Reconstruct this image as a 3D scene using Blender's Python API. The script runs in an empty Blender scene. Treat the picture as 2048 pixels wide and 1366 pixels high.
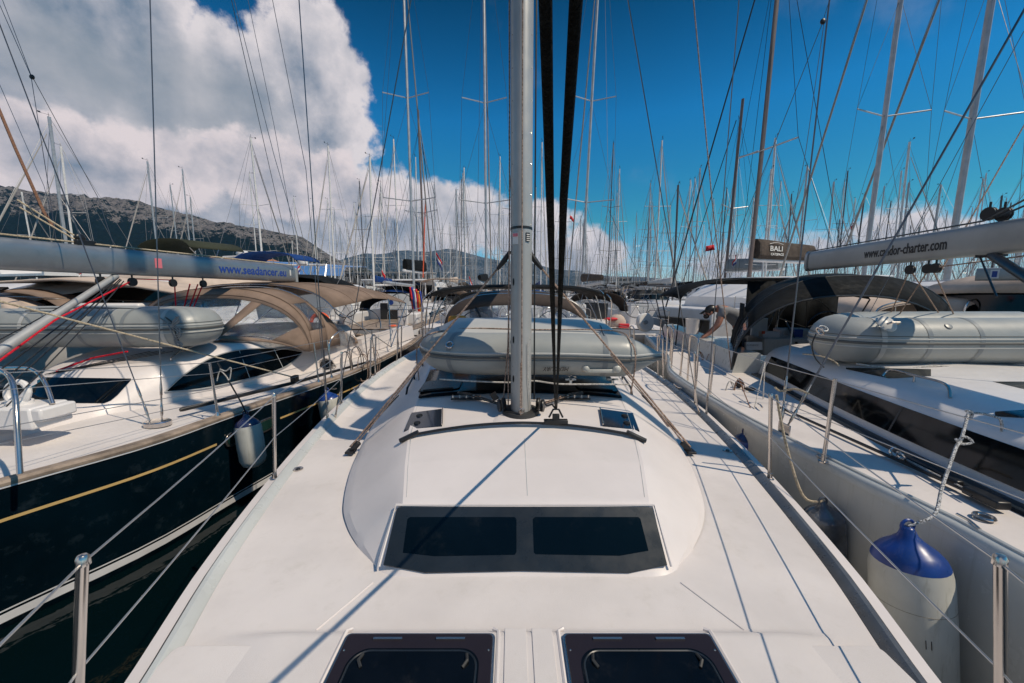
import bpy, bmesh, math, random
from mathutils import Vector, Matrix, noise
R = math.radians
V = Vector
random.seed(11)
scene = bpy.context.scene
COL = scene.collection

# ---------------------------------------------------------------- camera
PITCH = R(7.7)
FPX = 780.0
CAMZ = 3.0
cam = bpy.data.cameras.new('camera')
cam.sensor_width = 36.0
cam.lens = 36.0 * FPX / 2048.0
cam.clip_start = 0.02
cam.clip_end = 60000
camo = bpy.data.objects.new('camera', cam)
COL.objects.link(camo)
camo.location = (0, 0, CAMZ)
camo.rotation_euler = (R(90) - PITCH, 0, 0)
scene.camera = camo
CT, ST = math.cos(PITCH), math.sin(PITCH)

def ray(px, py):
    xc = (px - 1024) / FPX
    yc = -(py - 683) / FPX
    return V((xc, CT + yc * ST, yc * CT - ST))

def P(px, py, Y):                      # point of the view ray at distance Y
    d = ray(px, py)
    return V((0, 0, CAMZ)) + d * (Y / d.y)

def G(px, py, z=1.6):                  # point of the view ray at height z
    d = ray(px, py)
    return V((0, 0, CAMZ)) + d * ((z - CAMZ) / d.z)

def PL(px, py, p0, n):                 # point of the view ray on a plane
    d = ray(px, py)
    n = V(n)
    t = (V(p0) - V((0, 0, CAMZ))).dot(n) / d.dot(n)
    return V((0, 0, CAMZ)) + d * t

# ---------------------------------------------------------------- light
SUN = V((0.68, -0.30, 1.0)).normalized()
SEL = math.asin(SUN.z)
SAZ = math.atan2(SUN.x, SUN.y)
sun = bpy.data.lights.new('sun', 'SUN')
sun.energy = 4.35
sun.angle = R(0.55)
sun.color = (1.0, 0.86, 0.68)
suno = bpy.data.objects.new('sun', sun)
COL.objects.link(suno)
suno.rotation_euler = SUN.to_track_quat('Z', 'Y').to_euler()
scene.view_settings.view_transform = 'Standard'
scene.view_settings.look = 'None'
scene.view_settings.exposure = -0.22
scene.view_settings.gamma = 1
scene.view_settings.use_curve_mapping = False
scene.cycles.use_denoising = True
scene.cycles.max_bounces = 8
scene.cycles.transparent_max_bounces = 16
scene.cycles.volume_bounces = 0
scene.cycles.caustics_reflective = False
scene.cycles.caustics_refractive = False

world = bpy.data.worlds.new('World')
scene.world = world
world.use_nodes = True
wt = world.node_tree
for n in list(wt.nodes):
    wt.nodes.remove(n)

class NT:
    """small helper to chain shader nodes"""
    def __init__(s, t): s.t = t
    def n(s, kind, **kw):
        nd = s.t.nodes.new(kind)
        for k, v in kw.items(): setattr(nd, k, v)
        return nd
    def l(s, a, b): s.t.links.new(a, b)
    def put(s, sock, v):
        if isinstance(v, bpy.types.NodeSocket): s.l(v, sock)
        else: sock.default_value = v
    def m(s, op, a, b=0.0, c=None, clamp=False):
        nd = s.n('ShaderNodeMath', operation=op, use_clamp=clamp)
        s.put(nd.inputs[0], a); s.put(nd.inputs[1], b)
        if c is not None: s.put(nd.inputs[2], c)
        return nd.outputs[0]
    def vm(s, op, a, b=None):
        nd = s.n('ShaderNodeVectorMath', operation=op)
        s.put(nd.inputs[0], a)
        if b is not None: s.put(nd.inputs[1], b)
        return nd.outputs[0]
    def noise(s, vec, scale, detail=4, rough=0.55, dist=0.0):
        nd = s.n('ShaderNodeTexNoise')
        if vec is not None: s.l(vec, nd.inputs['Vector'])
        nd.inputs['Scale'].default_value = scale
        nd.inputs['Detail'].default_value = detail
        nd.inputs['Roughness'].default_value = rough
        nd.inputs['Distortion'].default_value = dist
        return nd.outputs['Fac']
    def ss(s, v, lo, hi, a=0.0, b=1.0):
        nd = s.n('ShaderNodeMapRange', interpolation_type='SMOOTHSTEP')
        s.put(nd.inputs[0], v)
        for i, k in enumerate((lo, hi, a, b)): nd.inputs[i + 1].default_value = k
        return nd.outputs[0]
    def mix(s, f, a, b, mode='MIX'):
        nd = s.n('ShaderNodeMix', data_type='RGBA', blend_type=mode)
        s.put(nd.inputs[0], f)
        for sock, v in ((nd.inputs[6], a), (nd.inputs[7], b)):
            if isinstance(v, bpy.types.NodeSocket): s.l(v, sock)
            else: sock.default_value = (*v, 1) if len(v) == 3 else v
        return nd.outputs[2]

W = NT(wt)
sky = W.n('ShaderNodeTexSky', sky_type='NISHITA')
sky.sun_disc = False
sky.sun_elevation = SEL
sky.sun_rotation = SAZ
sky.altitude = 0
sky.air_density = 1.0
sky.dust_density = 0.35
sky.ozone_density = 2.2
tc = W.n('ShaderNodeTexCoord')
dirv = tc.outputs['Generated']
sep = W.n('ShaderNodeSeparateXYZ')
W.l(dirv, sep.inputs[0])
az = W.m('ARCTAN2', sep.outputs[0], W.m('ABSOLUTE', sep.outputs[1]))
el = W.m('ARCSINE', sep.outputs[2])
comb = W.n('ShaderNodeCombineXYZ')
W.l(az, comb.inputs[0]); W.l(el, comb.inputs[1])
cv = comb.outputs[0]
def azel(px, py):
    d = ray(px, py).normalized()
    return math.atan2(d.x, abs(d.y)), math.asin(d.z)
blobs = [(-60, 60, 520, 420), (250, 60, 215, 330), (480, 190, 170, 160), (615, 150, 130, 175), (650, 260, 120, 120), (560, 400, 380, 130),
         (800, 440, 190, 100), (940, 445, 120, 80), (1050, 460, 110, 75), (1150, 520, 120, 60), (200, 400, 500, 220),
         (1765, 465, 85, 58), (1850, 480, 90, 62), (1930, 475, 70, 48), (1690, 500, 90, 40), (1470, 525, 110, 40), (2300, 500, 260, 80)]
fmax = None
warp = W.n('ShaderNodeTexNoise'); W.l(cv, warp.inputs['Vector'])
warp.inputs['Scale'].default_value = 7; warp.inputs['Detail'].default_value = 6; warp.inputs['Roughness'].default_value = 0.6
wv = W.vm('SUBTRACT', warp.outputs['Color'], (0.5, 0.5, 0.5))
wv = W.vm('MULTIPLY', wv, (0.16, 0.13, 0))
cvw = W.vm('ADD', cv, wv)
sp2 = W.n('ShaderNodeSeparateXYZ'); W.l(cvw, sp2.inputs[0])
for cx, cy, rx, ry in blobs:
    a0, e0 = azel(cx, cy)
    ra = (azel(cx + rx, cy)[0] - azel(cx - rx, cy)[0]) / 2
    re_ = (azel(cx, cy - ry)[1] - azel(cx, cy + ry)[1]) / 2
    u = W.m('MULTIPLY', W.m('SUBTRACT', sp2.outputs[0], a0), 1 / ra)
    v = W.m('MULTIPLY', W.m('SUBTRACT', sp2.outputs[1], e0), 1 / re_)
    r2 = W.m('SQRT', W.m('ADD', W.m('MULTIPLY', u, u), W.m('MULTIPLY', v, v)))
    b = W.m('MULTIPLY', W.m('SUBTRACT', 1.0, r2), min(ra, re_) * 6)
    fmax = b if fmax is None else W.m('MAXIMUM', fmax, b)
n1 = W.noise(cv, 11, 9, 0.62)
fd = W.m('ADD', fmax, W.m('ADD', W.m('MULTIPLY', W.m('SUBTRACT', n1, 0.5), 0.55), W.m('MULTIPLY', W.m('SUBTRACT', W.noise(cv, 16, 3, 0.5), 0.5), 0.35)))
dens = W.ss(fd, -0.02, 0.15)
# thin veil clouds
veil = W.ss(W.noise(cv, 3.1, 6, 0.6), 0.56, 0.85, 0, 0.22)
dens = W.m('MAXIMUM', dens, veil)
# relief shading from two noise samples, one shifted towards the sun
cvs = W.vm('ADD', cv, (0.030, 0.022, 0))
nb = W.noise(cv, 6.5, 7, 0.56)
nbs = W.noise(cvs, 6.5, 7, 0.56)
rel = W.m('SUBTRACT', nb, nbs)
deep = W.ss(fmax, 0.02, 0.75)
big = W.noise(cv, 2.6, 3, 0.5)
lum = W.m('ADD', W.m('MULTIPLY', rel, 2.2), 0.98)
lum = W.m('SUBTRACT', lum, W.m('MULTIPLY', deep, W.m('ADD', W.m('MULTIPLY', big, 1.0), 0.22)))
lowel = W.ss(el, 0.02, 0.22, 0.22, 0.0)
lum = W.m('SUBTRACT', lum, lowel, clamp=True)
ccol = W.mix(lum, (0.20, 0.27, 0.37), (0.86, 0.80, 0.82))
a0, e0 = azel(390, 190); a1_, e1_ = azel(120, 120)
for aa, ee, ra, re_ in ((a0, e0, .20, .12), (a1_, e1_, .10, .10)):
    u = W.m('MULTIPLY', W.m('SUBTRACT', sp2.outputs[0], aa), 1 / ra)
    v = W.m('MULTIPLY', W.m('SUBTRACT', sp2.outputs[1], ee), 1 / re_)
    r2 = W.m('SQRT', W.m('ADD', W.m('MULTIPLY', u, u), W.m('MULTIPLY', v, v)))
    ccol = W.mix(W.ss(W.m('SUBTRACT', 1.0, r2), 0.0, 0.7, 0.0, 0.62), ccol, (0.36, 0.40, 0.455))
# nearer bank of cumulus in front of the big cloud
b2 = None
for cx, cy, rx, ry in [(120, 330, 260, 120), (330, 330, 190, 95), (455, 330, 120, 85), (560, 350, 150, 95), (660, 340, 90, 60), (730, 400, 110, 60), (-250, 300, 320, 160)]:
    a0, e0 = azel(cx, cy)
    ra = (azel(cx + rx, cy)[0] - azel(cx - rx, cy)[0]) / 2
    re_ = (azel(cx, cy - ry)[1] - azel(cx, cy + ry)[1]) / 2
    u = W.m('MULTIPLY', W.m('SUBTRACT', sp2.outputs[0], a0), 1 / ra)
    v = W.m('MULTIPLY', W.m('SUBTRACT', sp2.outputs[1], e0), 1 / re_)
    r2 = W.m('SQRT', W.m('ADD', W.m('MULTIPLY', u, u), W.m('MULTIPLY', v, v)))
    bb_ = W.m('MULTIPLY', W.m('SUBTRACT', 1.0, r2), re_ * 6)
    b2 = bb_ if b2 is None else W.m('MAXIMUM', b2, bb_)
f2 = W.m('ADD', b2, W.m('MULTIPLY', W.m('SUBTRACT', n1, 0.5), 0.50))
d2 = W.ss(f2, 0.0, 0.14)
lum2 = W.m('ADD', W.m('SUBTRACT', 0.98, W.m('MULTIPLY', W.ss(f2, 0.0, 0.55), 0.50)), W.m('MULTIPLY', rel, 2.4), clamp=True)
lum2 = W.m('SUBTRACT', lum2, lowel, clamp=True)
c2_ = W.mix(lum2, (0.21, 0.28, 0.38), (0.90, 0.80, 0.81))
ccol = W.mix(d2, ccol, c2_)
# sky colour: the clear deep blue of a polarised afternoon sky
hs = W.n('ShaderNodeHueSaturation')
W.l(sky.outputs[0], hs.inputs['Color'])
hs.inputs['Saturation'].default_value = 1.30
skyc = W.mix(1.0, hs.outputs[0], (0.060, 0.098, 0.112), 'MULTIPLY')
rp = W.n('ShaderNodeValToRGB')
W.l(W.m('MULTIPLY', W.m('MAXIMUM', el, 0.0), 0.6366), rp.inputs[0])
ce = rp.color_ramp.elements
for pos, c_ in ((0.0, (.80, .62, .80)), (0.10, (.52, .55, .76)), (0.24, (.12, .56, .57)), (0.37, (.0, .25, .26)), (0.60, (.24, .52, .43)), (1.0, (.24, .52, .43))):
    e_ = ce[0] if pos == 0.0 else (ce[1] if pos == 1.0 else ce.new(pos))
    e_.color = (*c_, 1)
skyc = W.mix(1.0, skyc, rp.outputs[0], 'MULTIPLY')
skyc = W.mix(1.0, skyc, (2.0, 2.0, 2.0), 'MULTIPLY')
fin = W.mix(dens, skyc, ccol)
bg = W.n('ShaderNodeBackground'); W.l(fin, bg.inputs[0]); bg.inputs[1].default_value = 1.0
wo = W.n('ShaderNodeOutputWorld'); W.l(bg.outputs[0], wo.inputs[0])

# ---------------------------------------------------------------- materials
MATS = {}
def mat(name, col, rough=0.5, metal=0.0, var=0.06, vscale=3.0, bump=0.0, bscale=60.0, coat=0.0, spec=0.5, dirt=None, aniso=None, ior=None):
    if name in MATS: return MATS[name]
    m = bpy.data.materials.new(name); m.use_nodes = True
    t = NT(m.node_tree); b = m.node_tree.nodes['Principled BSDF']
    co = t.n('ShaderNodeTexCoord').outputs['Object']
    c = col
    nz = t.noise(co, vscale, 5, 0.6)
    dk = tuple(max(0, x * (1 - var * 2)) for x in col); lt = tuple(min(1, x * (1 + var)) for x in col)
    out = t.mix(t.ss(nz, 0.3, 0.7), dk, lt)
    if dirt:
        if aniso:
            mp = t.n('ShaderNodeMapping'); t.l(co, mp.inputs[0]); mp.inputs['Scale'].default_value = aniso
            dn = t.noise(mp.outputs[0], 4, 6, 0.65)
        else: dn = t.noise(co, 7, 7, 0.7)
        out = t.mix(t.ss(dn, 0.52, 0.78, 0, dirt[1]), out, dirt[0])
    t.l(out, b.inputs['Base Color'])
    t.l(t.ss(t.noise(co, vscale * 5, 4, 0.6), 0.2, 0.8, rough * 0.8, min(1, rough * 1.2)), b.inputs['Roughness'])
    b.inputs['Metallic'].default_value = metal
    b.inputs['Coat Weight'].default_value = coat
    b.inputs['Coat Roughness'].default_value = 0.08
    b.inputs['Specular IOR Level'].default_value = 0.12 if ('canvas' in name or 'cover' in name or 'rope' in name or 'shirt' in name) else spec
    if ior: b.inputs['IOR'].default_value = ior
    if bump:
        bn = t.n('ShaderNodeBump'); bn.inputs['Strength'].default_value = bump; bn.inputs['Distance'].default_value = 0.01
        t.l(t.noise(co, bscale, 4, 0.6), bn.inputs['Height']); t.l(bn.outputs[0], b.inputs['Normal'])
    MATS[name] = m
    return m

gel = mat('gelcoat', (0.69, 0.64, 0.62), 0.42, var=0.03, vscale=1.3, dirt=((0.50, 0.48, 0.44), 0.20), coat=0.05, bump=0.05, bscale=9)
geldeck = mat('deck_nonskid', (0.68, 0.635, 0.61), 0.6, var=0.05, vscale=1.4, dirt=((0.45, 0.42, 0.37), 0.32), bump=0.25, bscale=420)
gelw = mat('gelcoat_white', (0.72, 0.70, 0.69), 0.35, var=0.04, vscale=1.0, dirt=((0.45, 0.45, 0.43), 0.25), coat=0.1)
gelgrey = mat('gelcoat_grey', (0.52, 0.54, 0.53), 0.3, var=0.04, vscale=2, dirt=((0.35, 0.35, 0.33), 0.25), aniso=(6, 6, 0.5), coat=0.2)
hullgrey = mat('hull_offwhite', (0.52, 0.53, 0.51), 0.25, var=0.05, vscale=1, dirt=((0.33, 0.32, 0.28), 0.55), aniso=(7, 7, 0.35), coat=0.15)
navy = mat('navy_gelcoat', (0.0012, 0.0075, 0.013), 0.18, var=0.2, vscale=1, dirt=((0.05, 0.07, 0.09), 0.25), coat=0.0, spec=0.3)
navyhull = mat('navy_hull', (0.008, 0.02, 0.045), 0.2, var=0.1)
stripe_w = mat('stripe_white', (0.70, 0.70, 0.72), 0.3)
gold = mat('gold_stripe', (0.62, 0.42, 0.17), 0.35)
steel = mat('stainless', (0.62, 0.57, 0.53), 0.20, 0.95, var=0.03, vscale=2)
rusty = mat('stainless_tea_stained', (0.60, 0.54, 0.49), 0.22, 0.95, var=0.05, vscale=3, dirt=((0.36, 0.22, 0.15), 0.45), aniso=(3, 3, 1))
alu = mat('anodised_aluminium', (0.43, 0.43, 0.42), 0.45, 0.3, var=0.05, vscale=2, dirt=((0.33, 0.34, 0.36), 0.4), aniso=(8, 8, 0.4))
railshade = mat('toe_rail_metal_shaded', (0.22, 0.225, 0.23), 0.3, 0.6, var=0.12, vscale=3, dirt=((0.12, 0.12, 0.12), 0.4), aniso=(9, 9, 0.4))  # darker copy for the right rail, its shade put into the colour
gelpan = mat('gelcoat_panel', (0.58, 0.575, 0.55), 0.4, var=0.03, vscale=1.5)
boomalu = mat('boom_aluminium', (0.34, 0.36, 0.38), 0.36, 0.7, var=0.06, vscale=1.5, dirt=((0.2, 0.21, 0.22), 0.35))
boomgrey = mat('boom_grey_paint', (0.36, 0.37, 0.365), 0.4, 0.25, var=0.06, vscale=1.5, dirt=((0.24, 0.24, 0.23), 0.35))
mastfar = mat('mast_paint', (0.46, 0.46, 0.47), 0.4, 0.4, var=0.08)
mastwhite = mat('mast_white', (0.72, 0.70, 0.68), 0.4)
mastdark = mat('mast_dark', (0.10, 0.095, 0.10), 0.4)
mastbrown = mat('mast_brown', (0.16, 0.12, 0.11), 0.45)
wire = mat('rigging_wire', (0.16, 0.16, 0.17), 0.35, 0.8)
wirel = mat('lifeline_wire', (0.52, 0.51, 0.50), 0.35, 0.8)
black = mat('black_plastic', (0.012, 0.013, 0.015), 0.4, var=0.2)
blackrope = mat('black_rope', (0.008, 0.010, 0.010), 0.85, var=0.3, vscale=40, bump=1.0, bscale=260)
rubber = mat('dark_rubber', (0.03, 0.03, 0.03), 0.6)
teak = mat('weathered_teak', (0.30, 0.235, 0.185), 0.75, var=0.25, vscale=4, bump=0.4, bscale=90, dirt=((0.16, 0.12, 0.09), 0.6), aniso=(2, 14, 14))
teak2 = mat('pontoon_wood', (0.20, 0.145, 0.12), 0.8, var=0.3, vscale=4, bump=0.4, bscale=60)
glassd = mat('tinted_window', (0.002, 0.004, 0.006), 0.07, var=0.2, vscale=2, spec=0.35, dirt=((0.02, 0.022, 0.024), 0.5))
glassf = mat('window_surround', (0.016, 0.022, 0.029), 0.30, var=0.15, vscale=2)
lens = mat('hatch_acrylic', (0.003, 0.004, 0.006), 0.07, var=0.2, spec=0.3, dirt=((0.03, 0.03, 0.032), 0.5))
lensp = mat('hatch_seal', (0.020, 0.016, 0.021), 0.22, spec=0.35)
panelblue = mat('solar_black', (0.006, 0.012, 0.025), 0.12, var=0.2)
rope_t = mat('tan_rope', (0.46, 0.33, 0.26), 0.85, var=0.3, vscale=60, bump=0.8, bscale=300)
rope_w = mat('white_rope', (0.62, 0.59, 0.55), 0.85, var=0.2, vscale=60, bump=0.8, bscale=300)
rope_y = mat('sand_rope', (0.60, 0.50, 0.36), 0.85, var=0.2, vscale=60, bump=0.8, bscale=300)
rope_r = mat('red_rope', (0.60, 0.02, 0.04), 0.8, var=0.2, vscale=60)
rope_b = mat('brown_rope', (0.22, 0.12, 0.08), 0.85, var=0.2, vscale=60)
tan = mat('tan_canvas', (0.235, 0.17, 0.132), 0.85, var=0.12, vscale=2.0, bump=1.0, bscale=7, dirt=((0.16, 0.12, 0.095), 0.35))
beige = mat('beige_canvas', (0.56, 0.45, 0.37), 0.85, var=0.07, vscale=2.5, bump=0.4, bscale=10)
blackc = mat('black_canvas', (0.010, 0.0115, 0.013), 0.8, var=0.2, vscale=2, bump=0.9, bscale=6)
charc = mat('charcoal_canvas', (0.055, 0.055, 0.055), 0.75, var=0.15, vscale=2, bump=0.5, bscale=12)
brownc = mat('brown_grey_canvas', (0.062, 0.050, 0.045), 0.8, var=0.1, vscale=2, bump=0.6, bscale=9)
olive = mat('olive_canvas', (0.045, 0.05, 0.035), 0.8, bump=0.4, bscale=10)
bluec = mat('blue_canvas', (0.015, 0.055, 0.20), 0.8)
sailc = mat('sail_cover_taupe', (0.095, 0.075, 0.063), 0.85, var=0.15, vscale=3, bump=0.8, bscale=7)
sailw = mat('sailcloth', (0.66, 0.65, 0.63), 0.8, bump=0.5, bscale=10)
hyp = mat('hypalon_grey', (0.31, 0.325, 0.315), 0.42, var=0.05, vscale=2, bump=0.15, bscale=8, dirt=((0.25, 0.25, 0.24), 0.25))
hypd = mat('hypalon_dark', (0.20, 0.22, 0.23), 0.42, var=0.08, vscale=2, bump=0.15, bscale=8)
hypl = mat('hypalon_light', (0.47, 0.47, 0.45), 0.4, var=0.05, vscale=2)
rub = mat('rubbing_strake', (0.10, 0.10, 0.095), 0.5)
fwhite = mat('fender_white', (0.50, 0.50, 0.46), 0.42, var=0.08, vscale=3, dirt=((0.27, 0.26, 0.20), 0.7), aniso=(9, 9, 0.6), coat=0.1)
fblue = mat('fender_blue', (0.012, 0.055, 0.27), 0.33, var=0.2, vscale=5, coat=0.15, dirt=((0.05, 0.09, 0.2), 0.5))
fnavy = mat('fender_navy', (0.02, 0.03, 0.10), 0.25, var=0.2, coat=0.4)
fclear = mat('fender_dark', (0.10, 0.115, 0.14), 0.15, var=0.3, coat=0.5)
orange = mat('orange_bag', (0.70, 0.26, 0.02), 0.6, var=0.15, vscale=9, bump=0.4, bscale=20)
red = mat('red_cloth', (0.62, 0.02, 0.03), 0.7)
redorange = mat('red_orange', (0.80, 0.12, 0.04), 0.5)
flagblue = mat('flag_blue', (0.02, 0.05, 0.30), 0.7)
txtblue = mat('lettering_blue', (0.02, 0.06, 0.30), 0.4)
txtblack = mat('lettering_black', (0.012, 0.012, 0.014), 0.4)
txtgrey = mat('lettering_grey', (0.25, 0.25, 0.25), 0.5)
txtwhite = mat('lettering_white', (0.75, 0.73, 0.70), 0.5)
pink = mat('label_pink', (0.75, 0.20, 0.24), 0.5)
skin = mat('skin', (0.42, 0.20, 0.14), 0.5, var=0.1, vscale=8)
shirt = mat('grey_shirt', (0.22, 0.225, 0.24), 0.85, bump=0.6, bscale=9)
shorts = mat('dark_shorts', (0.05, 0.055, 0.07), 0.85)
hairm = mat('dark_hair', (0.02, 0.015, 0.012), 0.7)
concrete = mat('concrete', (0.36, 0.35, 0.34), 0.8, var=0.1)
bgrey = mat('grey_facade', (0.30, 0.31, 0.32), 0.7)
bwhite = mat('white_facade', (0.62, 0.60, 0.58), 0.7)
broofb = mat('blue_sheet_roof', (0.10, 0.25, 0.55), 0.45)
terra = mat('terracotta_roof', (0.45, 0.20, 0.11), 0.8, var=0.2)
inshade = mat('interior_shadow', (0.02, 0.022, 0.025), 0.6)  # dark colour stands in for shade inside openings
tree = mat('tree_leaves', (0.035, 0.06, 0.03), 0.8, var=0.4, vscale=2)
bark = mat('bark', (0.10, 0.08, 0.06), 0.9)

skyl = mat('skylight_glass', (0.004, 0.006, 0.008), 0.16, var=0.2, spec=0.12)
def vinyl_mat():
    m = bpy.data.materials.new('clear_vinyl'); m.use_nodes = True
    t = NT(m.node_tree); nodes = m.node_tree.nodes
    out = nodes['Material Output']; nodes.remove(nodes['Principled BSDF'])
    co = t.n('ShaderNodeTexCoord').outputs['Object']
    tr = t.n('ShaderNodeBsdfTransparent'); tr.inputs[0].default_value = (0.80, 0.83, 0.86, 1)
    gl = t.n('ShaderNodeBsdfGlossy'); gl.inputs['Roughness'].default_value = 0.08; gl.inputs[0].default_value = (0.8, 0.85, 0.9, 1)
    bn = t.n('ShaderNodeBump'); bn.inputs['Strength'].default_value = 1.0; bn.inputs['Distance'].default_value = 0.12
    t.l(t.noise(co, 5, 5, 0.65, 1.2), bn.inputs['Height']); t.l(bn.outputs[0], gl.inputs['Normal'])
    fr = t.n('ShaderNodeFresnel'); fr.inputs[0].default_value = 1.6; t.l(bn.outputs[0], fr.inputs['Normal'])
    mx = t.n('ShaderNodeMixShader'); t.l(t.m('ADD', fr.outputs[0], 0.10, clamp=True), mx.inputs[0])
    t.l(tr.outputs[0], mx.inputs[1]); t.l(gl.outputs[0], mx.inputs[2]); t.l(mx.outputs[0], out.inputs[0])
    return m
vinyl = vinyl_mat()

def water_mat():
    m = bpy.data.materials.new('harbour_water'); m.use_nodes = True
    t = NT(m.node_tree); b = m.node_tree.nodes['Principled BSDF']
    co = t.n('ShaderNodeTexCoord').outputs['Object']
    b.inputs['Base Color'].default_value = (0.0008, 0.0055, 0.0070, 1)
    b.inputs['Roughness'].default_value = 0.06
    b.inputs['IOR'].default_value = 1.33
    bn = t.n('ShaderNodeBump'); bn.inputs['Strength'].default_value = 0.16; bn.inputs['Distance'].default_value = 0.08
    h = t.m('ADD', t.noise(co, 1.3, 4, 0.55, 0.6), t.m('MULTIPLY', t.noise(co, 7, 3, 0.5), 0.25))
    t.l(h, bn.inputs['Height']); t.l(bn.outputs[0], b.inputs['Normal'])
    return m
waterm = water_mat()

# ---------------------------------------------------------------- geometry helpers
class MB:
    def __init__(s): s.v = []; s.f = []
    def add(s, vs, fs):
        o = len(s.v); s.v += [tuple(v) for v in vs]; s.f += [tuple(i + o for i in f) for f in fs]; return s
    def box(s, c, d, M=None, taper=1.0):
        x, y, z = d[0] / 2, d[1] / 2, d[2] / 2
        vs = [V((sx * x * (taper if sz > 0 else 1), sy * y * (taper if sz > 0 else 1), sz * z)) for sz in (-1, 1) for sx, sy in ((-1, -1), (1, -1), (1, 1), (-1, 1))]
        if M is not None: vs = [M @ v for v in vs]
        vs = [v + V(c) for v in vs]
        return s.add(vs, [(0, 3, 2, 1), (4, 5, 6, 7), (0, 1, 5, 4), (1, 2, 6, 5), (2, 3, 7, 6), (3, 0, 4, 7)])
    def loft(s, secs, closed=False, cap=False, flip=False):
        n = len(secs[0]); o = len(s.v)
        for sec in secs: s.v += [tuple(p) for p in sec]
        m = n if closed else n - 1
        for i in range(len(secs) - 1):
            for j in range(m):
                a = o + i * n + j; b = o + i * n + (j + 1) % n; c = o + (i + 1) * n + (j + 1) % n; d = o + (i + 1) * n + j
                s.f.append((a, d, c, b) if flip else (a, b, c, d))
        if cap:
            f0 = tuple(range(o, o + n)); f1 = tuple(range(o + (len(secs) - 1) * n, o + len(secs) * n))
            s.f.append(f0 if flip else f0[::-1]); s.f.append(f1[::-1] if flip else f1)
        return s
    def tube(s, pts, r, n=8, cap=True, ry=None, up=None):
        pts = [V(p) for p in pts]
        secs = []; prev = None
        for i, p in enumerate(pts):
            a = pts[max(0, i - 1)]; b = pts[min(len(pts) - 1, i + 1)]
            t = (b - a)
            t = t.normalized() if t.length > 1e-9 else V((0, 0, 1))
            if prev is None:
                q = V(up) if up is not None else (V((0, 0, 1)) if abs(t.z) < 0.9 else V((0, 1, 0)))
            else: q = prev
            u = (q - t * q.dot(t))
            u = u.normalized() if u.length > 1e-6 else V((1, 0, 0))
            prev = u; w = t.cross(u)
            rr = r[i] if isinstance(r, (list, tuple)) else r
            r2 = rr if ry is None else ry * (rr / (r[0] if isinstance(r, (list, tuple)) else r))
            secs.append([p + u * (rr * math.cos(2 * math.pi * k / n)) + w * (r2 * math.sin(2 * math.pi * k / n)) for k in range(n)])
        return s.loft(secs, closed=True, cap=cap)
    def prism(s, poly, off):
        n = len(poly); off = V(off)
        vs = [V(p) for p in poly] + [V(p) + off for p in poly]
        return s.add(vs, [tuple(range(n))[::-1], tuple(range(n, 2 * n))] + [(i, (i + 1) % n, n + (i + 1) % n, n + i) for i in range(n)])
    def lathe(s, prof, c=(0, 0, 0), n=16, M=None):
        secs = []
        for r, z in prof:
            ring = [V((r * math.cos(2 * math.pi * k / n), r * math.sin(2 * math.pi * k / n), z)) for k in range(n)]
            if M is not None: ring = [M @ q for q in ring]
            secs.append([q + V(c) for q in ring])
        return s.loft(secs, closed=True, cap=True)
    def ball(s, c, r, n=10, sc=(1, 1, 1), M=None):
        secs = []
        for i in range(1, n):
            th = math.pi * i / n
            ring = [V((r * sc[0] * math.sin(th) * math.cos(2 * math.pi * k / (n * 2)), r * sc[1] * math.sin(th) * math.sin(2 * math.pi * k / (n * 2)), -r * sc[2] * math.cos(th))) for k in range(n * 2)]
            if M is not None: ring = [M @ q for q in ring]
            secs.append([q + V(c) for q in ring])
        return s.loft(secs, closed=True, cap=True)
    def torus(s, c, Rr, r, n=24, k=6, M=None, arc=2 * math.pi):
        pts = []
        full = abs(arc - 2 * math.pi) < 1e-6
        m = n if full else n + 1
        secs = []
        for i in range(m):
            a = arc * i / n
            ring = []
            for j in range(k):
                b = 2 * math.pi * j / k
                q = V(((Rr + r * math.cos(b)) * math.cos(a), (Rr + r * math.cos(b)) * math.sin(a), r * math.sin(b)))
                if M is not None: q = M @ q
                ring.append(q + V(c))
            secs.append(ring)
        if full: secs.append(secs[0])
        return s.loft(secs, closed=True, cap=not full)
    def mesh(s, name):
        me = bpy.data.meshes.new(name)
        me.from_pydata(s.v, [], s.f); me.update()
        return me

def link(o, parent=None):
    COL.objects.link(o)
    if parent is not None: o.parent = parent
    return o

def wloc(o):
    l = V(o.location)
    while o.parent is not None:
        o = o.parent; l += V(o.location)
    return l

def obj(name, mb, m, parent=None, label=None, smooth=38, bevel=0, solid=0, sub=0, local=False, kind=None):
    """mesh object; vertices are world coordinates unless local"""
    me = mb.mesh(name) if isinstance(mb, MB) else mb
    o = bpy.data.objects.new(name, me)
    if not me.materials: me.materials.append(m)
    link(o, parent)
    if parent is not None and not local: o.location = -wloc(parent)
    if isinstance(mb, MB) and smooth:
        me.polygons.foreach_set('use_smooth', [True] * len(me.polygons))
        me.set_sharp_from_angle(angle=R(smooth))
    if bevel:
        b = o.modifiers.new('bevel', 'BEVEL'); b.width = bevel; b.segments = 2; b.limit_method = 'ANGLE'; b.angle_limit = R(35)
    if sub:
        b = o.modifiers.new('sub', 'SUBSURF'); b.levels = sub; b.render_levels = sub
    if solid:
        b = o.modifiers.new('solid', 'SOLIDIFY'); b.thickness = solid; b.offset = 0
    if label: o['label'] = label
    if kind: o['kind'] = kind
    return o

def thing(name, label, cat, loc=(0, 0, 0), group=None, rz=0.0):
    o = bpy.data.objects.new(name, None); link(o)
    o.empty_display_size = 0.3
    o.location = loc; o.rotation_euler = (0, 0, rz)
    o['label'] = label; o['category'] = cat
    if group: o['group'] = group
    return o

def tag(o, label, cat, group=None):
    o['label'] = label; o['category'] = cat
    if group: o['group'] = group
    return o

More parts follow.
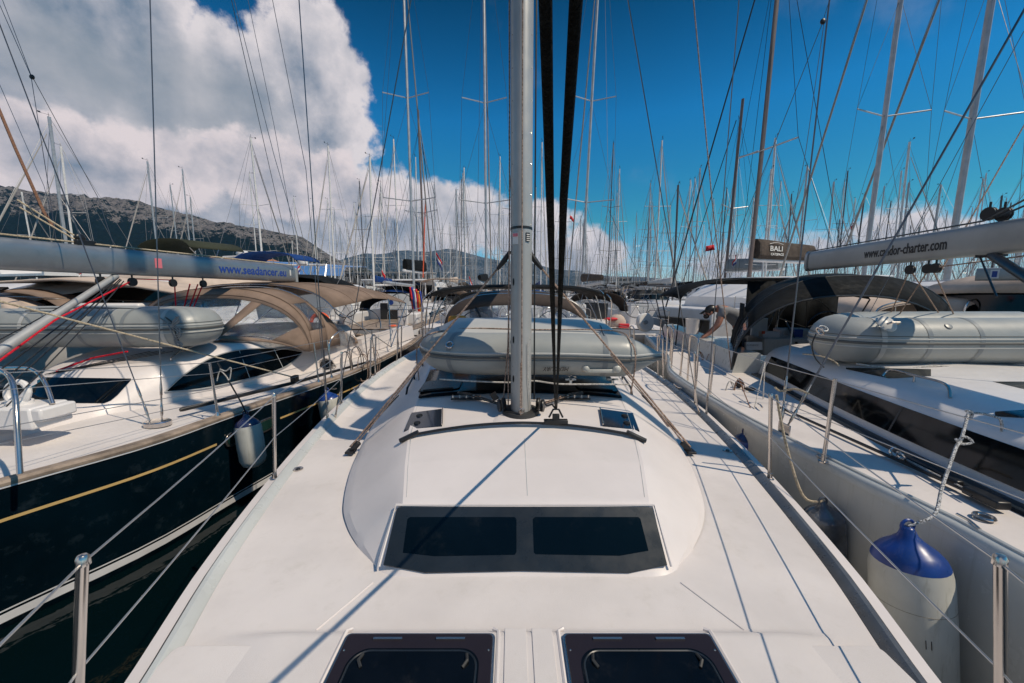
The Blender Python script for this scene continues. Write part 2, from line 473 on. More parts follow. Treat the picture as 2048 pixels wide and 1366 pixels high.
def copy_tree(o, parent=None):
    c = o.copy(); COL.objects.link(c); c.parent = parent
    for ch in o.children: copy_tree(ch, c)
    return c

def sag(a, b, s=0.0, n=12, side=V((0, 0, 0))):
    a = V(a); b = V(b)
    return [a.lerp(b, i / n) + V((0, 0, -s * 4 * (i / n) * (1 - i / n))) + side * (4 * (i / n) * (1 - i / n)) for i in range(n + 1)]

def cr(pts, k=6):
    """Catmull-Rom through points"""
    pts = [V(p) for p in pts]; out = []
    for i in range(len(pts) - 1):
        p0 = pts[max(0, i - 1)]; p1 = pts[i]; p2 = pts[i + 1]; p3 = pts[min(len(pts) - 1, i + 2)]
        for j in range(k):
            t = j / k
            out.append(0.5 * ((2 * p1) + (p2 - p0) * t + (2 * p0 - 5 * p1 + 4 * p2 - p3) * t * t + (3 * p1 - p0 - 3 * p2 + p3) * t ** 3))
    out.append(pts[-1]); return out

def itp(tab, x):
    if x <= tab[0][0]: return tab[0][1]
    for (a, u), (b, w) in zip(tab, tab[1:]):
        if x <= b:
            t = (x - a) / (b - a); return u + (w - u) * t
    return tab[-1][1]

def smt(tab, x):
    """smooth interpolation"""
    if x <= tab[0][0]: return tab[0][1]
    if x >= tab[-1][0]: return tab[-1][1]
    for i in range(len(tab) - 1):
        if x <= tab[i + 1][0]:
            x0, y0 = tab[i]; x1, y1 = tab[i + 1]
            def sl(k):
                if k <= 0: return (tab[1][1] - tab[0][1]) / (tab[1][0] - tab[0][0])
                if k >= len(tab) - 1: return (tab[-1][1] - tab[-2][1]) / (tab[-1][0] - tab[-2][0])
                return (tab[k + 1][1] - tab[k - 1][1]) / (tab[k + 1][0] - tab[k - 1][0])
            h = x1 - x0; t = (x - x0) / h; m0 = sl(i) * h; m1 = sl(i + 1) * h
            return (2 * t ** 3 - 3 * t * t + 1) * y0 + (t ** 3 - 2 * t * t + t) * m0 + (-2 * t ** 3 + 3 * t * t) * y1 + (t ** 3 - t * t) * m1

def sstep(x, a, b):
    t = min(1, max(0, (x - a) / (b - a))); return t * t * (3 - 2 * t)

def frange(a, b, n): return [a + (b - a) * i / n for i in range(n + 1)]

def arch(cx, Y, z0, hw, zt, rake=0.0, p=2.6, t0=0.0, n=20, asym=0.0):
    pts = []
    for i in range(n + 1):
        t = t0 + (math.pi - 2 * t0) * i / n
        c, s_ = math.cos(t), max(0.0, math.sin(t))
        x = -hw * math.copysign(abs(c) ** (2 / p), c)
        k = s_ ** (2 / p)
        pts.append(V((cx + x, Y + rake * k, z0 + (zt - z0) * k + asym * x)))
    return pts

def text(s, size, origin, right, up, m, parent, name='lettering', width=None, ext=0.0012, font_shear=0.0, align='LEFT', bold=0.0, local=False):
    cu = bpy.data.curves.new('txt', 'FONT'); cu.body = s; cu.size = size; cu.extrude = ext; cu.shear = font_shear; cu.align_x = align; cu.resolution_u = 2
    cu.offset = bold
    tmp = bpy.data.objects.new('txt', cu); COL.objects.link(tmp)
    dg = bpy.context.evaluated_depsgraph_get()
    me = bpy.data.meshes.new_from_object(tmp.evaluated_get(dg))
    bpy.data.objects.remove(tmp)
    r = V(right).normalized(); u = V(up); u = (u - r * u.dot(r)).normalized(); n = r.cross(u)
    xs = [v.co.x for v in me.vertices]
    w0 = max(xs) - min(xs); sx = (width / w0) if width else 1.0
    for v in me.vertices:
        c = v.co.copy(); v.co = V(origin) + r * (c.x * sx) + u * c.y + n * c.z
    me.materials.clear(); me.materials.append(m)
    o = bpy.data.objects.new(name, me); link(o, parent)
    if parent is not None and not local: o.location = -wloc(parent)
    return o

def rounded(cx, cy, w, h, r, n=5):
    out = []
    for qx, qy, a0 in ((1, 1, 0), (-1, 1, 90), (-1, -1, 180), (1, -1, 270)):
        for i in range(n + 1):
            a = R(a0 + 90 * i / n)
            out.append((cx + qx * (w / 2 - r) + r * math.cos(a), cy + qy * (h / 2 - r) + r * math.sin(a)))
    return out

def quad_warp(c4, u, v):
    """bilinear point in a 4 corner patch: c4 = near-left, near-right, far-right, far-left"""
    a = V(c4[0]).lerp(V(c4[1]), u); b = V(c4[3]).lerp(V(c4[2]), u); return a.lerp(b, v)

WZ = 0.45            # water level
# ---------------------------------------------------------------- the setting: water
w = MB()
gx = [-40000, -3000, -300, -40, 40, 300, 3000, 40000]; gy = [-3000, -300, -20, 60, 400, 3000, 40000]
w.v = [(x, y, WZ) for y in gy for x in gx]
w.f = [(j * 8 + i, j * 8 + i + 1, (j + 1) * 8 + i + 1, (j + 1) * 8 + i) for j in range(6) for i in range(7)]
obj('water', w, waterm, kind='structure', smooth=0)

# ---------------------------------------------------------------- the central sailboat
CX = 0.075
own = thing('sailboat', 'white sailboat in the foreground with thick silver mast and twin black sheets', 'sailboat', (CX, 5, WZ))
HB = [(-1.3, .02), (-1.0, .28), (-.5, .72), (0, 1.02), (.6, 1.28), (1.22, 1.47), (1.8, 1.66), (2.75, 1.89), (3.5, 2.04), (4.3, 2.17), (5.4, 2.30), (6.5, 2.36), (7.6, 2.37), (9.5, 2.3), (12.3, 2.1)]
def hb(Y): return smt(HB, Y)
def zdeck(x, Y):
    ax = abs(x - CX)
    z = 1.6 + 0.02 * (1 - (ax / 2.3) ** 2)
    z += 0.034 * (1 - sstep(Y, 1.37, 1.42)) * (1 - sstep(ax, 0.95, 1.30))
    if x < CX: z -= 0.05 * sstep(Y, 3.46, 3.52) * (1 - sstep(ax, hb(Y) - .22, hb(Y) - .17))
    return z
ys = frange(-1.3, 1.2, 20)[:-1] + frange(1.2, 1.7, 26)[:-1] + frange(1.7, 3.4, 18)[:-1] + frange(3.4, 3.6, 10)[:-1] + frange(3.6, 12.3, 40)
d = MB()
for_secs = []
for Y in ys:
    h = max(.02, hb(Y) - .155)
    row = []
    for i in range(97):
        u = -1 + 2 * i / 96
        x = CX + h * u
        row.append((x, Y, zdeck(x, Y)))
    for_secs.append(row)
d.loft(for_secs)
obj('deck', d, geldeck, own)
# toe rails: outer ledge, dark seam, raised rail
for sg in (-1, 1):
    l = MB(); s2 = MB(); t2 = MB()
    A, B, C = [], [], []
    yy = frange(-1.1, 12.3, 90)
    for Y in yy:
        h = hb(Y)
        def q(o, z): return (CX + sg * (h - o), Y, z)
        A.append([q(0, 1.50), q(-.004, 1.585), q(.006, 1.600), q(.062, 1.606), q(.068, 1.60)])
        B.append([q(.064, 1.598), q(.066, 1.612), q(.082, 1.612), q(.084, 1.598)])
        C.append([q(.080, 1.60), q(.082, 1.628), q(.092, 1.642), q(.112, 1.642), q(.158, 1.607), q(.166, 1.59)])
    l.loft(A, flip=sg > 0); s2.loft(B, flip=sg > 0); t2.loft(C, flip=sg > 0)
    obj('gunwale', l, gel, own); obj('gunwale_seam', s2, rubber, own)
    obj('toe_rail', t2, railshade if sg > 0 else gelgrey, own, label='grey metal toe rail coloured darker for its shaded side' if sg > 0 else 'pale grey toe rail coloured lighter for its sunlit side')  # one kind of rail: shaded side coloured dark, sunlit side pale
h_ = MB(); secs = []
for Y in frange(-1.3, 12.3, 60):
    h = hb(Y); half = [(h, 1.52), (h * .995, 1.3), (h * .97, 1.0), (h * .90, .7), (h * .8, .45), (h * .5, .1), (0, -.1)]
    secs.append([(CX - a, Y, z) for a, z in half] + [(CX + a, Y, z) for a, z in half[::-1][1:]])
h_.loft(secs, cap=True); obj('hull', h_, gelw, own)

# coachroof
RT = {k: v for k, v in dict(
    hb=[(1.70, .715), (1.80, .78), (1.93, .90), (2.1, 1.03), (2.3, 1.14), (2.7, 1.27), (3.1, 1.36), (3.7, 1.46), (4.8, 1.57), (6.1, 1.64), (7.4, 1.68)],
    ht=[(1.70, .60), (1.93, .655), (2.3, .74), (2.7, .82), (3.1, .89), (3.7, .97), (4.8, 1.10), (6.1, 1.2), (7.4, 1.26)],
    zt=[(1.70, 1.60), (1.94, 1.845), (1.97, 1.865), (2.3, 1.925), (2.7, 1.965), (3.1, 1.99), (3.7, 2.01), (4.8, 2.05), (6.1, 2.09), (7.4, 2.10)],
    cr=[(1.70, .0), (1.94, .005), (2.3, .03), (2.9, .05), (7.4, .05)]).items()}
def roof(Y): return smt(RT['hb'], Y), itp(RT['ht'], Y), itp(RT['zt'], Y), itp(RT['cr'], Y)
def roofz(x, Y):
    b, t, zt, c = roof(Y); ax = abs(x - CX)
    if ax <= t: return zt + c * (1 - (ax / t) ** 2) + 0.02 * math.exp(-((Y - (2.745 - .105 * (ax / .85) ** 2)) / .035) ** 2) * (1 - sstep(ax, .75, .9)) * (1 if Y > 2.3 else 0)
    s_ = min(1, (ax - t) / (b - t))
    zz = 1.6
    return zz + (zt - zz) * ((1 - s_ ** 1.12) * .84 + .16)
c = MB(); secs = []
ry = frange(1.70, 2.0, 16)[:-1] + frange(2.0, 3.1, 56)[:-1] + frange(3.1, 7.4, 60)
for Y in ry:
    b, t, zt, _ = roof(Y)
    xs = [-(t + (b - t) * k / 12) for k in range(12, 0, -1)] + [-t + 2 * t * k / 30 for k in range(31)] + [(t + (b - t) * k / 12) for k in range(1, 13)]
    secs.append([(CX + x, Y, roofz(CX + x, Y) - (.02 if abs(abs(x) - b) < 1e-6 else 0)) for x in xs])
last = [(x, 7.42, 1.3) for x, y, z in secs[-1]]
c.loft(secs + [last]); obj('coachroof', c, gel, own, smooth=17)
# grooves along the roof crest
g = MB()
for sg in (-1, 1):
    g.tube([(CX + sg * (roof(Y)[1] - .02), Y, roofz(CX + sg * (roof(Y)[1] - .02), Y) + .001) for Y in frange(2.0, 5.2, 24)], .0015, 5)
g.tube([(CX + .01, Y, roofz(CX, Y) + .0005) for Y in frange(2.0, 2.55, 10)], .002, 5)
obj('mould_line', g, gelgrey, own)
# side recess panels on the chamfer of the coachroof
def chamfer(Y, s_, sg=-1, off=.004):
    b, t, zt, _ = roof(Y); x = CX + sg * (t + (b - t) * s_)
    return V((x + sg * off, Y, roofz(x, Y) + off))
for sg in (-1, 1):
    for (ya, yb, sa, sb, rr) in ((1.84, 2.25, .22, .86, .1), (2.32, 3.15, .22, .90, .1)):
        m_ = MB(); rows_ = []
        for i in range(17):
            u = i / 16; e = 1 - (abs(2 * u - 1) ** 6) * .55
            rows_.append([chamfer(ya + (yb - ya) * u, (sa + sb) / 2 + (sb - sa) / 2 * e * v, sg, .0018) for v in frange(-1, 1, 8)])
b_ = MB()
for sg in (-1, 1):
    b_.tube([(CX + sg * (roof(Y)[0] + .003), Y, 1.612 if sg > 0 or Y < 3.46 else 1.565) for Y in frange(1.72, 6.8, 60)], .0035, 5)
obj('coachroof_joint', b_, rubber, own)
# front window
p0 = (0, 1.70, 1.60); nn = (0, -.245, .24)
nrm = V((0, -1, 1.0)).normalized()
def pxpoly(pts, off, p0=p0, n=(0, -1, 1.0)):
    n = V(n).normalized(); return [PL(x, y, V(p0) + n * off, n) for x, y in pts]
fw = MB(); fw.prism(pxpoly([(766, 1130), (850, 1146), (1040, 1142), (1258, 1146), (1335, 1130), (1306, 1016), (1298, 1013), (800, 1013), (793, 1017)], .010), -nrm * .02)
sur = obj('front_window', fw, glassf, own, bevel=.003)
for poly in ([(806, 1105), (870, 1112), (1030, 1109), (1033, 1104), (1033, 1038), (1029, 1034), (820, 1034), (815, 1038)],
             [(1068, 1104), (1072, 1108), (1240, 1111), (1297, 1101), (1281, 1038), (1277, 1034), (1070, 1034), (1066, 1038)]):
    q = MB(); q.prism(pxpoly(poly, .0125), -nrm * .004); obj('pane', q, glassd, sur)
lip = MB(); lip.tube(pxpoly([(758, 1133), (792, 1010), (1308, 1010), (1343, 1133)], .004), .007, 6); obj('window_lip', lip, gel, own)

# foredeck hatches
HZ = 1.656
for hx in (-.355, .485):
    z0 = HZ; YH = 1.36; yc_ = YH - .30
    fr = MB(); fr.prism([(x, y, z0) for x, y in rounded(hx, yc_, .580, .60, .02)], (0, 0, .008)); ho = obj('deck_hatch', fr, steel, own)
    b = MB(); b.prism([(x, y, z0 + .008) for x, y in rounded(hx, yc_, .562, .58, .018)], (0, 0, .008)); obj('hatch_glass', b, lensp, ho, bevel=.002)
    b = MB(); b.prism([(x, y, z0 + .016) for x, y in rounded(hx, yc_ - .025, .475, .50, .07, 8)], (0, 0, .003)); obj('hatch_inner_glass', b, lens, ho)
    rg = MB(); rg.tube([(x, y, z0 + .018) for x, y in rounded(hx, yc_ - .025, .455, .48, .065, 8)] + [(hx + .2275, yc_ + .15, z0 + .018)], .004, 6); obj('hatch_seal', rg, glassf, ho)
    for s_ in (-1, 1):
        hg = MB(); hg.box((hx + s_ * .12, YH - .035, z0 + .019), (.11, .009, .006)); obj('hinge', hg, steel, ho)
        hd = MB(); hd.tube([(hx + s_ * .19, YH - .10, z0 + .02), (hx + s_ * .195, YH - .13, z0 + .027), (hx + s_ * .18, YH - .15, z0 + .02)], .006, 6); obj('hatch_handle', hd, rubber, ho)
        for dy in (.08, .3, .5):
            sc_ = MB(); sc_.lathe([(0, 0), (.004, 0), (.003, .002), (0, .002)], (hx + s_ * .268, YH - dy, z0 + .016), 8); obj('screw', sc_, steel, ho)
    for s_ in (-1, 1):
        wl = MB(); wl.tube([(hx + s_ * .302, .80, z0 - .004), (hx + s_ * .302, YH + .02, z0 - .004), (hx + s_ * .28, YH + .033, z0 - .004)], .008, 6); obj('hatch_coaming', wl, gel, own)
for x0, x1 in ((-.035, .062), (.072, .165)):
    b = MB(); b.box(((x0 + x1) / 2, 1.0, 1.655), (x1 - x0 - .012, .78, .006)); obj('locker_strip', b, geldeck, own, bevel=.002)
for a_, w_, y0_, y1_ in ((-.98, .62, .55, 1.33), (1.10, .62, .55, 1.33)):
    b = MB(); b.prism([(x, y, 1.6) for x, y in rounded(a_, (y0_ + y1_) / 2, w_, y1_ - y0_, .03)], (0, 0, .0395)); obj('nonskid_pad', b, geldeck, own, bevel=.002)
for a, b_ in (((-.66, 1.68), (-.80, 1.42)), ((.80, 1.68), (.95, 1.42))):
    m_ = MB(); m_.tube([(a[0], a[1], zdeck(*a) + .001), (b_[0], b_[1], zdeck(*b_) + .001)], .004, 6); obj('mould_line', m_, gel, own)

# self tacking track
tr = MB()
def tky(x): return 2.705 - .105 * ((x - CX) / .85) ** 2
pts = []
for i in range(31):
    x = CX - .83 + 1.66 * i / 30
    pts.append(V((x, tky(x), roofz(x, tky(x)) + .030 - .010 * abs((x - CX) / .83))))
tr.tube(pts, .010, 6, ry=.016); trk = obj('jib_track', tr, black, own)
for sg in (0, -1):
    p = pts[sg]; q = pts[1 if sg == 0 else -2]; dirn = (q - p).normalized()
    e = MB(); e.tube([p - dirn * .03, p + dirn * .11], .017, 8, ry=.022); obj('track_end', e, black, trk, bevel=.002)
tcx = .315
cp = V((tcx, tky(tcx) + .005, roofz(tcx, tky(tcx)) + .045))
cr_ = MB(); cr_.box(cp, (.17, .045, .028)); cr_.box(cp + V((0, 0, .03)), (.05, .03, .05)); cr_.tube([cp + V((-.05, 0, .03)), cp + V((-.02, 0, .09)), cp + V((.02, 0, .09)), cp + V((.05, 0, .03))], .008, 6)
obj('track_car', cr_, black, trk, bevel=.004)
hk = MB(); hk.tube([cp + V((0, 0, .09)), cp + V((-.03, -.01, .13)), cp + V((-.07, -.01, .12)), cp + V((-.085, -.01, .145))], .007, 6); obj('sheet_shackle', hk, black, trk)
# the twin black sheets that run up over the camera to the clew
for (px0, px1, xo) in ((1091, 1100, -.005), (1152, 1127, .005)):
    a = cp + V((xo, 0, .10)); b = P(px1, 400, .50); c_ = P(px0, 0, .31)
    dirn = (c_ - b).normalized()
    pts2 = [a.lerp(b, i / 20) for i in range(20)] + [b, c_, c_ + dirn * 1.2]
    m_ = MB(); m_.tube(pts2, .0052, 10); obj('jib_sheet', m_, blackrope, own)

# flush black panels with knobs
for sg in (-1, 1):
    cs = [(808, 861), (884, 850), (885, 817), (823, 825)] if sg < 0 else [(1206, 850), (1279, 861), (1266, 826), (1200, 817)]
    pz = []
    for x, y in cs:
        z = 1.99
        for _ in range(5):
            g3 = G(x, y, z); z = roofz(g3.x, g3.y) + .012
        pz.append(G(x, y, z))
    m_ = MB(); m_.prism(pz, (0, 0, -.016)); pn = obj('deck_panel', m_, panelblue, own, bevel=.002)
    for v in (.3, .72):
        c0 = quad_warp(pz, .30 if sg < 0 else .70, v)
        k = MB(); k.lathe([(.0, 0), (.026, 0), (.024, .010), (.012, .016), (0, .016)], c0, 14); obj('panel_knob', k, black, pn)
    ln = MB(); ln.tube([pz[1 if sg < 0 else 0] + V((0, 0, .006)), pz[2 if sg < 0 else 3] + V((0, 0, .006))], .006, 6); obj('panel_hinge', ln, steel, pn)
# dark glass strip in front of the dinghy
st = MB(); rows = []
for Y in frange(3.46, 4.5, 12):
    hw = .93 + .10 * (Y - 3.46)
    rows.append([(CX + hw * u, Y, roofz(CX + hw * u, Y) + .012) for u in frange(-1, 1, 16)])
st.loft(rows); sk = obj('skylight', st, skyl, own, solid=.008)
for sx in (-.72, .80):
    m_ = MB(); m_.prism([(x, y, roofz(x, y) + .016) for x, y in rounded(sx + .02, 3.78, .40, .36, .05)], (0, 0, .010)); hh = obj('roof_hatch', m_, skyl, own, bevel=.006)
    m2 = MB(); m2.tube([(x, 3.62, roofz(x, 3.62) + .03) for x in frange(sx - .13, sx + .16, 4)], .006, 6); obj('hatch_rim', m2, black, hh)
# mast with step, band, labels
MX, MY = .070, 2.99
mz0 = roofz(MX, MY)
mast = MB()
def oval(z, a, b): return [(MX + a * math.cos(2 * math.pi * k / 28), MY + b * math.sin(2 * math.pi * k / 28), z) for k in range(28)]
mast.loft([oval(z, .080, .115) for z in (mz0, 2.5, 3.4, 6, 12, 19.2)], closed=True, cap=True)
mo = obj('mast', mast, alu, own, smooth=60)
m_ = MB(); m_.loft([oval(z, .0825, .1175) for z in (3.43, 3.448)], closed=True, cap=True); obj('mast_band', m_, black, mo)
m_ = MB(); m_.loft([oval(z, a, b) for z, a, b in ((mz0 - .01, .15, .17), (mz0 + .022, .14, .16), (mz0 + .03, .10, .13))], closed=True, cap=True); obj('mast_collar', m_, rubber, own)
ped = MB(); ped.loft([[(MX + u * (.19 + .06 * k), MY + v * (.24 + .06 * k), mz0 - .004 - .03 * k) for u, v in rounded(0, 0, 2, 2, .4, 4)] for k in (0, 1)], closed=True, cap=True); obj('mast_pedestal', ped, gel, own)
for zz, sgn in ((7.6, 1), (12.2, 1), (16, .7)):
    sp = MB()
    for s_ in (-1, 1): sp.tube([(MX, MY, zz), (MX + s_ * 1.15 * sgn, MY + .42 * sgn, zz + .08)], .035, 6, ry=.015)
    obj('spreader', sp, alu, mo)
lab = MB(); lab.box((MX - .045, MY - .098, 3.36), (.045, .003, .08), Matrix.Rotation(R(-32), 3, 'Z')); lo = obj('label', lab, txtwhite, mo, label='small white and red sticker'); 
r_ = Matrix.Rotation(R(-32), 3, 'Z')
lab = MB(); lab.box((MX - .046, MY - .101, 3.385), (.040, .003, .022), r_); obj('label', lab, pink, mo)
lab = MB(); lab.box((MX + .045, MY - .101, 3.37), (.034, .003, .062), Matrix.Rotation(R(32), 3, 'Z')); obj('label', lab, black, mo, label='small black list sticker')
lab = MB()
for k in range(4): lab.box((MX + .046, MY - .104, 3.388 - k * .014), (.026, .003, .006), Matrix.Rotation(R(32), 3, 'Z'))
obj('label_print', lab, txtwhite, mo)
for zz in (2.32, 2.62, 3.05):
    b = MB(); b.loft([[(MX - .072 + .002 * k, MY - .062 - .006 * k, zz + .05 * math.sin(t)) if False else (MX - .060 + .006 * math.cos(t), MY - .0845 - .004 * math.cos(t), zz + .028 * math.sin(t)) for t in [2 * math.pi * j / 14 for j in range(14)]] for k in (0, 1)], closed=True, cap=True); obj('exit_slot', b, black, mo)
for k in range(14):
    for s_ in (-1, 1):
        b = MB(); b.ball((MX + s_ * .066, MY - .067, 2.2 + .21 * k), .0035, 4); obj('rivet', b, steel, mo)
# halyards running on the mast
def rope(pts, r, m, parent, name='rope', n=6, label=None):
    b = MB(); b.tube(pts, r, n); return obj(name, b, m, parent, label=label)
sh = MB(); sh.torus((MX + .002, MY - .15, mz0 + .055), .018, .005, 14, 6, Matrix.Rotation(R(90), 3, 'X')); obj('shackle', sh, steel, mo)
rope([(MX + .002, MY - .15, mz0 + .02), (MX + .004, MY - .142, mz0 + .10), (MX + .003, MY - .128, mz0 + .42), (MX, MY - .123, 6), (MX, MY - .123, 19)], .0048, rope_t, mo, 'halyard', label='tan halyard down the front of the mast')
rope([(MX - .006, MY - .15, mz0 + .02), (MX - .008, MY - .142, mz0 + .10), (MX - .004, MY - .13, mz0 + .42)], .0045, rope_t, mo, 'halyard')
rope([(MX - .10, MY - .01, mz0 + .06), (MX - .093, MY - .02, 3.0), (MX - .088, MY - .02, 3.6), (MX - .085, MY, 19)], .006, rope_t, mo, 'halyard')
rope([(MX - .14, MY + .02, mz0 + .06), (MX - .10, MY + .02, 2.6), (MX - .092, MY - .01, 3.3)], .005, rope_t, mo, 'halyard')
rope([(MX + .105, MY, mz0 + .10), (MX + .10, MY, 3.2), (MX + .098, MY, 19)], .0065, black, mo, 'halyard')
rope([(MX + .075, MY - .09, mz0 + .05), (MX + .05, MY - .105, 2.35), (MX + .05, MY - .108, 2.6)], .0035, rope_w, mo, 'halyard')
for s_ in (-1, 1):
    for k in range(2):
        b = MB(); c0 = V((MX + s_ * (.135 + .03 * k), MY - .03 - .05 * k, mz0 + .075)); Mx = Matrix.Rotation(R(90), 3, 'Y') @ Matrix.Rotation(R(s_ * 15), 3, 'X')
        b.lathe([(0, -.012), (.045, -.012), (.05, -.004), (.04, 0), (.05, .004), (.045, .012), (0, .012)], c0, 16, Mx); obj('halyard_block', b, black, mo)
    lb = MB(); lb.box((MX + s_ * .21, MY + .02, mz0 + .12), (.05, .02, .06), Matrix.Rotation(R(s_ * 30), 3, 'Y')) if s_ < 0 else lb.box((MX + .17, MY + .02, mz0 + .03), (.03, .02, .03))
    obj('mast_cleat', lb, black, mo)
    # organisers with line ends
    xo = CX + s_ * .47
    b = MB(); b.box((xo, 3.30, roofz(xo, 3.30) + .018), (.27, .04, .014)); og = obj('line_organiser', b, black, own, bevel=.003)
    for k in range(5):
        p = MB(); xx = xo - .12 + .06 * k; p.lathe([(.008, 0), (.009, .014), (.006, .02), (.008, .03)], (xx, 3.30, roofz(xo, 3.30) + .02), 8); obj('organiser_pin', p, rope_w if k % 2 else steel, og)
    for k in range(4):
        rope([(MX + s_ * .14, MY - .02 + .02 * k, mz0 + .05), (xo - s_ * .02, 3.34 + .02 * k, roofz(xo, 3.38) + .035), (xo + s_ * .10, 3.42 + .02 * k, roofz(xo, 3.38) + .03)], .004, rope_t if k % 2 else black, own, 'control_line')
# boom with folded sail behind the mast
b = MB(); b.tube([(MX, MY + .12, 3.46), (MX + .02, 7.9, 3.52)], .07, 10, ry=.055); bo = obj('boom', b, alu, own)
b = MB(); secs = []
for i in range(21):
    t = i / 20; Y = MY + .2 + 4.4 * t; rr = .082 * (1 - .3 * t) * (1 + .1 * math.sin(i * 2.3)); hh = .62 * (1 - .55 * t)
    secs.append([(MX + .02 * t + rr * math.cos(a), Y, 3.56 + hh / 2 + hh / 2 * math.sin(a)) for a in [2 * math.pi * k / 12 for k in range(12)]])
b.loft(secs, closed=True, cap=True); obj('sail_cover', b, blackc, bo)
# inhaul lines from side decks to blocks on the mast
for s_, foot, hd in ((-1, (702, 905), (1003, 528)), (1, (1380, 905), (1076, 528))):
    f = G(*foot, z=1.63); t = P(*hd, 3.0)
    rope([f + V((0, 0, .05)), t], .0075, rope_t, own, 'inhaul_line')
    rope([f + V((s_ * -.02, .0, .04)), f.lerp(t, .55)], .006, rope_t, own, 'inhaul_line')
    rope([f + V((s_ * .03, .05, .03)), f.lerp(t, .34) + V((0, 0, -.02))], .005, black, own, 'inhaul_line')
    b = MB(); b.box(f + V((0, 0, .012)), (.07, .09, .02)); b.tube([f + V((0, 0, .01)), f + (t - f).normalized() * .12], .024, 8, ry=.016); obj('inhaul_block', b, black, own, bevel=.003)
    b = MB(); dr = (t - f).normalized(); b.tube([t - dr * .05, t + dr * .04, t + dr * .10 + V((0, 0, .02))], [.014, .022, .010], 8, ry=.014); obj('mast_block', b, black, own)
    rope([t + dr * .1, (MX, MY, 3.36)], .006, rope_t, own, 'inhaul_line')
# cap shrouds and lower shrouds with turnbuckles
def shroud(base, via, ext, parent, r=.0045, m=wire, tb=True, name='shroud', tbm=None):
    base = V(base); via = V(via); dr = (via - base).normalized()
    o = rope([base + dr * (.0 if not tb else .42), via + dr * ext], r, m, parent, name, n=6)
    if tb:
        b = MB(); b.tube([base, base + dr * .05, base + dr * .07, base + dr * .16, base + dr * .17, base + dr * .27, base + dr * .28, base + dr * .36, base + dr * .44], [.008, .008, .013, .013, .009, .009, .013, .012, .006], 8); obj('turnbuckle', b, tbm or steel, parent)
    return o
chL = V((CX - 2.06, 4.05, 1.50)); chR = V((CX + 2.09, 4.2, 1.50))
shroud(chL, P(598, 0, 3.85), 6, own); shroud(chL + V((.03, .06, 0)), P(822, 0, 3.45), 3, own)
shroud(chR, P(1478, 0, 3.9), 6, own); shroud(chR + V((-.03, .06, 0)), P(1256, 0, 3.45), 3, own)
rope([P(463, 0, 5.2) + V((0, 0, 2)), P(463, 0, 5.2), P(622, 700, 9.5)], .004, wire, own, 'topping_lift')
for ch in (chL, chR):
    b = MB(); b.box(ch + V((0, 0, -.04)), (.02, .13, .2)); obj('chainplate', b, steel, own)
rope([chL + V((-.02, .02, .42)), P(612, 340, 4.2), P(545, 0, 4.3), P(545, 0, 4.3) + V((-.3, 0, 3))], .003, wire, own, 'flag_halyard')
# stanchions and lifelines
stY = [.95, 2.73, 4.62, 5.95, 6.2, 7.5, 7.75, 9.4, 11.2]
for sg in (-1, 1):
    tops = []; mids = []
    for k, Y in enumerate(stY):
        b0 = V((CX + sg * (hb(Y) - .05), Y, 1.60)); lean = (-sg * .035 if k > 0 else (.10 if sg < 0 else -.09))
        ht = .64 if k else .675
        t0 = b0 + V((lean, .02, ht)); 
        b = MB(); b.tube([b0, b0.lerp(t0, .5), t0], .0125 if k > 1 else .0135, 10); so = obj('stanchion', b, rusty if sg > 0 else steel, own)
        b = MB(); b.lathe([(.03, 0), (.03, .008), (.017, .014), (.016, .05), (.013, .05)], b0 - V((0, 0, .002)), 10); obj('stanchion_base', b, steel, so)
        b = MB(); b.lathe([(.0, .012), (.010, .010), (.0155, .002), (.0155, -.02)][::-1], t0, 10); obj('stanchion_cap', b, steel, so)
        b = MB(); b.torus(b0 + V((-sg * .05, -.01, .018)), .017, .006, 12, 6, Matrix.Rotation(R(70), 3, 'X')); obj('eye', b, steel, so)
        tops.append(t0 + V((0, 0, -.012))); mids.append(b0.lerp(t0, .50))
    bowp = V((CX + sg * .75, -.55, 2.24))
    for lst, nm in ((tops, 'upper'), (mids, 'lower')):
        e = V((CX + sg * .72, -.6, 2.22 if nm == 'upper' else 1.92))
        seg = [e] + lst
        rope([p for i in range(len(seg) - 1) for p in sag(seg[i], seg[i + 1], .012, 5)], .0035, wirel, own, 'lifeline', n=6)
    for k in (3, 5):
        b = MB(); p, q = tops[k], tops[k + 1]; bp = p.lerp(q, .5) + V((0, 0, .03))
        b.tube(cr([p, p.lerp(bp, .6) + V((0, 0, .03)), bp + V((0, 0, .01)), q.lerp(bp, .6) + V((0, 0, .03)), q], 4), .011, 8); obj('gate_hoop', b, steel, own)
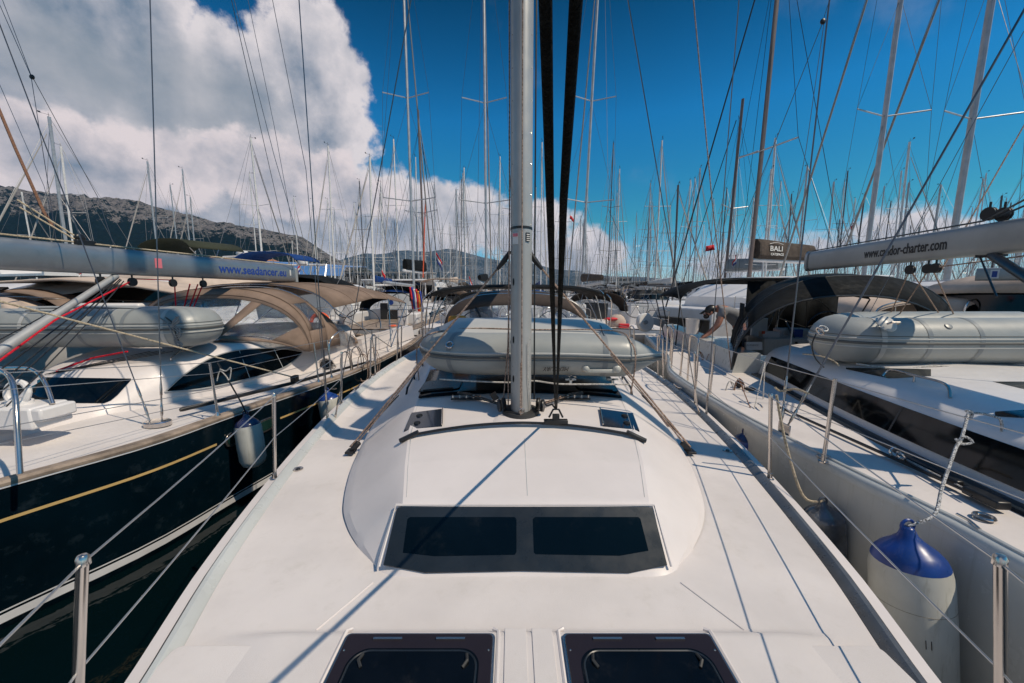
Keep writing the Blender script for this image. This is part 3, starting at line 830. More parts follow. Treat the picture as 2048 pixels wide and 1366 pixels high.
# deck fittings
for x, y in ((596, 940), (668, 777), (1455, 903)):
    p = G(x, y, 1.605); p.z = zdeck(p.x, p.y) + .002
    b = MB(); b.lathe([(0, 0), (.038, 0), (.038, .006), (.02, .004), (0, .004)], p, 20); fc = obj('filler_cap', b, steel, own)
    b = MB(); b.lathe([(0, .004), (.018, .004), (.016, .008), (0, .008)], p, 14); obj('cap_socket', b, black, fc)
for sg in (-1, 1):
    gr = MB(); pts = [V((CX + sg * (roof(Y)[1] + .17), Y, roofz(CX + sg * (roof(Y)[1] + .17), Y) + .055)) for Y in frange(4.0, 6.6, 14)]
    pts = [pts[0] + V((0, -.05, -.06))] + pts + [pts[-1] + V((0, .05, -.06))]
    gr.tube(pts, .011, 8); hr = obj('grab_rail', gr, black, own)
    for k in (4, 8, 12):
        b = MB(); b.tube([pts[k], pts[k] + V((0, 0, -.06))], .010, 6); obj('rail_foot', b, black, hr)
    # midship cleat
    yc = 5.3; xc = CX + sg * (hb(yc) - .06)
    b = MB(); b.tube(cr([(xc, yc - .12, 1.66), (xc, yc - .05, 1.645), (xc, yc + .05, 1.645), (xc, yc + .12, 1.66)], 3), .010, 8); b.tube([(xc, yc - .04, 1.60), (xc, yc - .04, 1.645)], .012, 8); b.tube([(xc, yc + .04, 1.60), (xc, yc + .04, 1.645)], .012, 8); obj('cleat', b, steel, own)
    # bundle of lines along the deck edge
    for k in range(3):
        o_ = .20 + .03 * k
        rope([V((CX + sg * (roof(Y)[0] + .03 + .02 * k), Y, zdeck(CX + sg * (roof(Y)[0] + .05), Y) + .006)) for Y in frange(3.8, 7.2, 10)], .005, (rope_t, black, rope_w)[k], own, 'control_line')
# cockpit coamings, wheels, sprayhood, bimini
b = MB(); b.loft([[(CX - 1.75, y, 1.62), (CX - 1.70, y, 1.98), (CX - 1.35, y, 1.98), (CX - 1.28, y, 1.2)] for y in frange(7.4, 11.4, 8)], cap=True); b.loft([[(CX + 1.28, y, 1.2), (CX + 1.35, y, 1.98), (CX + 1.70, y, 1.98), (CX + 1.75, y, 1.62)] for y in frange(7.4, 11.4, 8)], cap=True)
obj('coaming', b, gel, own)
def wheel(c, r, parent, M=None, m=black, spokes=5):
    M = M or Matrix.Rotation(R(75), 3, 'X')
    b = MB(); b.torus(c, r, .014, 32, 6, M); w_ = obj('steering_wheel', b, m, parent)
    s_ = MB()
    for k in range(spokes):
        a = 2 * math.pi * k / spokes + .3; s_.tube([V(c), V(c) + M @ V((r * math.cos(a), r * math.sin(a), 0))], .007, 5)
    obj('spokes', s_, m, w_); return w_
wheel((CX - .95, 9.6, 2.05), .42, own); wheel((CX + .95, 9.6, 2.05), .42, own)
Hb = 5.95
base = [V((CX + 1.20 * u, Hb + .35 * abs(u) ** 3, roofz(CX + 1.20 * u, 5.95) + .01)) for u in frange(-1, 1, 20)]
brow = arch(CX, 6.42, 2.16, 1.22, 2.83, .12, 3.0)
top1 = arch(CX, 6.62, 2.16, 1.25, 2.92, .12, 3.0)
top2 = arch(CX, 7.15, 2.10, 1.30, 2.96, .10, 3.0)
def between(a, b, t): return [p.lerp(q, t) for p, q in zip(a, b)]
b = MB(); b.loft([base, between(base, brow, .12)]); b.loft([between(base, brow, .86), brow, top1, between(top1, top2, .5), top2]); b.loft([[p for p in between(base, brow, t)[:3]] for t in (.12, .86)]); b.loft([[p for p in between(base, brow, t)[-3:]] for t in (.12, .86)])
shd = obj('sprayhood', b, brownc, own, solid=.008)
b = MB(); b.loft([between(base, brow, t)[2:-2] for t in frange(.12, .86, 6)]); obj('vinyl_window', b, vinyl, shd)
for u in (7, 13):
    b = MB(); b.loft([[between(base, brow, t)[u] + V((k * .018, -.006, 0)) for k in (-1, 1)] for t in frange(.12, .86, 4)]); obj('window_seam', b, charc, shd, solid=.006)
for a_ in (top1, top2):
    b = MB(); b.tube(a_, .013, 8); obj('hood_frame', b, steel, shd)
bm = [arch(CX + .02, Y, z0, hw, zt, 0, 3.2, t0=.22) for Y, z0, hw, zt in ((7.35, 2.62, 1.80, 3.03), (8.0, 2.70, 1.82, 3.085), (8.8, 2.70, 1.82, 3.07), (9.6, 2.64, 1.78, 3.0))]
b = MB(); b.loft(bm); bim = obj('bimini', b, blackc, own, solid=.008)
for i, a_ in enumerate(bm):
    foot = 8.4
    for sg, e in ((-1, a_[0]), (1, a_[-1])):
        b = MB(); b.tube(cr([e + V((-sg * .10, 0, .12)), e + V((0, 0, -.03)), V((CX + sg * 1.86, (e.y + foot) / 2 - .2, 2.25)), V((CX + sg * 1.86, foot - .5 + .2 * i, 1.62))], 5), .0125, 8); obj('bimini_frame', b, steel, bim)

# orange bag stowed in front of the sprayhood
b = MB(); b.box((-.80, 5.72, 2.36), (.27, .16, .50)); tag(obj('buoy_bag', b, orange, None, bevel=.05), 'orange horseshoe buoy bag standing on the cabin top behind the grey dinghy', 'bag')

# ---------------------------------------------------------------- dinghies
def dinghy_tube(path, radii, n=20, sq=1.0):
    b = MB(); b.tube(path, radii, n); return b
dg1 = thing('dinghy', 'grey inflatable dinghy lashed upside down across the white cabin top behind the mast', 'dinghy', (.3, 3.6, 2.1))
yc, zc, rr = 3.38, 2.435, .185
path = [(-.30, 4.35, zc + .04), (-.56, 4.15, zc + .02), (-.70, 3.85, zc + .01), (-.62, 3.55, zc), (-.36, 3.40, zc), (-.1, yc, zc), (.4, yc, zc), (.85, yc, zc - .015), (.98, yc, zc - .02), (1.10, yc, zc - .02), (1.27, yc, zc - .02), (1.30, yc, zc - .02)]
rad = [rr * .95, rr, rr, rr, rr, rr, rr, rr, rr * .97, rr * .72, rr * .22, rr * .20]
sp = cr(path, 5); rd = [rad[min(len(rad) - 1, i // 5)] + (rad[min(len(rad) - 1, i // 5 + 1)] - rad[min(len(rad) - 1, i // 5)]) * ((i % 5) / 5) for i in range(len(sp))]
b = MB(); b.tube(sp, rd, 24, up=(0, 0, 1)); obj('tube', b, hyp, dg1, smooth=60)
path2 = [(x, 4.62 - (y - yc) if y < 3.5 else y + .0, z) for x, y, z in path]
b = MB(); b.tube([(-.45, 4.6, zc + .03), (.4, 4.62, zc + .03), (.95, 4.62, zc + .02), (1.1, 4.62, zc), (1.28, 4.62, zc)], [rr, rr, rr, rr * .7, rr * .2], 20); obj('tube', b, hyp, dg1, smooth=60)
fl = MB(); rows = []
for i in range(13):
    x = -.72 + 1.77 * i / 12
    e = 1 - sstep(abs(x - .12), .72, .95)
    row = []
    for j in range(13):
        v = j / 12; y = 3.40 + 1.2 * v
        z = zc + .07 + (.14 * math.sin(math.pi * min(1, max(0, v))) ** .55 + .045) * (.25 + .75 * e)
        row.append((x, y, z))
    rows.append(row)
fl.loft(rows); obj('floor', fl, hypl, dg1, smooth=60, solid=.02)
for z_, rr_, m_ in ((-.005, .012, rub), (.028, .010, hypl), (-.03, .006, hypd)):
    q = [V(p) for p in sp]; o_ = []
    for i, p in enumerate(q):
        a = q[max(0, i - 1)]; bb = q[min(len(q) - 1, i + 1)]; t = (bb - a); nrm2 = V((t.y, -t.x, 0)).normalized()
        if nrm2.y > 0 and p.x > 0: nrm2 = -nrm2
        o_.append(p + nrm2 * (math.sqrt(max(0, rd[i] ** 2 - z_ ** 2)) + .001) + V((0, 0, z_)))
    rope(o_[10:], rr_, m_, dg1, 'rubbing_strake')
text('MERCURY', .055, (.48, yc - rr * .93 - .004, zc - .085), (-1, 0, 0), (0, .35, -1), txtblack, dg1, width=.22, font_shear=.3)
for i in (42, 34, 26, 18):
    p_, q_ = sp[i], sp[i + 1]; dd = (q_ - p_).normalized()
    b = MB(); b.tube([p_ - dd * .022, p_ + dd * .022], rd[i] + .0025, 24, cap=False, up=(0, 0, 1)); obj('glued_seam', b, hypd, dg1, smooth=60)
b = MB(); b.lathe([(0, 0), (.032, 0), (.03, .008), (.018, .010), (0, .010)], (.02, yc - rr * .74 - .0, zc + rr * .70), 16, Matrix.Rotation(R(48), 3, 'X')); obj('valve', b, hypd, dg1)
# towing eye pad and rope grips
for x in (.75,):
    b = MB(); b.box((x, yc - rr * .82, zc - .12), (.26, .05, .035)); b.ball((x - .13, yc - rr * .85, zc - .10), .035, 6); b.ball((x + .13, yc - rr * .85, zc - .10), .04, 6); obj('lifting_handle', b, fwhite, dg1, bevel=.01)
rope(cr([(-.62, 3.26, 2.235), (-.3, 3.22, 2.225), (0, 3.22, 2.215), (.18, 3.22, 2.23), (.4, 3.21, 2.205), (.75, 3.22, 2.20), (1.0, 3.25, 2.19)], 5), .007, rope_w, dg1, 'grab_line')
for x in (.12, .50, .86):
    b = MB(); b.box((x, 3.25, 2.235), (.09, .02, .012)); b.box((x, 3.25, 2.22), (.02, .02, .04)); obj('line_lug', b, hypl, dg1)
# lashing over the dinghy
la = cr([G(838, 760, 2.0), V((-.84, 3.5, 2.52)), V((-.5, 3.55, 2.635)), V((.2, 3.5, 2.635)), V((.9, 3.45, 2.63)), V((1.0, 3.27, 2.56)), V((1.02, 3.17, 2.42)), V((1.0, 3.2, 2.12))], 6)
rope(la, .006, rope_t, dg1, 'lashing')
rope(cr([V((.80, 4.3, 2.67)), V((.83, 3.7, 2.66)), V((.80, 3.45, 2.625)), V((.79, 3.32, 2.60))], 5), .0045, black, dg1, 'lashing')
b = MB(); b.torus((-.53, 3.28, 2.53), .03, .007, 14, 6, Matrix.Rotation(R(50), 3, 'X')); obj('ring', b, steel, dg1)
# ---------------------------------------------------------------- surface hit + decals that lie on a height-field surface
def hit(px, py, zf, t0=1.5, t1=14.0, step=.012):
    d = ray(px, py); d = d / d.y; t = t0; o = V((0, 0, CAMZ))
    while t < t1:
        p = o + d * t
        if p.z <= zf(p.x, p.y):
            a, b = t - step, t
            for _ in range(8):
                m = (a + b) / 2; q = o + d * m
                if q.z <= zf(q.x, q.y): b = m
                else: a = m
            return o + d * b
        t += step
    return o + d * t1
def pyl(tab, x): return itp(tab, x)
def decal(x0, x1, top, bot, zf, off=.006, nx=24, ny=8, t0=1.5):
    """sheet lying on zf between two outline curves given in view coordinates"""
    b = MB(); rows = []
    for i in range(nx + 1):
        x = x0 + (x1 - x0) * i / nx; yt, yb = pyl(top, x), pyl(bot, x); row = []
        for j in range(ny + 1):
            y = yt + (yb - yt) * j / ny; p = hit(x, y, zf, t0); row.append(p - ray(x, y).normalized() * off)
        rows.append(row)
    b.loft(rows); return b

# ---------------------------------------------------------------- left neighbour: navy sailboat
lb = thing('sailboat', 'navy blue sailboat on the left with gold stripe and lens shaped cabin window', 'sailboat', (-5.0, 5, WZ))
XR = [(-1, -5.6), (0, -5.02), (1, -4.5), (2, -4.03), (2.68, -3.73), (3.43, -3.36), (4.2, -3.2), (4.81, -3.07), (5.74, -2.86), (6.66, -2.70), (8, -2.60), (10, -2.60), (12, -2.78)]
def bc(Y): return -5.75 + .11 * Y
def bxr(Y): return smt(XR, Y)
yy = frange(-1, 12, 60)
h_ = MB(); st1 = MB(); st2 = MB(); S = []; S1 = []; S2 = []; GS = []
def bside(Y, z, sg=1):
    k = itp([(-.2, .55), (.45, .945), (.8, .97), (1.2, .99), (1.6, 1.0)], z)
    return bc(Y) + sg * (bxr(Y) - bc(Y)) * k
for Y in yy:
    zs = [1.58, 1.4, 1.2, 1.0, .8, .6, .45, .2, -.2]
    S.append([(bside(Y, z, 1), Y, z) for z in zs] + [(bside(Y, z, -1), Y, z) for z in zs[::-1]])
h_.loft(S, cap=True, flip=True); obj('hull', h_, navy, lb, smooth=60)
for za, zb, nm, m_ in ((.505, .575, 'boot_stripe', stripe_w), (.595, .607, 'boot_stripe', stripe_w)):
    b = MB(); b.loft([[(bside(Y, z, 1) + .006, Y, z) for z in (zb, (za + zb) / 2, za)] for Y in yy], flip=True); obj(nm, b, m_, lb)
for ya, yb in ((-.5, 4.08), (4.95, 11.5)):
    b = MB(); b.loft([[(bside(Y, z, 1) + .006, Y, z) for z in (1.325, 1.30)] for Y in frange(ya, yb, 30)], flip=True); obj('gold_stripe', b, gold, lb)
for Y in (4.32, 4.72):
    c0 = V((bside(Y, 1.3), Y, 1.30)); n_ = V((1, -.13, .0)).normalized(); uu = V((.13, 1, 0)).normalized()
    def ov(a, b_, off): return [c0 + n_ * off + uu * u * a + V((0, 0, 1)) * v * b_ for u, v in [(math.copysign(abs(math.cos(t)) ** .6, math.cos(t)), math.copysign(abs(math.sin(t)) ** .8, math.sin(t))) for t in [2 * math.pi * k / 24 for k in range(24)]]]
    b = MB(); b.prism(ov(.155, .085, .0), n_ * .014); fr = obj('porthole', b, steel, lb, bevel=.003)
    b = MB(); b.prism(ov(.13, .06, .014), n_ * .004); obj('pane', b, mat('green_glass', (.01, .035, .03), .1), fr)
rail = MB(); rail.loft([[(bxr(Y) - .11, Y, 1.575), (bxr(Y) - .11, Y, 1.605), (bxr(Y) - .0, Y, 1.61), (bxr(Y) + .015, Y, 1.59), (bxr(Y) + .012, Y, 1.565)] for Y in yy], flip=True); obj('teak_rail', rail, teak, lb)
b = MB(); b.loft([[(bside(Y, 1.58, 1) + .010, Y, z) for z in (1.568, 1.552)] for Y in yy], flip=True); obj('rail_trim', b, stripe_w, lb)
rail = MB(); rail.loft([[(2 * bc(Y) - bxr(Y) - .015, Y, 1.58), (2 * bc(Y) - bxr(Y), Y, 1.61), (2 * bc(Y) - bxr(Y) + .11, Y, 1.605), (2 * bc(Y) - bxr(Y) + .11, Y, 1.5)] for Y in yy], flip=True); obj('teak_rail', rail, teak, lb)
def bdz(x, Y): return 1.52 + .05 * (1 - ((x - bc(Y)) / max(.3, bxr(Y) - bc(Y))) ** 2)
BH = [(2.6, .10), (3.1, .48), (4.2, .58), (4.4, .66), (4.7, .82), (5.0, .97), (5.5, 1.13), (6, 1.25), (7, 1.38), (8, 1.42), (8.6, 1.42)]
BZ = [(2.6, 1.56), (3.2, 1.66), (4.2, 1.70), (4.32, 1.72), (4.72, 1.97), (5.2, 2.08), (6, 2.17), (7.0, 2.22), (8.6, 2.22)]
def bz(x, Y):
    if Y < 2.6 or Y > 8.6: return bdz(x, Y)
    w_, zt = smt(BH, Y), smt(BZ, Y); ax = abs(x - bc(Y))
    if ax >= w_: return bdz(x, Y)
    i = w_ - ax; lean = min(.32, w_ * .5)
    base = 1.56
    if i < lean: return base + (zt - base) * (1 - (1 - i / lean) ** 1.9) ** .75
    return zt + .05 * (1 - (ax / max(.01, w_ - lean)) ** 2)
dk = MB(); dk.loft([[(bc(Y) + (bxr(Y) - bc(Y)) * u - .05 * u, Y, bdz(bc(Y) + (bxr(Y) - bc(Y)) * u, Y)) for u in frange(-1, 1, 20)] for Y in yy]); obj('deck', dk, geldeck, lb)
ho = MB(); secs = []
for Y in frange(2.62, 8.6, 110):
    w_ = smt(BH, Y); lean = min(.32, w_ * .5)
    xs = [-w_ + lean * k / 8 for k in range(8)] + [(-(w_ - lean) + 2 * (w_ - lean) * k / 20) for k in range(21)] + [w_ - lean * k / 8 for k in range(7, -1, -1)]
    secs.append([(bc(Y) + x, Y, bz(bc(Y) + x, Y) if abs(x) < w_ - 1e-6 else 1.53) for x in xs])
ho.loft(secs + [[(x, 8.61, 1.2) for x, y, z in secs[-1]]]); obj('cabin', ho, gel, lb, smooth=55)
dl = decal(330, 603, [(330, 783), (365, 752), (410, 722), (450, 706), (490, 699), (540, 697), (580, 700), (603, 704)], [(330, 784), (400, 777), (470, 763), (530, 748), (570, 733), (590, 719), (603, 705)], bz, .008, 30, 8, 3.5)
wv_ = obj('cabin_window', dl, glassd, lb, label='lens shaped dark cabin window')
ed = cr([hit(x, y, bz, 3.5) - ray(x, y).normalized() * .012 for x, y in [(330, 784), (365, 752), (410, 722), (450, 706), (490, 698.5), (540, 696.5), (580, 699), (604, 704), (590, 720), (570, 734), (530, 749), (470, 764), (400, 778), (330, 784)]], 4)
b = MB(); b.tube(ed, .009, 6); obj('window_rim', b, alu, wv_)
for a_, b_ in (((478, 700), (500, 757)), ((548, 698), (566, 735))):
    rope([hit(*a_, bz, 3.5) - ray(*a_).normalized() * .012, hit((a_[0] + b_[0]) / 2, (a_[1] + b_[1]) / 2, bz, 3.5) - ray(*a_).normalized() * .014, hit(*b_, bz, 3.5) - ray(*a_).normalized() * .012], .004, gelgrey, wv_, 'mullion')
dl = decal(-60, 262, [(-60, 752), (262, 757)], [(-60, 806), (215, 806), (235, 790), (262, 760)], bz, .010, 24, 8, 2.2)
obj('windscreen', dl, glassd, lb)
dl = decal(640, 667, [(640, 722), (652, 718), (667, 722)], [(640, 732), (650, 740), (667, 738)], bz, .010, 8, 4, 3.5); pf = obj('portlight', dl, glassd, lb)
b = MB(); b.tube([hit(x, y, bz, 3.5) - ray(x, y).normalized() * .014 for x, y in ((640, 722), (652, 717), (664, 721), (672, 734), (666, 740), (652, 741), (643, 733), (640, 722))], .012, 6); obj('portlight_rim', b, steel, pf)
# chainplate disc, shrouds
cb = G(315, 845, 1.58)
b = MB(); b.loft([[cb + V((.13 * math.cos(t) * k, .10 * math.sin(t) * k, z)) for t in [2 * math.pi * i / 20 for i in range(20)]] for k, z in ((1, -.03), (1, .012), (.9, .022), (.3, .024))], closed=True, cap=True); obj('chainplate', b, steel, lb)
shroud(cb + V((.05, 0, .02)), P(300, 0, 4.5), 6, lb, r=.0055)
shroud(cb + V((-.08, 0, .02)), P(140, 420, 4.3), 8, lb, r=.0055)
rope([P(300, 0, 4.5) + V((0, 0, 6)), P(5, 0, 6), P(5, 0, 6)][1:2] + [P(62, 150, 6)], .0035, wire, lb, 'lazy_line')
rope([P(5, 0, 6) + V((-1.0, 0, 3)), P(62, 152, 6)], .004, wire, lb, 'lazy_line'); rope([P(62, 152, 6), P(98, 380, 5.0), P(112, 480, 4.6)], .004, wire, lb, 'lazy_line'); rope([P(66, 156, 6), P(196, 395, 7.0), P(232, 505, 5.6)], .004, wire, lb, 'lazy_line')
b = MB(); b.ball(P(64, 154, 6), .035, 6, (1, .6, 1)); obj('lazy_block', b, black, lb)
rope([P(-20, 125, 6.5), P(88, 372, 6.5), P(106, 440, 6.0)], .0035, wire, lb, 'lazy_line')
rope([P(-60, 80, 5.6), P(30, 295, 5.2), P(88, 425, 5.0), P(108, 456, 5.0)], .016, rope_b, lb, 'topping_lift')
rope([P(461, -30, 9), P(548, 310, 9), P(612, 530, 9)], .006, wire, lb, 'backstay')
rope([P(494, -10, 9), P(548, 250, 9), P(590, 480, 9)], .005, wire, lb, 'backstay')
# mast (out of the frame) and boom
BM = V((-5.42, 2.75, 0))
b = MB(); b.tube([(BM.x, BM.y, 1.9), (BM.x, BM.y, 18)], .10, 16, ry=.14); obj('mast', b, alu, lb)
def boomm(a, b_, hw, hh, n=6, ends=None):
    a = V(a); b_ = V(b_); d_ = (b_ - a).normalized(); s_ = V((d_.y, -d_.x, 0)).normalized(); up = s_.cross(d_)
    secs = []
    for i in range(n + 1):
        c0 = a.lerp(b_, i / n); kz = 1.0
        secs.append([c0 + s_ * (hw * math.copysign(abs(math.cos(t)) ** .55, math.cos(t))) + up * (hh * math.copysign(abs(math.sin(t)) ** .75, math.sin(t))) for t in [2 * math.pi * k / 24 for k in range(24)]])
    m = MB(); m.loft(secs, closed=True, cap=True); return m, d_, s_, up
ba, bb = V((-5.40, 2.95, 3.37)), V((-4.42, 7.95, 3.30))
m_, bd, bs, bu = boomm(ba, bb, .075, .165)
bbo = obj('boom', m_, boomalu, lb, smooth=60, label='silver boom with blue web address')
def on_boom(a, dr, px):
    k = (px - 1024) / FPX      # x/depth ; depth ~ Y*CT-(z-3)*ST
    lo, hi = 0.0, 9.0
    def f(t):
        p = a + dr * t; return p.x - k * (p.y * CT - (p.z - 3) * ST)
    for _ in range(50):
        m = (lo + hi) / 2
        if (f(lo) < 0) == (f(m) < 0): lo = m
        else: hi = m
    return lo
t0_ = on_boom(ba, bd, 430); t1_ = on_boom(ba, bd, 566)
text('www.seadancer.eu', .20, ba + bd * t0_ + bs * .077 - bu * .062, bd, bu, txtblue, bbo, width=t1_ - t0_, bold=.004)
for t_, m__, w__, h__ in ((on_boom(ba, bd, 308), pink, .09, .13), (on_boom(ba, bd, 574), txtwhite, .035, .11)):
    b = MB(); b.prism([ba + bd * (t_ + u * w__ / 2) + bs * .076 + bu * (v * h__ / 2 + .01) for u, v in ((-1, -1), (1, -1), (1, 1), (-1, 1))], bs * .002); obj('label', b, m__, bbo)
b = MB(); b.prism([bb + bs * x + bu * z for x, z in ((-.08, -.17), (.08, -.17), (.08, .10), (-.08, .17))], bd * .07); obj('boom_end', b, boomgrey, bbo, bevel=.01)
# halyard along the boom top, blocks, vang, red mainsheet
rope([ba + bd * .5 + bu * .2, ba + bd * on_boom(ba, bd, 190) + bu * .19, ba + bd * on_boom(ba, bd, 380) + bu * .185, bb + bu * .17], .010, rope_y, bbo, 'outhaul')
rope([P(35, 400, 4.6), ba + bd * on_boom(ba, bd, 175) + bu * .20], .009, rope_y, bbo, 'reef_line'); rope([P(40, 415, 4.6), ba + bd * on_boom(ba, bd, 165) + bu * .19], .009, rope_y, bbo, 'reef_line')
tp = ba + bd * on_boom(ba, bd, 175) + bu * .19
b = MB(); b.box(tp + V((0, 0, .0)), (.05, .22, .07)); b.ball(tp + V((0, -.05, .06)), .06, 6, (.5, 1, .8)); obj('boom_block', b, black, bbo, bevel=.01)
def bpt(px, dz=-.18): return ba + bd * on_boom(ba, bd, px) + V((0, 0, dz))
def block(p, parent, r=.055):
    b = MB(); Mx = Matrix.Rotation(R(90), 3, 'Y'); b.lathe([(0, -.018), (r, -.018), (r, -.006), (r * .8, 0), (r, .006), (r, .018), (0, .018)], p, 14, Mx); b.tube([p + V((0, 0, r)), p + V((0, 0, r + .05))], .01, 6); return obj('pulley', b, black, parent)
for x in (196, 260, 342, 403): block(bpt(x, -.25), bbo)
v0 = bpt(228, -.18); v1 = P(0, 702, 3.6); vd = (v1 - v0).normalized()
b = MB(); b.tube([v0, v0 + vd * .55, v0 + vd * .95, v0 + vd * .96], .036, 14); b.tube([v0 + vd * .94, v1, v1 + vd * .6], .046, 14); obj('kicker_strut', b, alu, lb, smooth=60)
for k, (o1, m__, r__) in enumerate(((V((.05, 0, -.05)), black, .008), (V((.09, 0, -.08)), black, .007), (V((.12, 0, -.10)), black, .007), (V((-.04, 0, .05)), black, .006), (V((.15, .03, -.13)), black, .006))):
    rope(sag(v0 + o1 * .5, v1 + vd * .4 + o1 * 2.0, .03, 8), r__, m__, lb, 'kicker_line')
rope([bpt(258, -.24), P(110, 640, 4.0), P(-10, 728, 3.5)], .010, rope_r, lb, 'red_sheet')
rope([bpt(258, -.21), bpt(336, -.21)], .007, rope_r, lb, 'red_sheet')
for a_, b_ in ((345, (353, 640)), (376, (362, 640)), (392, (370, 640)), (402, (377, 640))): rope([bpt(a_, -.26), P(b_[0], b_[1], 6.2)], .009, rope_r, lb, 'red_sheet')
rope([hit(112, 747, bz, 2.5) + V((0, 0, .03)), hit(185, 724, bz, 2.5) + V((0, 0, .05)), P(255, 703, 4.9)], .011, rope_r, lb, 'red_sheet')
for k in range(4): rope([hit(90 + 8 * k, 752 - k, bz, 2.5) + V((0, 0, .02)), P(300 + 15 * k, 703, 5.0)], .005, black, lb, 'control_line')
# vents, hoops, deck rod, genoa sheet
bx = P(40, 828, 3.55)
b = MB(); b.box(bx, (.62, .34, .20), taper=.94); b.box(bx + V((.33, 0, .03)), (.10, .3, .12)); vb = obj('locker_box', b, gelw, lb, bevel=.02)
b = MB(); b.torus(P(35, 785, 3.55), .10, .026, 18, 8, Matrix.Rotation(R(80), 3, 'X')); b.lathe([(.09, 0), (.09, .03), (.06, .05), (0, .05)], P(40, 808, 3.55), 16); obj('cowl_vent', b, gelw, vb)
for pts, Y_ in (([(40, 948), (34, 850), (30, 790), (18, 752), (-12, 738), (-60, 735)], 2.62), ([(106, 808), (90, 765), (70, 742), (40, 736), (-30, 738)], 3.55)):
    q = [P(x, y, Y_ + .10 * i) for i, (x, y) in enumerate(pts)]; b = MB(); b.tube(cr(q, 5), .017, 10); obj('grab_hoop', b, steel, lb)
q0, q1, q2 = G(360, 820, 1.64), G(590, 765, 1.64), G(742, 722, 1.64)
b = MB(); b.tube([q0, q0 + (q1 - q0) * .02, q1, q2], [.02, .026, .026, .02], 10); obj('deck_pole', b, black, lb)
rope(sag(P(-30, 595, 3.4), q1 + V((-.02, 0, .08)), -.0, 10), .009, rope_y, lb, 'genoa_sheet')
b = MB(); b.box(q1 + V((0, 0, .06)), (.07, .12, .09)); obj('genoa_car', b, black, lb, bevel=.01)
gr = [hit(x, y, bz, 3.0) + V((0, 0, .05)) for x, y in ((345, 722), (385, 700), (470, 680), (535, 682))]
b = MB(); b.tube(cr([gr[0] + V((0, 0, -.05))] + gr + [gr[-1] + V((0, 0, -.05))], 4), .010, 6); obj('grab_rail', b, steel, lb)
# stanchions + lifelines
tops = [P(22, 745, 2.72), ]; mids = [P(30, 850, 2.72)]
for Y in (4.18, 5.75, 6.05, 7.2, 7.5, 9.0):
    b0 = V((bxr(Y) - .06, Y, 1.60)); t0 = b0 + V((-.03, .0, .60))
    b = MB(); b.tube([b0, t0], .012, 8); so = obj('stanchion', b, steel, lb)
    b = MB(); b.lathe([(.03, 0), (.03, .01), (.016, .04), (.013, .05)], b0, 10); obj('stanchion_base', b, steel, so)
    tops.append(t0); mids.append(b0.lerp(t0, .5))
for lst in (tops, mids):
    a = lst[0] + V((-.9, -1.0, .0)); rope([a] + lst, .0035, wirel, lb, 'lifeline')
    rope([p + V((0, 0, -.12)) for p in [a] + lst], .003, wirel, lb, 'lifeline')
b = MB(); b.tube(cr([V((bxr(6.05) - .06, 6.05, 1.6)), V((bxr(6.05) - .07, 6.05, 2.1)), V((bxr(6.3) - .07, 6.2, 2.28)), V((bxr(6.5) - .07, 6.5, 2.25)), V((bxr(6.7) - .06, 6.6, 1.6))], 5), .013, 8); obj('gate_hoop', b, steel, lb)
for (x, y) in ((690, 700), (712, 690), (745, 692), (725, 705)):
    c0 = P(x, y, 6.8); pts = [c0 + V((.07 * math.sin(k * 1.1) * (1 + .1 * k), 0, -.28 + .26 * math.cos(k * 1.1))) for k in range(10)]
    rope(cr(pts, 3), .007, rope_t if x % 2 else black, lb, 'coiled_line')
rope(cr([P(440, 738, 4.2), P(452, 742, 4.2), P(462, 735, 4.2), P(459, 760, 4.2), P(452, 752, 4.2), P(440, 742, 4.2), P(434, 762, 4.2)], 4), .006, rope_w, lb, 'tied_line')
# tan sprayhood and bimini
hcx = bc(6.8)
a_base = [V((hcx + 1.50 * u, 5.85 + .65 * abs(u) ** 3, 2.22 - .26 * abs(u) ** 5)) for u in frange(-1, 1, 24)]
a1 = arch(bc(7.0) + .02, 6.6, 1.92, 1.54, 3.0, .06, 2.5, n=24); a1b = arch(bc(7.2), 7.25, 1.90, 1.50, 3.02, .10, 2.5, n=24)
def tan_part(ps, nm='sprayhood', m=tan, parent=lb, solid=.008):
    b = MB(); b.loft(ps); return obj(nm, b, m, parent, solid=solid)
b = MB(); b.loft([a_base, between(a_base, a1, .10)]); b.loft([between(a_base, a1, .80), between(a_base, a1, .9), a1]); b.loft([a[0:19] for a in (a1, between(a1, a1b, .5), a1b)]); b.loft([a[22:25] for a in (a1, between(a1, a1b, .5), a1b)]); b.loft([a[18:23] for a in (a1, between(a1, a1b, .22))]); b.loft([a[18:23] for a in (between(a1, a1b, .85), a1b)])
for lo, hi in ((0, 3), (8, 9), (15, 16), (21, 24)): b.loft([between(a_base, a1, t)[lo:hi + 1] for t in (.10, .33, .57, .80)])
shb = obj('sprayhood', b, tan, lb, solid=.008)
for lo, hi in ((3, 8), (9, 15), (16, 21)):
    b = MB(); b.loft([between(a_base, a1, t)[lo:hi + 1] for t in (.10, .33, .57, .80)]); obj('vinyl_window', b, vinyl, shb)
b = MB(); b.loft([a[18:23] for a in (between(a1, a1b, .22), between(a1, a1b, .85))]); obj('vinyl_window', b, vinyl, shb)
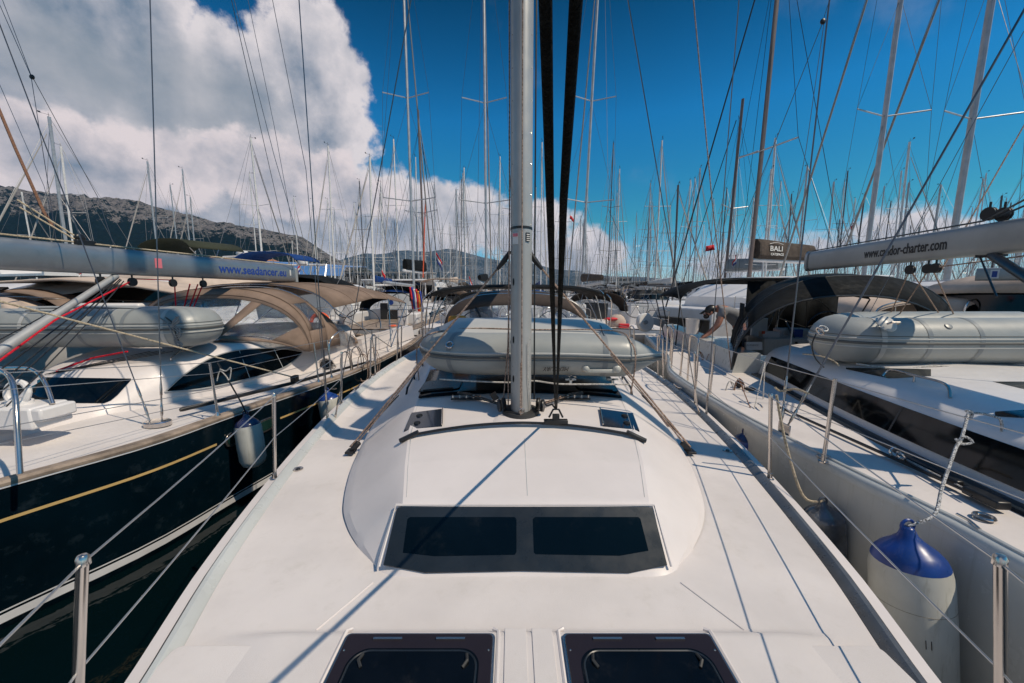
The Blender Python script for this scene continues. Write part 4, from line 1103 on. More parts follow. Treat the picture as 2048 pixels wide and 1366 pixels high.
# side wing with window
wb = [V((bxr(7.3) - 1.05, 7.3, 1.93)), V((bxr(8.0) - .75, 8.55, 1.80))]
side_top = a1b[-8:]
ws = MB(); ws.loft([side_top, [p.lerp(V((hcx + 1.62, 8.7, 1.80)), .32) for p in side_top]]); obj('hood_wing', ws, tan, lb, solid=.008)
ws = MB(); ws.loft([[p.lerp(V((hcx + 1.62, 8.7, 1.80)), .78) for p in side_top], [V((hcx + 1.62, 8.7, 1.80)) + (p - V((hcx + 1.62, 8.7, 1.80))) * .02 for p in side_top]])
obj('hood_wing', ws, tan, lb, solid=.008)
ws = MB(); ws.loft([[p.lerp(V((hcx + 1.62, 8.7, 1.80)), t) for p in side_top] for t in (.32, .78)]); obj('vinyl_window', ws, vinyl, shb)
b = MB(); b.tube(arch(bc(7.2), 7.27, 1.90, 1.44, 3.04, .10, 2.5, n=24), .024, 10); obj('hood_frame', b, steel, shb)
bt = [arch(bc(Y) + .05, Y, z0, hw, zt, 0, 2.6, t0=.38, n=20) for Y, z0, hw, zt in ((7.35, 2.25, 1.62, 3.10), (7.9, 2.35, 1.75, 3.13), (8.6, 2.5, 1.80, 3.13), (9.3, 2.45, 1.85, 3.10), (10.0, 2.35, 1.85, 3.02), (10.5, 2.35, 1.80, 2.92))]
b = MB(); b.loft(bt); bmb = obj('bimini', b, tan, lb, solid=.01)
tanseam = mat('tan_seam_canvas', (.15, .105, .08), .9)
for a_ in bt[1:5]:
    b = MB(); b.tube([p + V((0, 0, .006)) for p in a_], .006, 5); obj('seam', b, tanseam, bmb)
for ps in ([p + V((.0, -.006, .008)) for p in between(a_base, a1, .86)], [p + V((0, 0, .012)) for p in a1]):
    b = MB(); b.tube(ps, .006, 5); obj('seam', b, tanseam, shb)
for a_ in (bt[0], bt[3], bt[5]):
    b = MB(); b.tube([p - V((0, 0, .02)) for p in a_], .014, 8); obj('bimini_frame', b, steel, bmb)
    b = MB(); b.tube([a_[-1], V((bc(8.9) + 1.95, 9.0, 1.65))], .012, 8); b.tube([a_[0], V((bc(8.9) - 1.95, 9.0, 1.65))], .012, 8); obj('bimini_leg', b, steel, bmb)
b = MB(); b.loft([[(bc(y) + 1.55, y, 1.55), (bc(y) + 1.5, y, 1.90), (bc(y) + 1.2, y, 1.90), (bc(y) + 1.15, y, 1.1)] for y in frange(8.5, 11.6, 6)], cap=True); obj('coaming', b, gel, lb)
for z_, w_ in ((7.4, 1.1), (12, .9)):
    b = MB()
    for s_ in (-1, 1): b.tube([(BM.x, BM.y, z_), (BM.x + s_ * w_, BM.y + .4, z_ + .1)], .035, 6)
    obj('spreader', b, alu, lb)
wheel((bc(10) + .7, 10.2, 2.0), .5, lb, m=steel)
# dinghy on the left boat
dg2 = thing('dinghy', 'grey inflatable dinghy roped on the cabin top of the navy boat beneath its boom', 'dinghy', (-5, 5.2, 2.2))
def bigdinghy(parent, tip, dirx, z, r, length, Yb, m, depth=1.15, tz=0.0, skew=.78):
    x0 = tip
    k_ = skew
    path = [(x0 + dirx * (.75 + k_ * depth), Yb + depth, z), (x0 + dirx * (.36 + k_ * depth * .9), Yb + depth * .9, z), (x0 + dirx * (.13 + k_ * depth * .55), Yb + depth * .55, z), (x0 + dirx * (.10 + k_ * .25), Yb + .28, z), (x0 + dirx * .34, Yb + .06, z), (x0 + dirx * .75, Yb, z), (x0 + dirx * 1.6, Yb, z + tz * .5), (x0 + dirx * length, Yb + .02, z + tz)]
    sp_ = cr(path, 6); b = MB(); b.tube(sp_, r, 26, up=(0, 0, 1)); o = obj('tube', b, m, parent, smooth=60)
    b = MB(); b.tube([(x0 + dirx * (.7 + skew * depth), Yb + depth, z), (x0 + dirx * length, Yb + depth, z + tz)], r, 18); obj('tube', b, m, parent, smooth=60)
    b = MB(); b.box((x0 + dirx * (length + 1.5) / 2, Yb + depth / 2, z - .05), (length - 1.5, depth, .10)); obj('floor', b, hypl, parent)
    for i in (26, 31, 35, 38):
        if i + 1 < len(sp_):
            p_, q_ = sp_[i], sp_[i + 1]; dd = (q_ - p_).normalized()
            b = MB(); b.tube([p_ - dd * .025, p_ + dd * .025], r + .003, 26, cap=False, up=(0, 0, 1)); obj('glued_seam', b, hypd if i % 2 else hypl, parent, smooth=60)
    b = MB(); vv = sp_[33]; b.lathe([(0, 0), (.036, 0), (.034, .008), (.02, .011), (0, .011)], vv + V((0, -r * .72, r * .70)), 16, Matrix.Rotation(R(46), 3, 'X')); obj('valve', b, hypd, parent)
    for zz, rr_, mm in ((0.0, .014, rub), (.045, .009, hypl), (-.045, .009, hypl), (.075, .004, rub)):
        o_ = []
        for i, p in enumerate(sp_):
            a = sp_[max(0, i - 1)]; c_ = sp_[min(len(sp_) - 1, i + 1)]; t = (c_ - a); nv = V((-t.y, t.x, 0)).normalized() * (1 if dirx < 0 else -1)
            o_.append(p + nv * (-1) * (-math.sqrt(r * r - zz * zz)) * 1.0 + V((0, 0, zz)))
        rope(o_[8:], rr_, mm, parent, 'rubbing_strake')
    return sp_
bigdinghy(dg2, -4.02, -1, 2.49, .255, 3.2, 5.1, hyp, .72)
rope(cr([(-6.2, 5.1, 2.745), (-5.3, 5.1, 2.75), (-4.7, 5.05, 2.72), (-4.3, 4.9, 2.6), (-4.2, 4.84, 2.45), (-4.25, 4.95, 2.24)], 6), .009, black, dg2, 'lashing')
rope(cr([(-6.2, 4.98, 2.72), (-4.8, 5.0, 2.68), (-4.4, 4.9, 2.62), (-4.25, 4.85, 2.45), (-4.3, 4.95, 2.25)], 6), .008, mat('grey_rope', (.25, .25, .25), .85), dg2, 'lashing')
for k in range(3):
    pts = [V((-4.18 + .05 * math.sin(j * 1.7 + k), 4.84, 2.66 - .05 * j)) for j in range(9)]; rope(cr(pts, 3), .008, MATS['grey_rope'], dg2, 'lashing')

# ---------------------------------------------------------------- right neighbour: white sailboat
rb = thing('sailboat', 'white sailboat on the right with long dark cabin window and charter lettering on boom', 'sailboat', (5, 5, WZ))
XL = [(-4, 3.2), (-2.5, 2.78), (-1, 2.52), (0, 2.44), (1.7, 2.42)] + [(G(x, y, 1.70).y, G(x, y, 1.70).x) for x, y in ((1873, 1036), (1740, 972), (1575, 887), (1454, 821), (1339, 745))] + [(7.34, 2.95), (9, 3.3), (11, 3.75)]
def cc(Y): return 4.10 + .155 * Y
def cxl(Y): return smt(XL, Y)
def csz(Y, z):
    k = itp([(-.2, .55), (.45, .965), (.9, .995), (1.3, 1.0), (1.8, 1.0)], z); return cc(Y) + (cxl(Y) - cc(Y)) * k
yy = frange(-4, 11, 60)
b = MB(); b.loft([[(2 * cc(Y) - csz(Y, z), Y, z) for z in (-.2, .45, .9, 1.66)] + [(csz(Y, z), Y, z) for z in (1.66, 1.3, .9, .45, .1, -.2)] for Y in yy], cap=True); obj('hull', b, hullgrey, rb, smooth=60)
b = MB(); b.loft([[(cxl(Y) - .004, Y, 1.655), (cxl(Y) - .008, Y, 1.70), (cxl(Y) + .02, Y, 1.725), (cxl(Y) + .055, Y, 1.728), (cxl(Y) + .065, Y, 1.71), (cxl(Y) + .09, Y, 1.70)][::-1] for Y in yy], flip=False); obj('gunwale', b, gelgrey, rb, smooth=60)
b = MB(); b.tube([(cxl(Y) + .045, Y, 1.732) for Y in yy], .012, 6); obj('toe_rail', b, gelgrey, rb)
dk = MB(); dk.loft([[(cxl(Y) + .085 + (2 * (cc(Y) - cxl(Y)) - .17) * u, Y, 1.70 + .02 * math.sin(math.pi * u)) for u in frange(0, 1, 14)] for Y in frange(-4, 5.8, 40)])
obj('deck', dk, geldeck, rb)
for sg in (-1, 1):
    dk = MB(); dk.loft([[(cc(Y) + sg * (cc(Y) - cxl(Y) - .085), Y, 1.70), (cc(Y) + sg * 1.25, Y, 1.715), (cc(Y) + sg * 1.22, Y, 1.15)] for Y in frange(5.8, 11, 20)]); obj('side_deck', dk, geldeck, rb)
dk = MB(); dk.loft([[(cc(Y) + 1.25 * u, Y, 1.16) for u in (-1, 0, 1)] for Y in frange(5.75, 11, 8)]); obj('cockpit_floor', dk, teak2, rb)
CH = [(-2.2, .15), (-1.5, .6), (0, 1.02), (1, 1.26), (2.18, 1.38), (3.6, 1.385), (5.27, 1.27), (5.9, 1.25)]
CP = [(0, 0.0), (.03, .07), (.13, .31), (.22, .385), (.36, .43), (.6, .46), (1.4, .49)]
def cf(Y): return smt([(-2.2, .0), (-1.0, .45), (1, .88), (2, 1.0), (9, 1.0)], Y)
def cz(x, Y):
    if Y < -2.2 or Y > 5.85: return 1.71
    i = smt(CH, Y) - abs(x - cc(Y))
    if i <= 0: return 1.71
    return 1.71 + itp(CP, i) * cf(Y)
ins = [0, .03, .08, .13, .17, .22, .28, .36, .45, .6, .85]
b = MB(); secs = []
for Y in frange(-2.15, 5.84, 100):
    w_ = smt(CH, Y); xs = [i for i in ins if i < w_]
    xs = xs + [w_] * (len(ins) - len(xs))
    secs.append([(cc(Y) - w_ + i, Y, cz(cc(Y) - w_ + i + 1e-5, Y) - (.03 if i == 0 else 0)) for i in xs] + [(cc(Y), Y, cz(cc(Y), Y))] + [(cc(Y) + w_ - i, Y, cz(cc(Y) + w_ - i - 1e-5, Y) - (.03 if i == 0 else 0)) for i in xs[::-1]])
b.loft(secs + [[(x, 5.86, 1.15) for x, y, z in secs[-1]]]); obj('cabin', b, gelw, rb, smooth=60)
b = MB(); b.loft([[(cc(Y) - smt(CH, Y) + i - .006, Y, 1.71 + itp(CP, i) * cf(Y) + .004) for i in (.031, .06, .09, .122)] for Y in frange(-.8, 5.7, 60)]); cw = obj('cabin_window', b, glassd, rb, label='long dark cabin side window')
for Y in (1.4, 3.2, 5.1):
    b = MB(); b.loft([[(cc(y) - smt(CH, y) + i - .008, y, 1.71 + itp(CP, i) + .006) for i in (.031, .06, .09, .122)] for y in (Y, Y + .02)]); obj('mullion', b, glassf, cw)
b = MB(); b.loft([[(cc(Y) - smt(CH, Y) + i - .02, Y, z) for i, z in ((-.10, 1.712), (-.09, 1.73), (0, 1.735), (.01, 1.72))] for Y in frange(0.0, 5.8, 50)]); obj('side_track', b, glassf, rb)
# hull window
hp0, hn = V((csz(2.3, 1.2), 2.3, 1.2)), V((-1, .02, 0)).normalized()
poly = [PL(x, y, hp0 + hn * .008, hn) for x, y in ((1560, 955), (1600, 972), (1745, 1062), (1748, 1152), (1735, 1150), (1640, 1090), (1560, 1030))]
b = MB(); b.prism(poly, -hn * .02); obj('hull_window', b, glassd, rb)
b = MB(); q = [PL(x, y, hp0 + hn * .004, hn) for x, y in ((1545, 905), (1574, 917), (1574, 952), (1545, 935))]; b.tube(q + [q[0]], .003, 5); obj('hull_mark', b, gelgrey, rb)
# black skylight under the dinghy and on the roof
for x0, x1, tp_, bt_ in ((1692, 1862, [(1692, 735), (1862, 738)], [(1692, 738), (1780, 757), (1862, 752)]), (1985, 2100, [(1985, 763), (2100, 763)], [(1985, 763), (2048, 778), (2100, 785)]), (1990, 2100, [(1990, 823), (2100, 816)], [(1990, 832), (2100, 838)])):
    obj('skylight', decal(x0, x1, tp_, bt_, cz, .010, 14, 4, 2.0), glassd, rb)
gp = [hit(x, y, cz, 2) for x, y in ((1765, 752), (1780, 752), (1828, 764), (1888, 782), (1901, 797))]
b = MB(); b.tube(cr([gp[0], gp[1] + V((0, 0, .06)), gp[2] + V((0, 0, .06)), gp[3] + V((0, 0, .06)), gp[4]], 6), .011, 8); gro = obj('grab_rail', b, steel, rb)
b = MB(); b.tube([gp[2], gp[2] + V((0, 0, .06))], .010, 8); obj('rail_foot', b, steel, gro)
# deck gear: fairleads, track, clutch
for x, y in ((1968, 1035), (1647, 915)):
    p = G(x, y, 1.715); b = MB(); b.torus(p + V((0, 0, .006)), .040, .009, 20, 6); fc = obj('filler_cap', b, steel, rb); b = MB(); b.lathe([(0, 0), (.03, 0), (.028, .007), (0, .007)], p, 16); obj('cap_socket', b, black, fc)
for x, y in ((1935, 1050), (1520, 815)):
    p = G(x, y, 1.72); b = MB(); b.tube([p + V((-.02, -.07, .02)), p + V((0, 0, .03)), p + V((.02, .07, .02))], .009, 6); obj('cleat', b, steel, rb)
tk0, tk1 = G(1560, 815, 1.735), G(1985, 1005, 1.735)
b = MB(); b.tube([tk0, tk1], .014, 6); tko = obj('genoa_track', b, black, rb)
b = MB(); b.box(tk1 + V((-.02, .02, .02)), (.08, .20, .05), Matrix.Rotation(R(-5), 3, 'Z')); b.box(tk1 + V((-.0, .22, .02)), (.05, .10, .05)); obj('line_clutch', b, black, tko, bevel=.01)
for k in range(3): rope([G(1790 + 6 * k, 905 + 6 * k, 1.75), G(1960 - 8 * k, 985 + 3 * k, 1.76)], .006, (black, rope_w, black)[k], rb, 'control_line')
b = MB(); b.torus(G(1790, 905, 1.77), .035, .010, 14, 6, Matrix.Rotation(R(80), 3, 'X')); b.torus(G(1802, 912, 1.78), .03, .008, 14, 6, Matrix.Rotation(R(60), 3, 'Y')); obj('stand_up_block', b, steel, rb)
b = MB(); b.torus(G(1500, 778, 1.74), .05, .013, 16, 6); b.ball(G(1478, 768, 1.76), .05, 6); obj('stand_up_block', b, black, rb)
# chainplates and shrouds
ch = G(1567, 872, 1.71)
b = MB(); b.box(ch + V((0, 0, .05)), (.012, .14, .13)); b.box(ch + V((0, .03, .0)), (.05, .2, .012)); obj('chainplate', b, steel, rb)
shroud(ch + V((0, .04, .09)), P(1659, 0, 3.9), 6, rb, r=.0065, m=wire); shroud(ch + V((0, -.03, .09)), P(1980, 140, 3.2), 7, rb, r=.008, m=wire, tbm=rusty)
rope([P(1385, -20, 6), P(1424, 400, 6), P(1462, 735, 6)], .008, rope_t, rb, 'flag_halyard')
rope([P(2060, 230, 5), P(1880, 545, 4.6)], .007, rope_t, rb, 'reef_line'); rope([P(2048, 62, 5.4), P(1720, 660, 5.4)], .004, wire, rb, 'reef_line')
rope([P(1645, 44, 9) + V((.5, 0, 2)), P(1645, 44, 9)], .006, wire, rb, 'lazy_line'); rope([P(1645, 46, 9), P(1540, 310, 9), P(1440, 560, 9)], .007, wire, rb, 'lazy_line'); rope([P(1648, 46, 9), P(1612, 300, 9), P(1580, 470, 9)], .006, wire, rb, 'lazy_line')
b = MB(); b.ball(P(1646, 43, 9), .06, 6, (1, .6, 1)); obj('lazy_block', b, black, rb)
b = MB(); b.tube([(4.42, 2.05, 2.1), (4.42, 2.05, 18)], .17, 16, ry=.10, up=(0, 1, 0)); obj('mast', b, alu, rb)
for z_, w_ in ((7.4, 1.15), (12, .95)):
    b = MB()
    for s_ in (-1, 1): b.tube([(4.42, 2.05, z_), (4.42 + s_ * w_, 2.45, z_ + .1)], .035, 6)
    obj('spreader', b, alu, rb)
ca, cbm = V((4.44, 2.25, 3.49)), V((5.16, 6.85, 3.47))
m_, cd, cs_, cu_ = boomm(ca, cbm, .075, .158)
cbo = obj('boom', m_, boomgrey, rb, smooth=60, label='grey boom with black web address')
t0_ = on_boom(ca, cd, 1741); t1_ = on_boom(ca, cd, 1911)
text('www.candor-charter.com', .17, ca + cd * t0_ - cs_ * .077 - cu_ * .055, -cd, cu_, txtblack, cbo, width=abs(t0_ - t1_), bold=.003)
b = MB(); m2, *_ = boomm(cbm - cd * .02, cbm + cd * .05, .085, .17, 2); obj('boom_end', m2, boomalu, cbo)
t_ = on_boom(ca, cd, 1626); m2, *_ = boomm(ca + cd * t_, ca + cd * (t_ + .012), .077, .161, 1); obj('boom_band', m2, black, cbo)
def cpt(px, dz): return ca + cd * on_boom(ca, cd, px) + V((0, 0, dz))
rope([cpt(1612, .17), cpt(1962, .19), P(2048, 400, 3.3), P(2048, 400, 3.3) + V((.6, -.3, .4))], .009, black, cbo, 'outhaul'); rope([cpt(1985, .20), P(2048, 412, 3.4), P(2048, 412, 3.4) + V((.6, -.3, .4))], .009, black, cbo, 'outhaul')
for x, dz in ((1970, .25), (2000, .22)): block(cpt(x, dz), cbo, .065)
for x in (1826, 1862, 1878): block(cpt(x, -.25), cbo)
for a_, e in ((1824, (1775, 640)), (1830, (1890, 645)), (1862, (1788, 645)), (1874, (1915, 645))): rope([cpt(a_, -.28), P(e[0], e[1], 5.6)], .007, rope_t, rb, 'mainsheet')
rope([cpt(1880, -.24), P(2048, 512, 3.5), P(2048, 512, 3.5) + V((.5, -.5, 0))], .007, rope_t, rb, 'mainsheet')
v0 = cpt(1988, -.15); v1 = P(2060, 560, 3.2); b = MB(); b.tube([v0, v1, v1 + (v1 - v0)], .04, 12); obj('kicker_strut', b, glassf, rb)
b = MB(); b.box(v0 + V((0, 0, .0)), (.06, .22, .05)); obj('kicker_bracket', b, black, rb)
rope([v0 + V((0, .1, 0)), v1 + V((0, .2, -.14))], .008, black, rb, 'kicker_line')
# stanchions, lifelines
tops = []; mids = []
for Y in (-.6, 1.2, 2.78, 4.6, 5.6, 6.8, 7.3, 8.6):
    if Y == 1.2: continue
    b0 = V((cxl(Y) + (.06 if Y != 2.78 else -.02), Y, 1.71)); t0 = b0 + V((.02, 0, .64))
    b = MB(); b.tube([b0, t0], .0135, 10); so = obj('stanchion', b, rusty if Y > 5 else steel, rb)
    b = MB(); b.lathe([(.034, 0), (.034, .010), (.018, .014), (.017, .06), (.0135, .06)], b0, 12); obj('stanchion_base', b, steel, so)
    tops.append(t0 - V((0, 0, .015))); mids.append(b0.lerp(t0, .5))
for lst in (tops, mids): rope([p for i in range(len(lst) - 1) for p in sag(lst[i], lst[i + 1], .015, 5)], .0035, wirel, rb, 'lifeline')
for Y in (5.0, 6.2):
    b = MB(); x = cxl(Y) + .06; b.tube(cr([(x, Y, 1.71), (x, Y, 2.25), (x + .02, Y + .08, 2.36), (x + .05, Y + .32, 2.36), (x + .07, Y + .40, 2.25), (x + .07, Y + .40, 1.71)], 5), .013, 8); obj('gate_hoop', b, rusty, rb)
for (x, y, m__) in ((1480, 770, rope_b), (1462, 775, rope_w), (1420, 720, rope_t), (1400, 715, rope_b)):
    Y_ = 4.9 if x > 1430 else 7; c0 = P(x, y - 10, Y_); pts = [c0 + V((.05 * math.sin(k * 1.2) * (1 + .12 * k), .02 * math.cos(k), -.20 + .22 * math.cos(k * 1.2))) for k in range(10)]
    rope(cr(pts, 3), .008, m__, rb, 'coiled_line')
rope(cr([P(1530, 725, 4.6), P(1498, 860, 3.9), P(1490, 868, 3.7)], 4), .006, rope_w, rb, 'fender_line'); rope([P(1530, 725, 4.6), P(1524, 840, 4.4)], .006, rope_w, rb, 'fender_line')
rope(cr([P(1478, 760, 4.5), P(1510, 840, 4.0), P(1530, 905, 3.6)], 3), .005, rope_b, rb, 'fender_line')
rope(cr([P(1550, 775, 3.4), P(1562, 782, 3.4), P(1590, 778, 3.3), P(1617, 787, 3.1)], 5), .009, rope_y, rb, 'fender_line')
# black sprayhood + bimini over the cockpit
f0 = arch(4.98, 5.72, 1.80, 1.70, 2.90, .0, 2.3, n=24); f1 = arch(5.52, 6.35, 1.80, 1.88, 3.21, 0, 2.4, n=24); f2 = arch(5.95, 7.3, 1.80, 1.82, 3.27, 0, 2.4, n=24)
b = MB(); b.loft([a[4:21] for a in (f0, f1, f2)]); b.loft([a[18:25] for a in (f0, f1, f2)])
hoodc = obj('sprayhood', b, blackc, rb, solid=.01, label='black canvas sprayhood')
b = MB(); b.loft([a[0:5] for a in (f0, between(f0, f1, .12))]); b.loft([a[0:5] for a in (between(f0, f1, .88), f1)]); b.loft([a[0:2] for a in (f0, f1)]); obj('hood_side', b, blackc, rb, solid=.01)
b = MB(); b.loft([a[1:5] for a in (between(f0, f1, .12), between(f0, f1, .5), between(f0, f1, .88))]); obj('vinyl_window', b, vinyl, hoodc)
b = MB(); b.loft([a[0:5] for a in (f1, f2)]); obj('hood_side', b, blackc, rb, solid=.01)
for a in (f0, f1, f2):
    b = MB(); b.tube(a, .015, 8); obj('hood_frame', b, black, hoodc)
bt = [arch(cc(Y) - .02, Y, z0, hw, zt, 0, 2.8, t0=.25, n=20) for Y, z0, hw, zt in ((7.9, 2.55, 1.95, 3.2), (8.6, 2.62, 2.02, 3.24), (9.4, 2.60, 2.0, 3.2), (10.2, 2.5, 1.95, 3.12))]
b = MB(); b.loft(bt); bmc = obj('bimini', b, blackc, rb, solid=.01)
for i, a_ in enumerate((bt[0], bt[2], bt[3])):
    b = MB(); b.tube([a_[0], V((cc(9) - 1.85, 8.6 + .3 * i, 1.75))], .014, 8); b.tube([a_[-1], V((cc(9) + 1.85, 8.6 + .3 * i, 1.75))], .014, 8); obj('bimini_frame', b, black, bmc)
# cockpit contents
b = MB(); b.loft([[(cc(y) - 1.62, y, 1.70), (cc(y) - 1.55, y, 2.02), (cc(y) - 1.2, y, 2.02), (cc(y) - 1.15, y, 1.2)] for y in frange(5.9, 10.8, 8)], cap=True); obj('coaming', b, gelgrey, rb)
b = MB(); b.loft([[(cc(y) + 1.62, y, 1.70), (cc(y) + 1.55, y, 2.02), (cc(y) + 1.2, y, 2.02), (cc(y) + 1.15, y, 1.2)][::-1] for y in frange(5.9, 10.8, 8)], cap=True); obj('coaming', b, gelgrey, rb)
b = MB(); b.loft([[(4.75 + 1.9 * u, 7.95 + .05 * math.sin(u * 20), z) for u in frange(0, 1, 14)] for z in (1.95, 2.5, 3.15)]); obj('interior_dark_sheet', b, blackc, rb, solid=.01)  # black sheet added to stand in for the dark cockpit interior
b = MB(); b.loft([[(3.92 + .22 * u, 6.6 + .5 * u, z) for u in frange(0, 1, 6)] for z in (1.75, 2.2, 2.75)]); obj('side_curtain', b, blackc, rb, solid=.01)
b = MB(); b.box(P(1560, 690, 6.9), (.9, .5, .30)); obj('cockpit_table', b, gelgrey, rb, bevel=.03)
wheel(P(1612, 655, 7.7), .58, rb, Matrix.Rotation(R(84), 3, 'X')); wheel(P(1655, 668, 7.4), .42, rb, Matrix.Rotation(R(84), 3, 'X'))
b = MB(); b.box(P(1518, 655, 7.4), (.30, .04, .36)); obj('instrument_panel', b, gelw, rb, bevel=.01)
b = MB(); b.box(P(1595, 672, 6.9), (.16, .05, .24)); obj('chart_plotter', b, txtblue, rb, bevel=.01)
b = MB(); b.box(P(1507, 692, 6.3), (.26, .05, .13), Matrix.Rotation(R(-12), 3, 'X')); nb_ = obj('notice_board', b, gelw, rb); text('AUTHENTIC', .04, P(1507, 692, 6.25) + V((-.11, 0, .0)), (1, 0, 0), (0, 0, 1), txtgrey, nb_, width=.2)
b = MB(); b.box(P(1538, 672, 6.9), (.30, .12, .17)); ic = obj('leaflet_rack', b, gelw, rb); b = MB(); b.box(P(1527, 665, 6.82), (.05, .01, .05)); obj('leaflet', b, redorange, ic)
b = MB(); b.box(P(1583, 675, 7.3), (.55, .3, .35)); obj('cockpit_seat', b, gelgrey, rb, bevel=.03)
for a_, b_ in (((1560, 598), (1533, 662)), ((1560, 598), (1552, 662))): rope([P(*a_, 7.6), P(*b_, 7.4)], .014, steel, rb, 'frame_post')
b = MB(); b.tube([P(1570, 640, 7.4), P(1605, 710, 6.3)], .02, 8); obj('hood_strut', b, black, rb)
dg3 = thing('dinghy', 'grey inflatable dinghy on the cabin top of the white right-hand boat', 'dinghy', (4.8, 4.6, 2.2))
bigdinghy(dg3, 3.52, 1, 2.43, .255, 3.6, 4.28, hyp, 1.2)
rope(cr([(3.7, 4.12, 2.2), (4.05, 4.0, 2.17), (4.4, 3.98, 2.21), (4.9, 4.0, 2.15), (5.4, 4.0, 2.18), (6.2, 4.0, 2.15)], 6), .009, rope_w, dg3, 'grab_line')
c0 = P(1780, 648, 4.02)
b = MB(); b.lathe([(0, 0), (.095, 0), (.08, .012), (0, .014)], c0 + V((0, .03, 0)), 20, Matrix.Rotation(R(55), 3, 'X')); pd = obj('ring_patch', b, hypl, dg3)
b = MB(); b.tube([c0 + V((-.05, -.02, 0)), c0 + V((-.03, -.05, .02)), c0 + V((.05, -.05, .02)), c0 + V((.06, -.02, 0))], .011, 8); obj('towing_ring', b, steel, pd)
b = MB(); b.torus(P(1641, 662, 4.1), .045, .009, 14, 6, Matrix.Rotation(R(60), 3, 'Y')); b.torus(P(1647, 657, 4.1), .04, .008, 14, 6, Matrix.Rotation(R(40), 3, 'X')); obj('towing_ring', b, steel, dg3)
rope(cr([P(1632, 668, 4.15), P(1624, 690, 4.15), P(1630, 715, 4.15), P(1648, 735, 4.1)], 5), .007, black, dg3, 'lashing')
rope(cr([P(1606, 708, 4.6), P(1640, 712, 4.3), P(1668, 722, 4.1), P(1678, 732, 4.05)], 5), .008, rope_y, dg3, 'lashing')

# ---------------------------------------------------------------- fenders
def fender(label, c, r, L, body, capm, M=None, group=None, line=None, linem=None, lr=.008):
    c = V(c); t = thing('fender', label, 'fender', c, group)
    M = M or Matrix.Identity(3)
    prof = [(0, -L), (r * .45, -L * .985), (r * .82, -L * .93), (r, -L * .82), (r * 1.02, -L * .5), (r, -L * .16), (r * .93, -L * .09)]
    b = MB(); b.lathe(prof, c, 28, M); obj('body', b, body, t, smooth=60)
    capp = [(r * .935, -L * .092), (r * .86, -L * .05), (r * .70, -L * .01), (r * .46, L * .03), (r * .25, L * .075), (r * .17, L * .12), (r * .12, L * .135), (0, L * .135)]
    b = MB(); b.lathe(capp, c, 28, M); obj('cap', b, capm, t, smooth=60)
    b = MB(); p = c + M @ V((0, 0, L * .14)); b.torus(p, r * .13 + .012, .008, 14, 6, Matrix.Rotation(R(90), 3, 'X')); obj('eye', b, capm, t)
    if line: rope(cr([p] + [V(q) for q in line], 5), lr, linem or rope_w, t, 'line')
    return t
fender('large white fender with royal blue top hanging against the white right-hand hull', (2.175, 1.97, 1.60), .172, .82, fwhite, fblue, Matrix.Rotation(R(-4), 3, 'Y') @ Matrix.Rotation(R(-6), 3, 'X'), None, [P(1868, 1030, 1.98), P(1884, 975, 2.1), P(1912, 895, 2.3), P(1922, 880, 2.35), P(1936, 828, 2.5)], mat('flecked_rope', (.50, .50, .50), .85, var=.5, vscale=120), .0085)
fr_m = MATS['flecked_rope']
fo_ = [o for o in bpy.data.objects if o.get('category') == 'fender'][0]
Mf = Matrix.Rotation(R(-4), 3, 'Y') @ Matrix.Rotation(R(-6), 3, 'X'); grime = mat('fender_grime', (.20, .17, .12), .7)
b = MB(); b.torus(V((2.175, 1.97, 1.60)) + Mf @ V((0, 0, -.28)), .1738, .0012, 40, 5, Mf); obj('scuff_ring', b, grime, fo_)
for k in (0, 1):
    aa = R(-118 + 7 * k); b = MB(); b.tube([V((2.175, 1.97, 1.60)) + Mf @ V((.1755 * math.cos(aa), .1755 * math.sin(aa), z)) for z in (-.40, -.445)], .0016, 5); obj('scuff', b, txtblack, fo_)
rope(cr([P(1936, 828, 2.5), P(1955, 826, 2.5), P(1985, 832, 2.5), P(2003, 845, 2.5), P(2000, 900, 2.5), P(1995, 930, 2.5), P(1996, 955, 2.5)], 5), .008, fr_m, rb, 'fender_tail')
rope(cr([P(1915, 885, 2.34), P(1928, 873, 2.34), P(1945, 884, 2.34), P(1922, 888, 2.34), P(1912, 878, 2.34)], 4), .008, fr_m, rb, 'fender_knot')
rope(cr([P(1932, 822, 2.5), P(1944, 824, 2.5), P(1940, 838, 2.5), P(1930, 834, 2.5)], 4), .009, fr_m, rb, 'fender_knot')
fender('dark translucent fender squeezed between the centre boat and the white right-hand hull', (2.24, 2.62, 1.42), .13, .5, fclear, fclear, Matrix.Rotation(R(-8), 3, 'Y'), None, [P(1605, 990, 2.65), P(1570, 880, 2.8), P(1553, 790, 2.8)], rope_y, .009)
rope(cr([P(1600, 990, 2.6), P(1612, 985, 2.6), P(1606, 998, 2.6), P(1614, 1003, 2.6), P(1602, 1004, 2.6)], 4), .010, rope_y, None, 'fender_knot').parent = rb
bpy.data.objects[-1]
fender('small dark blue fender hanging by a pale line, half hidden past the centre rail', P(1489, 872, 3.75), .10, .4, fblue, fnavy, None, None, [P(1492, 862, 3.75)], rope_w)
fender('off-white fender with navy top hanging on the navy hull beside two portholes', (-3.02, 4.28, 1.52), .135, .56, fwhite, fnavy, Matrix.Rotation(R(-4), 3, 'Y'), None, [(-3.05, 4.25, 1.75), (-3.22, 4.2, 2.2)], black)
fender('off-white fender with blue top tucked behind the left shroud of the centre boat', P(655, 790, 5.6), .15, .55, fwhite, fblue, Matrix.Rotation(R(-8), 3, 'Y'), None, [P(652, 770, 5.6), P(648, 700, 6)], black)
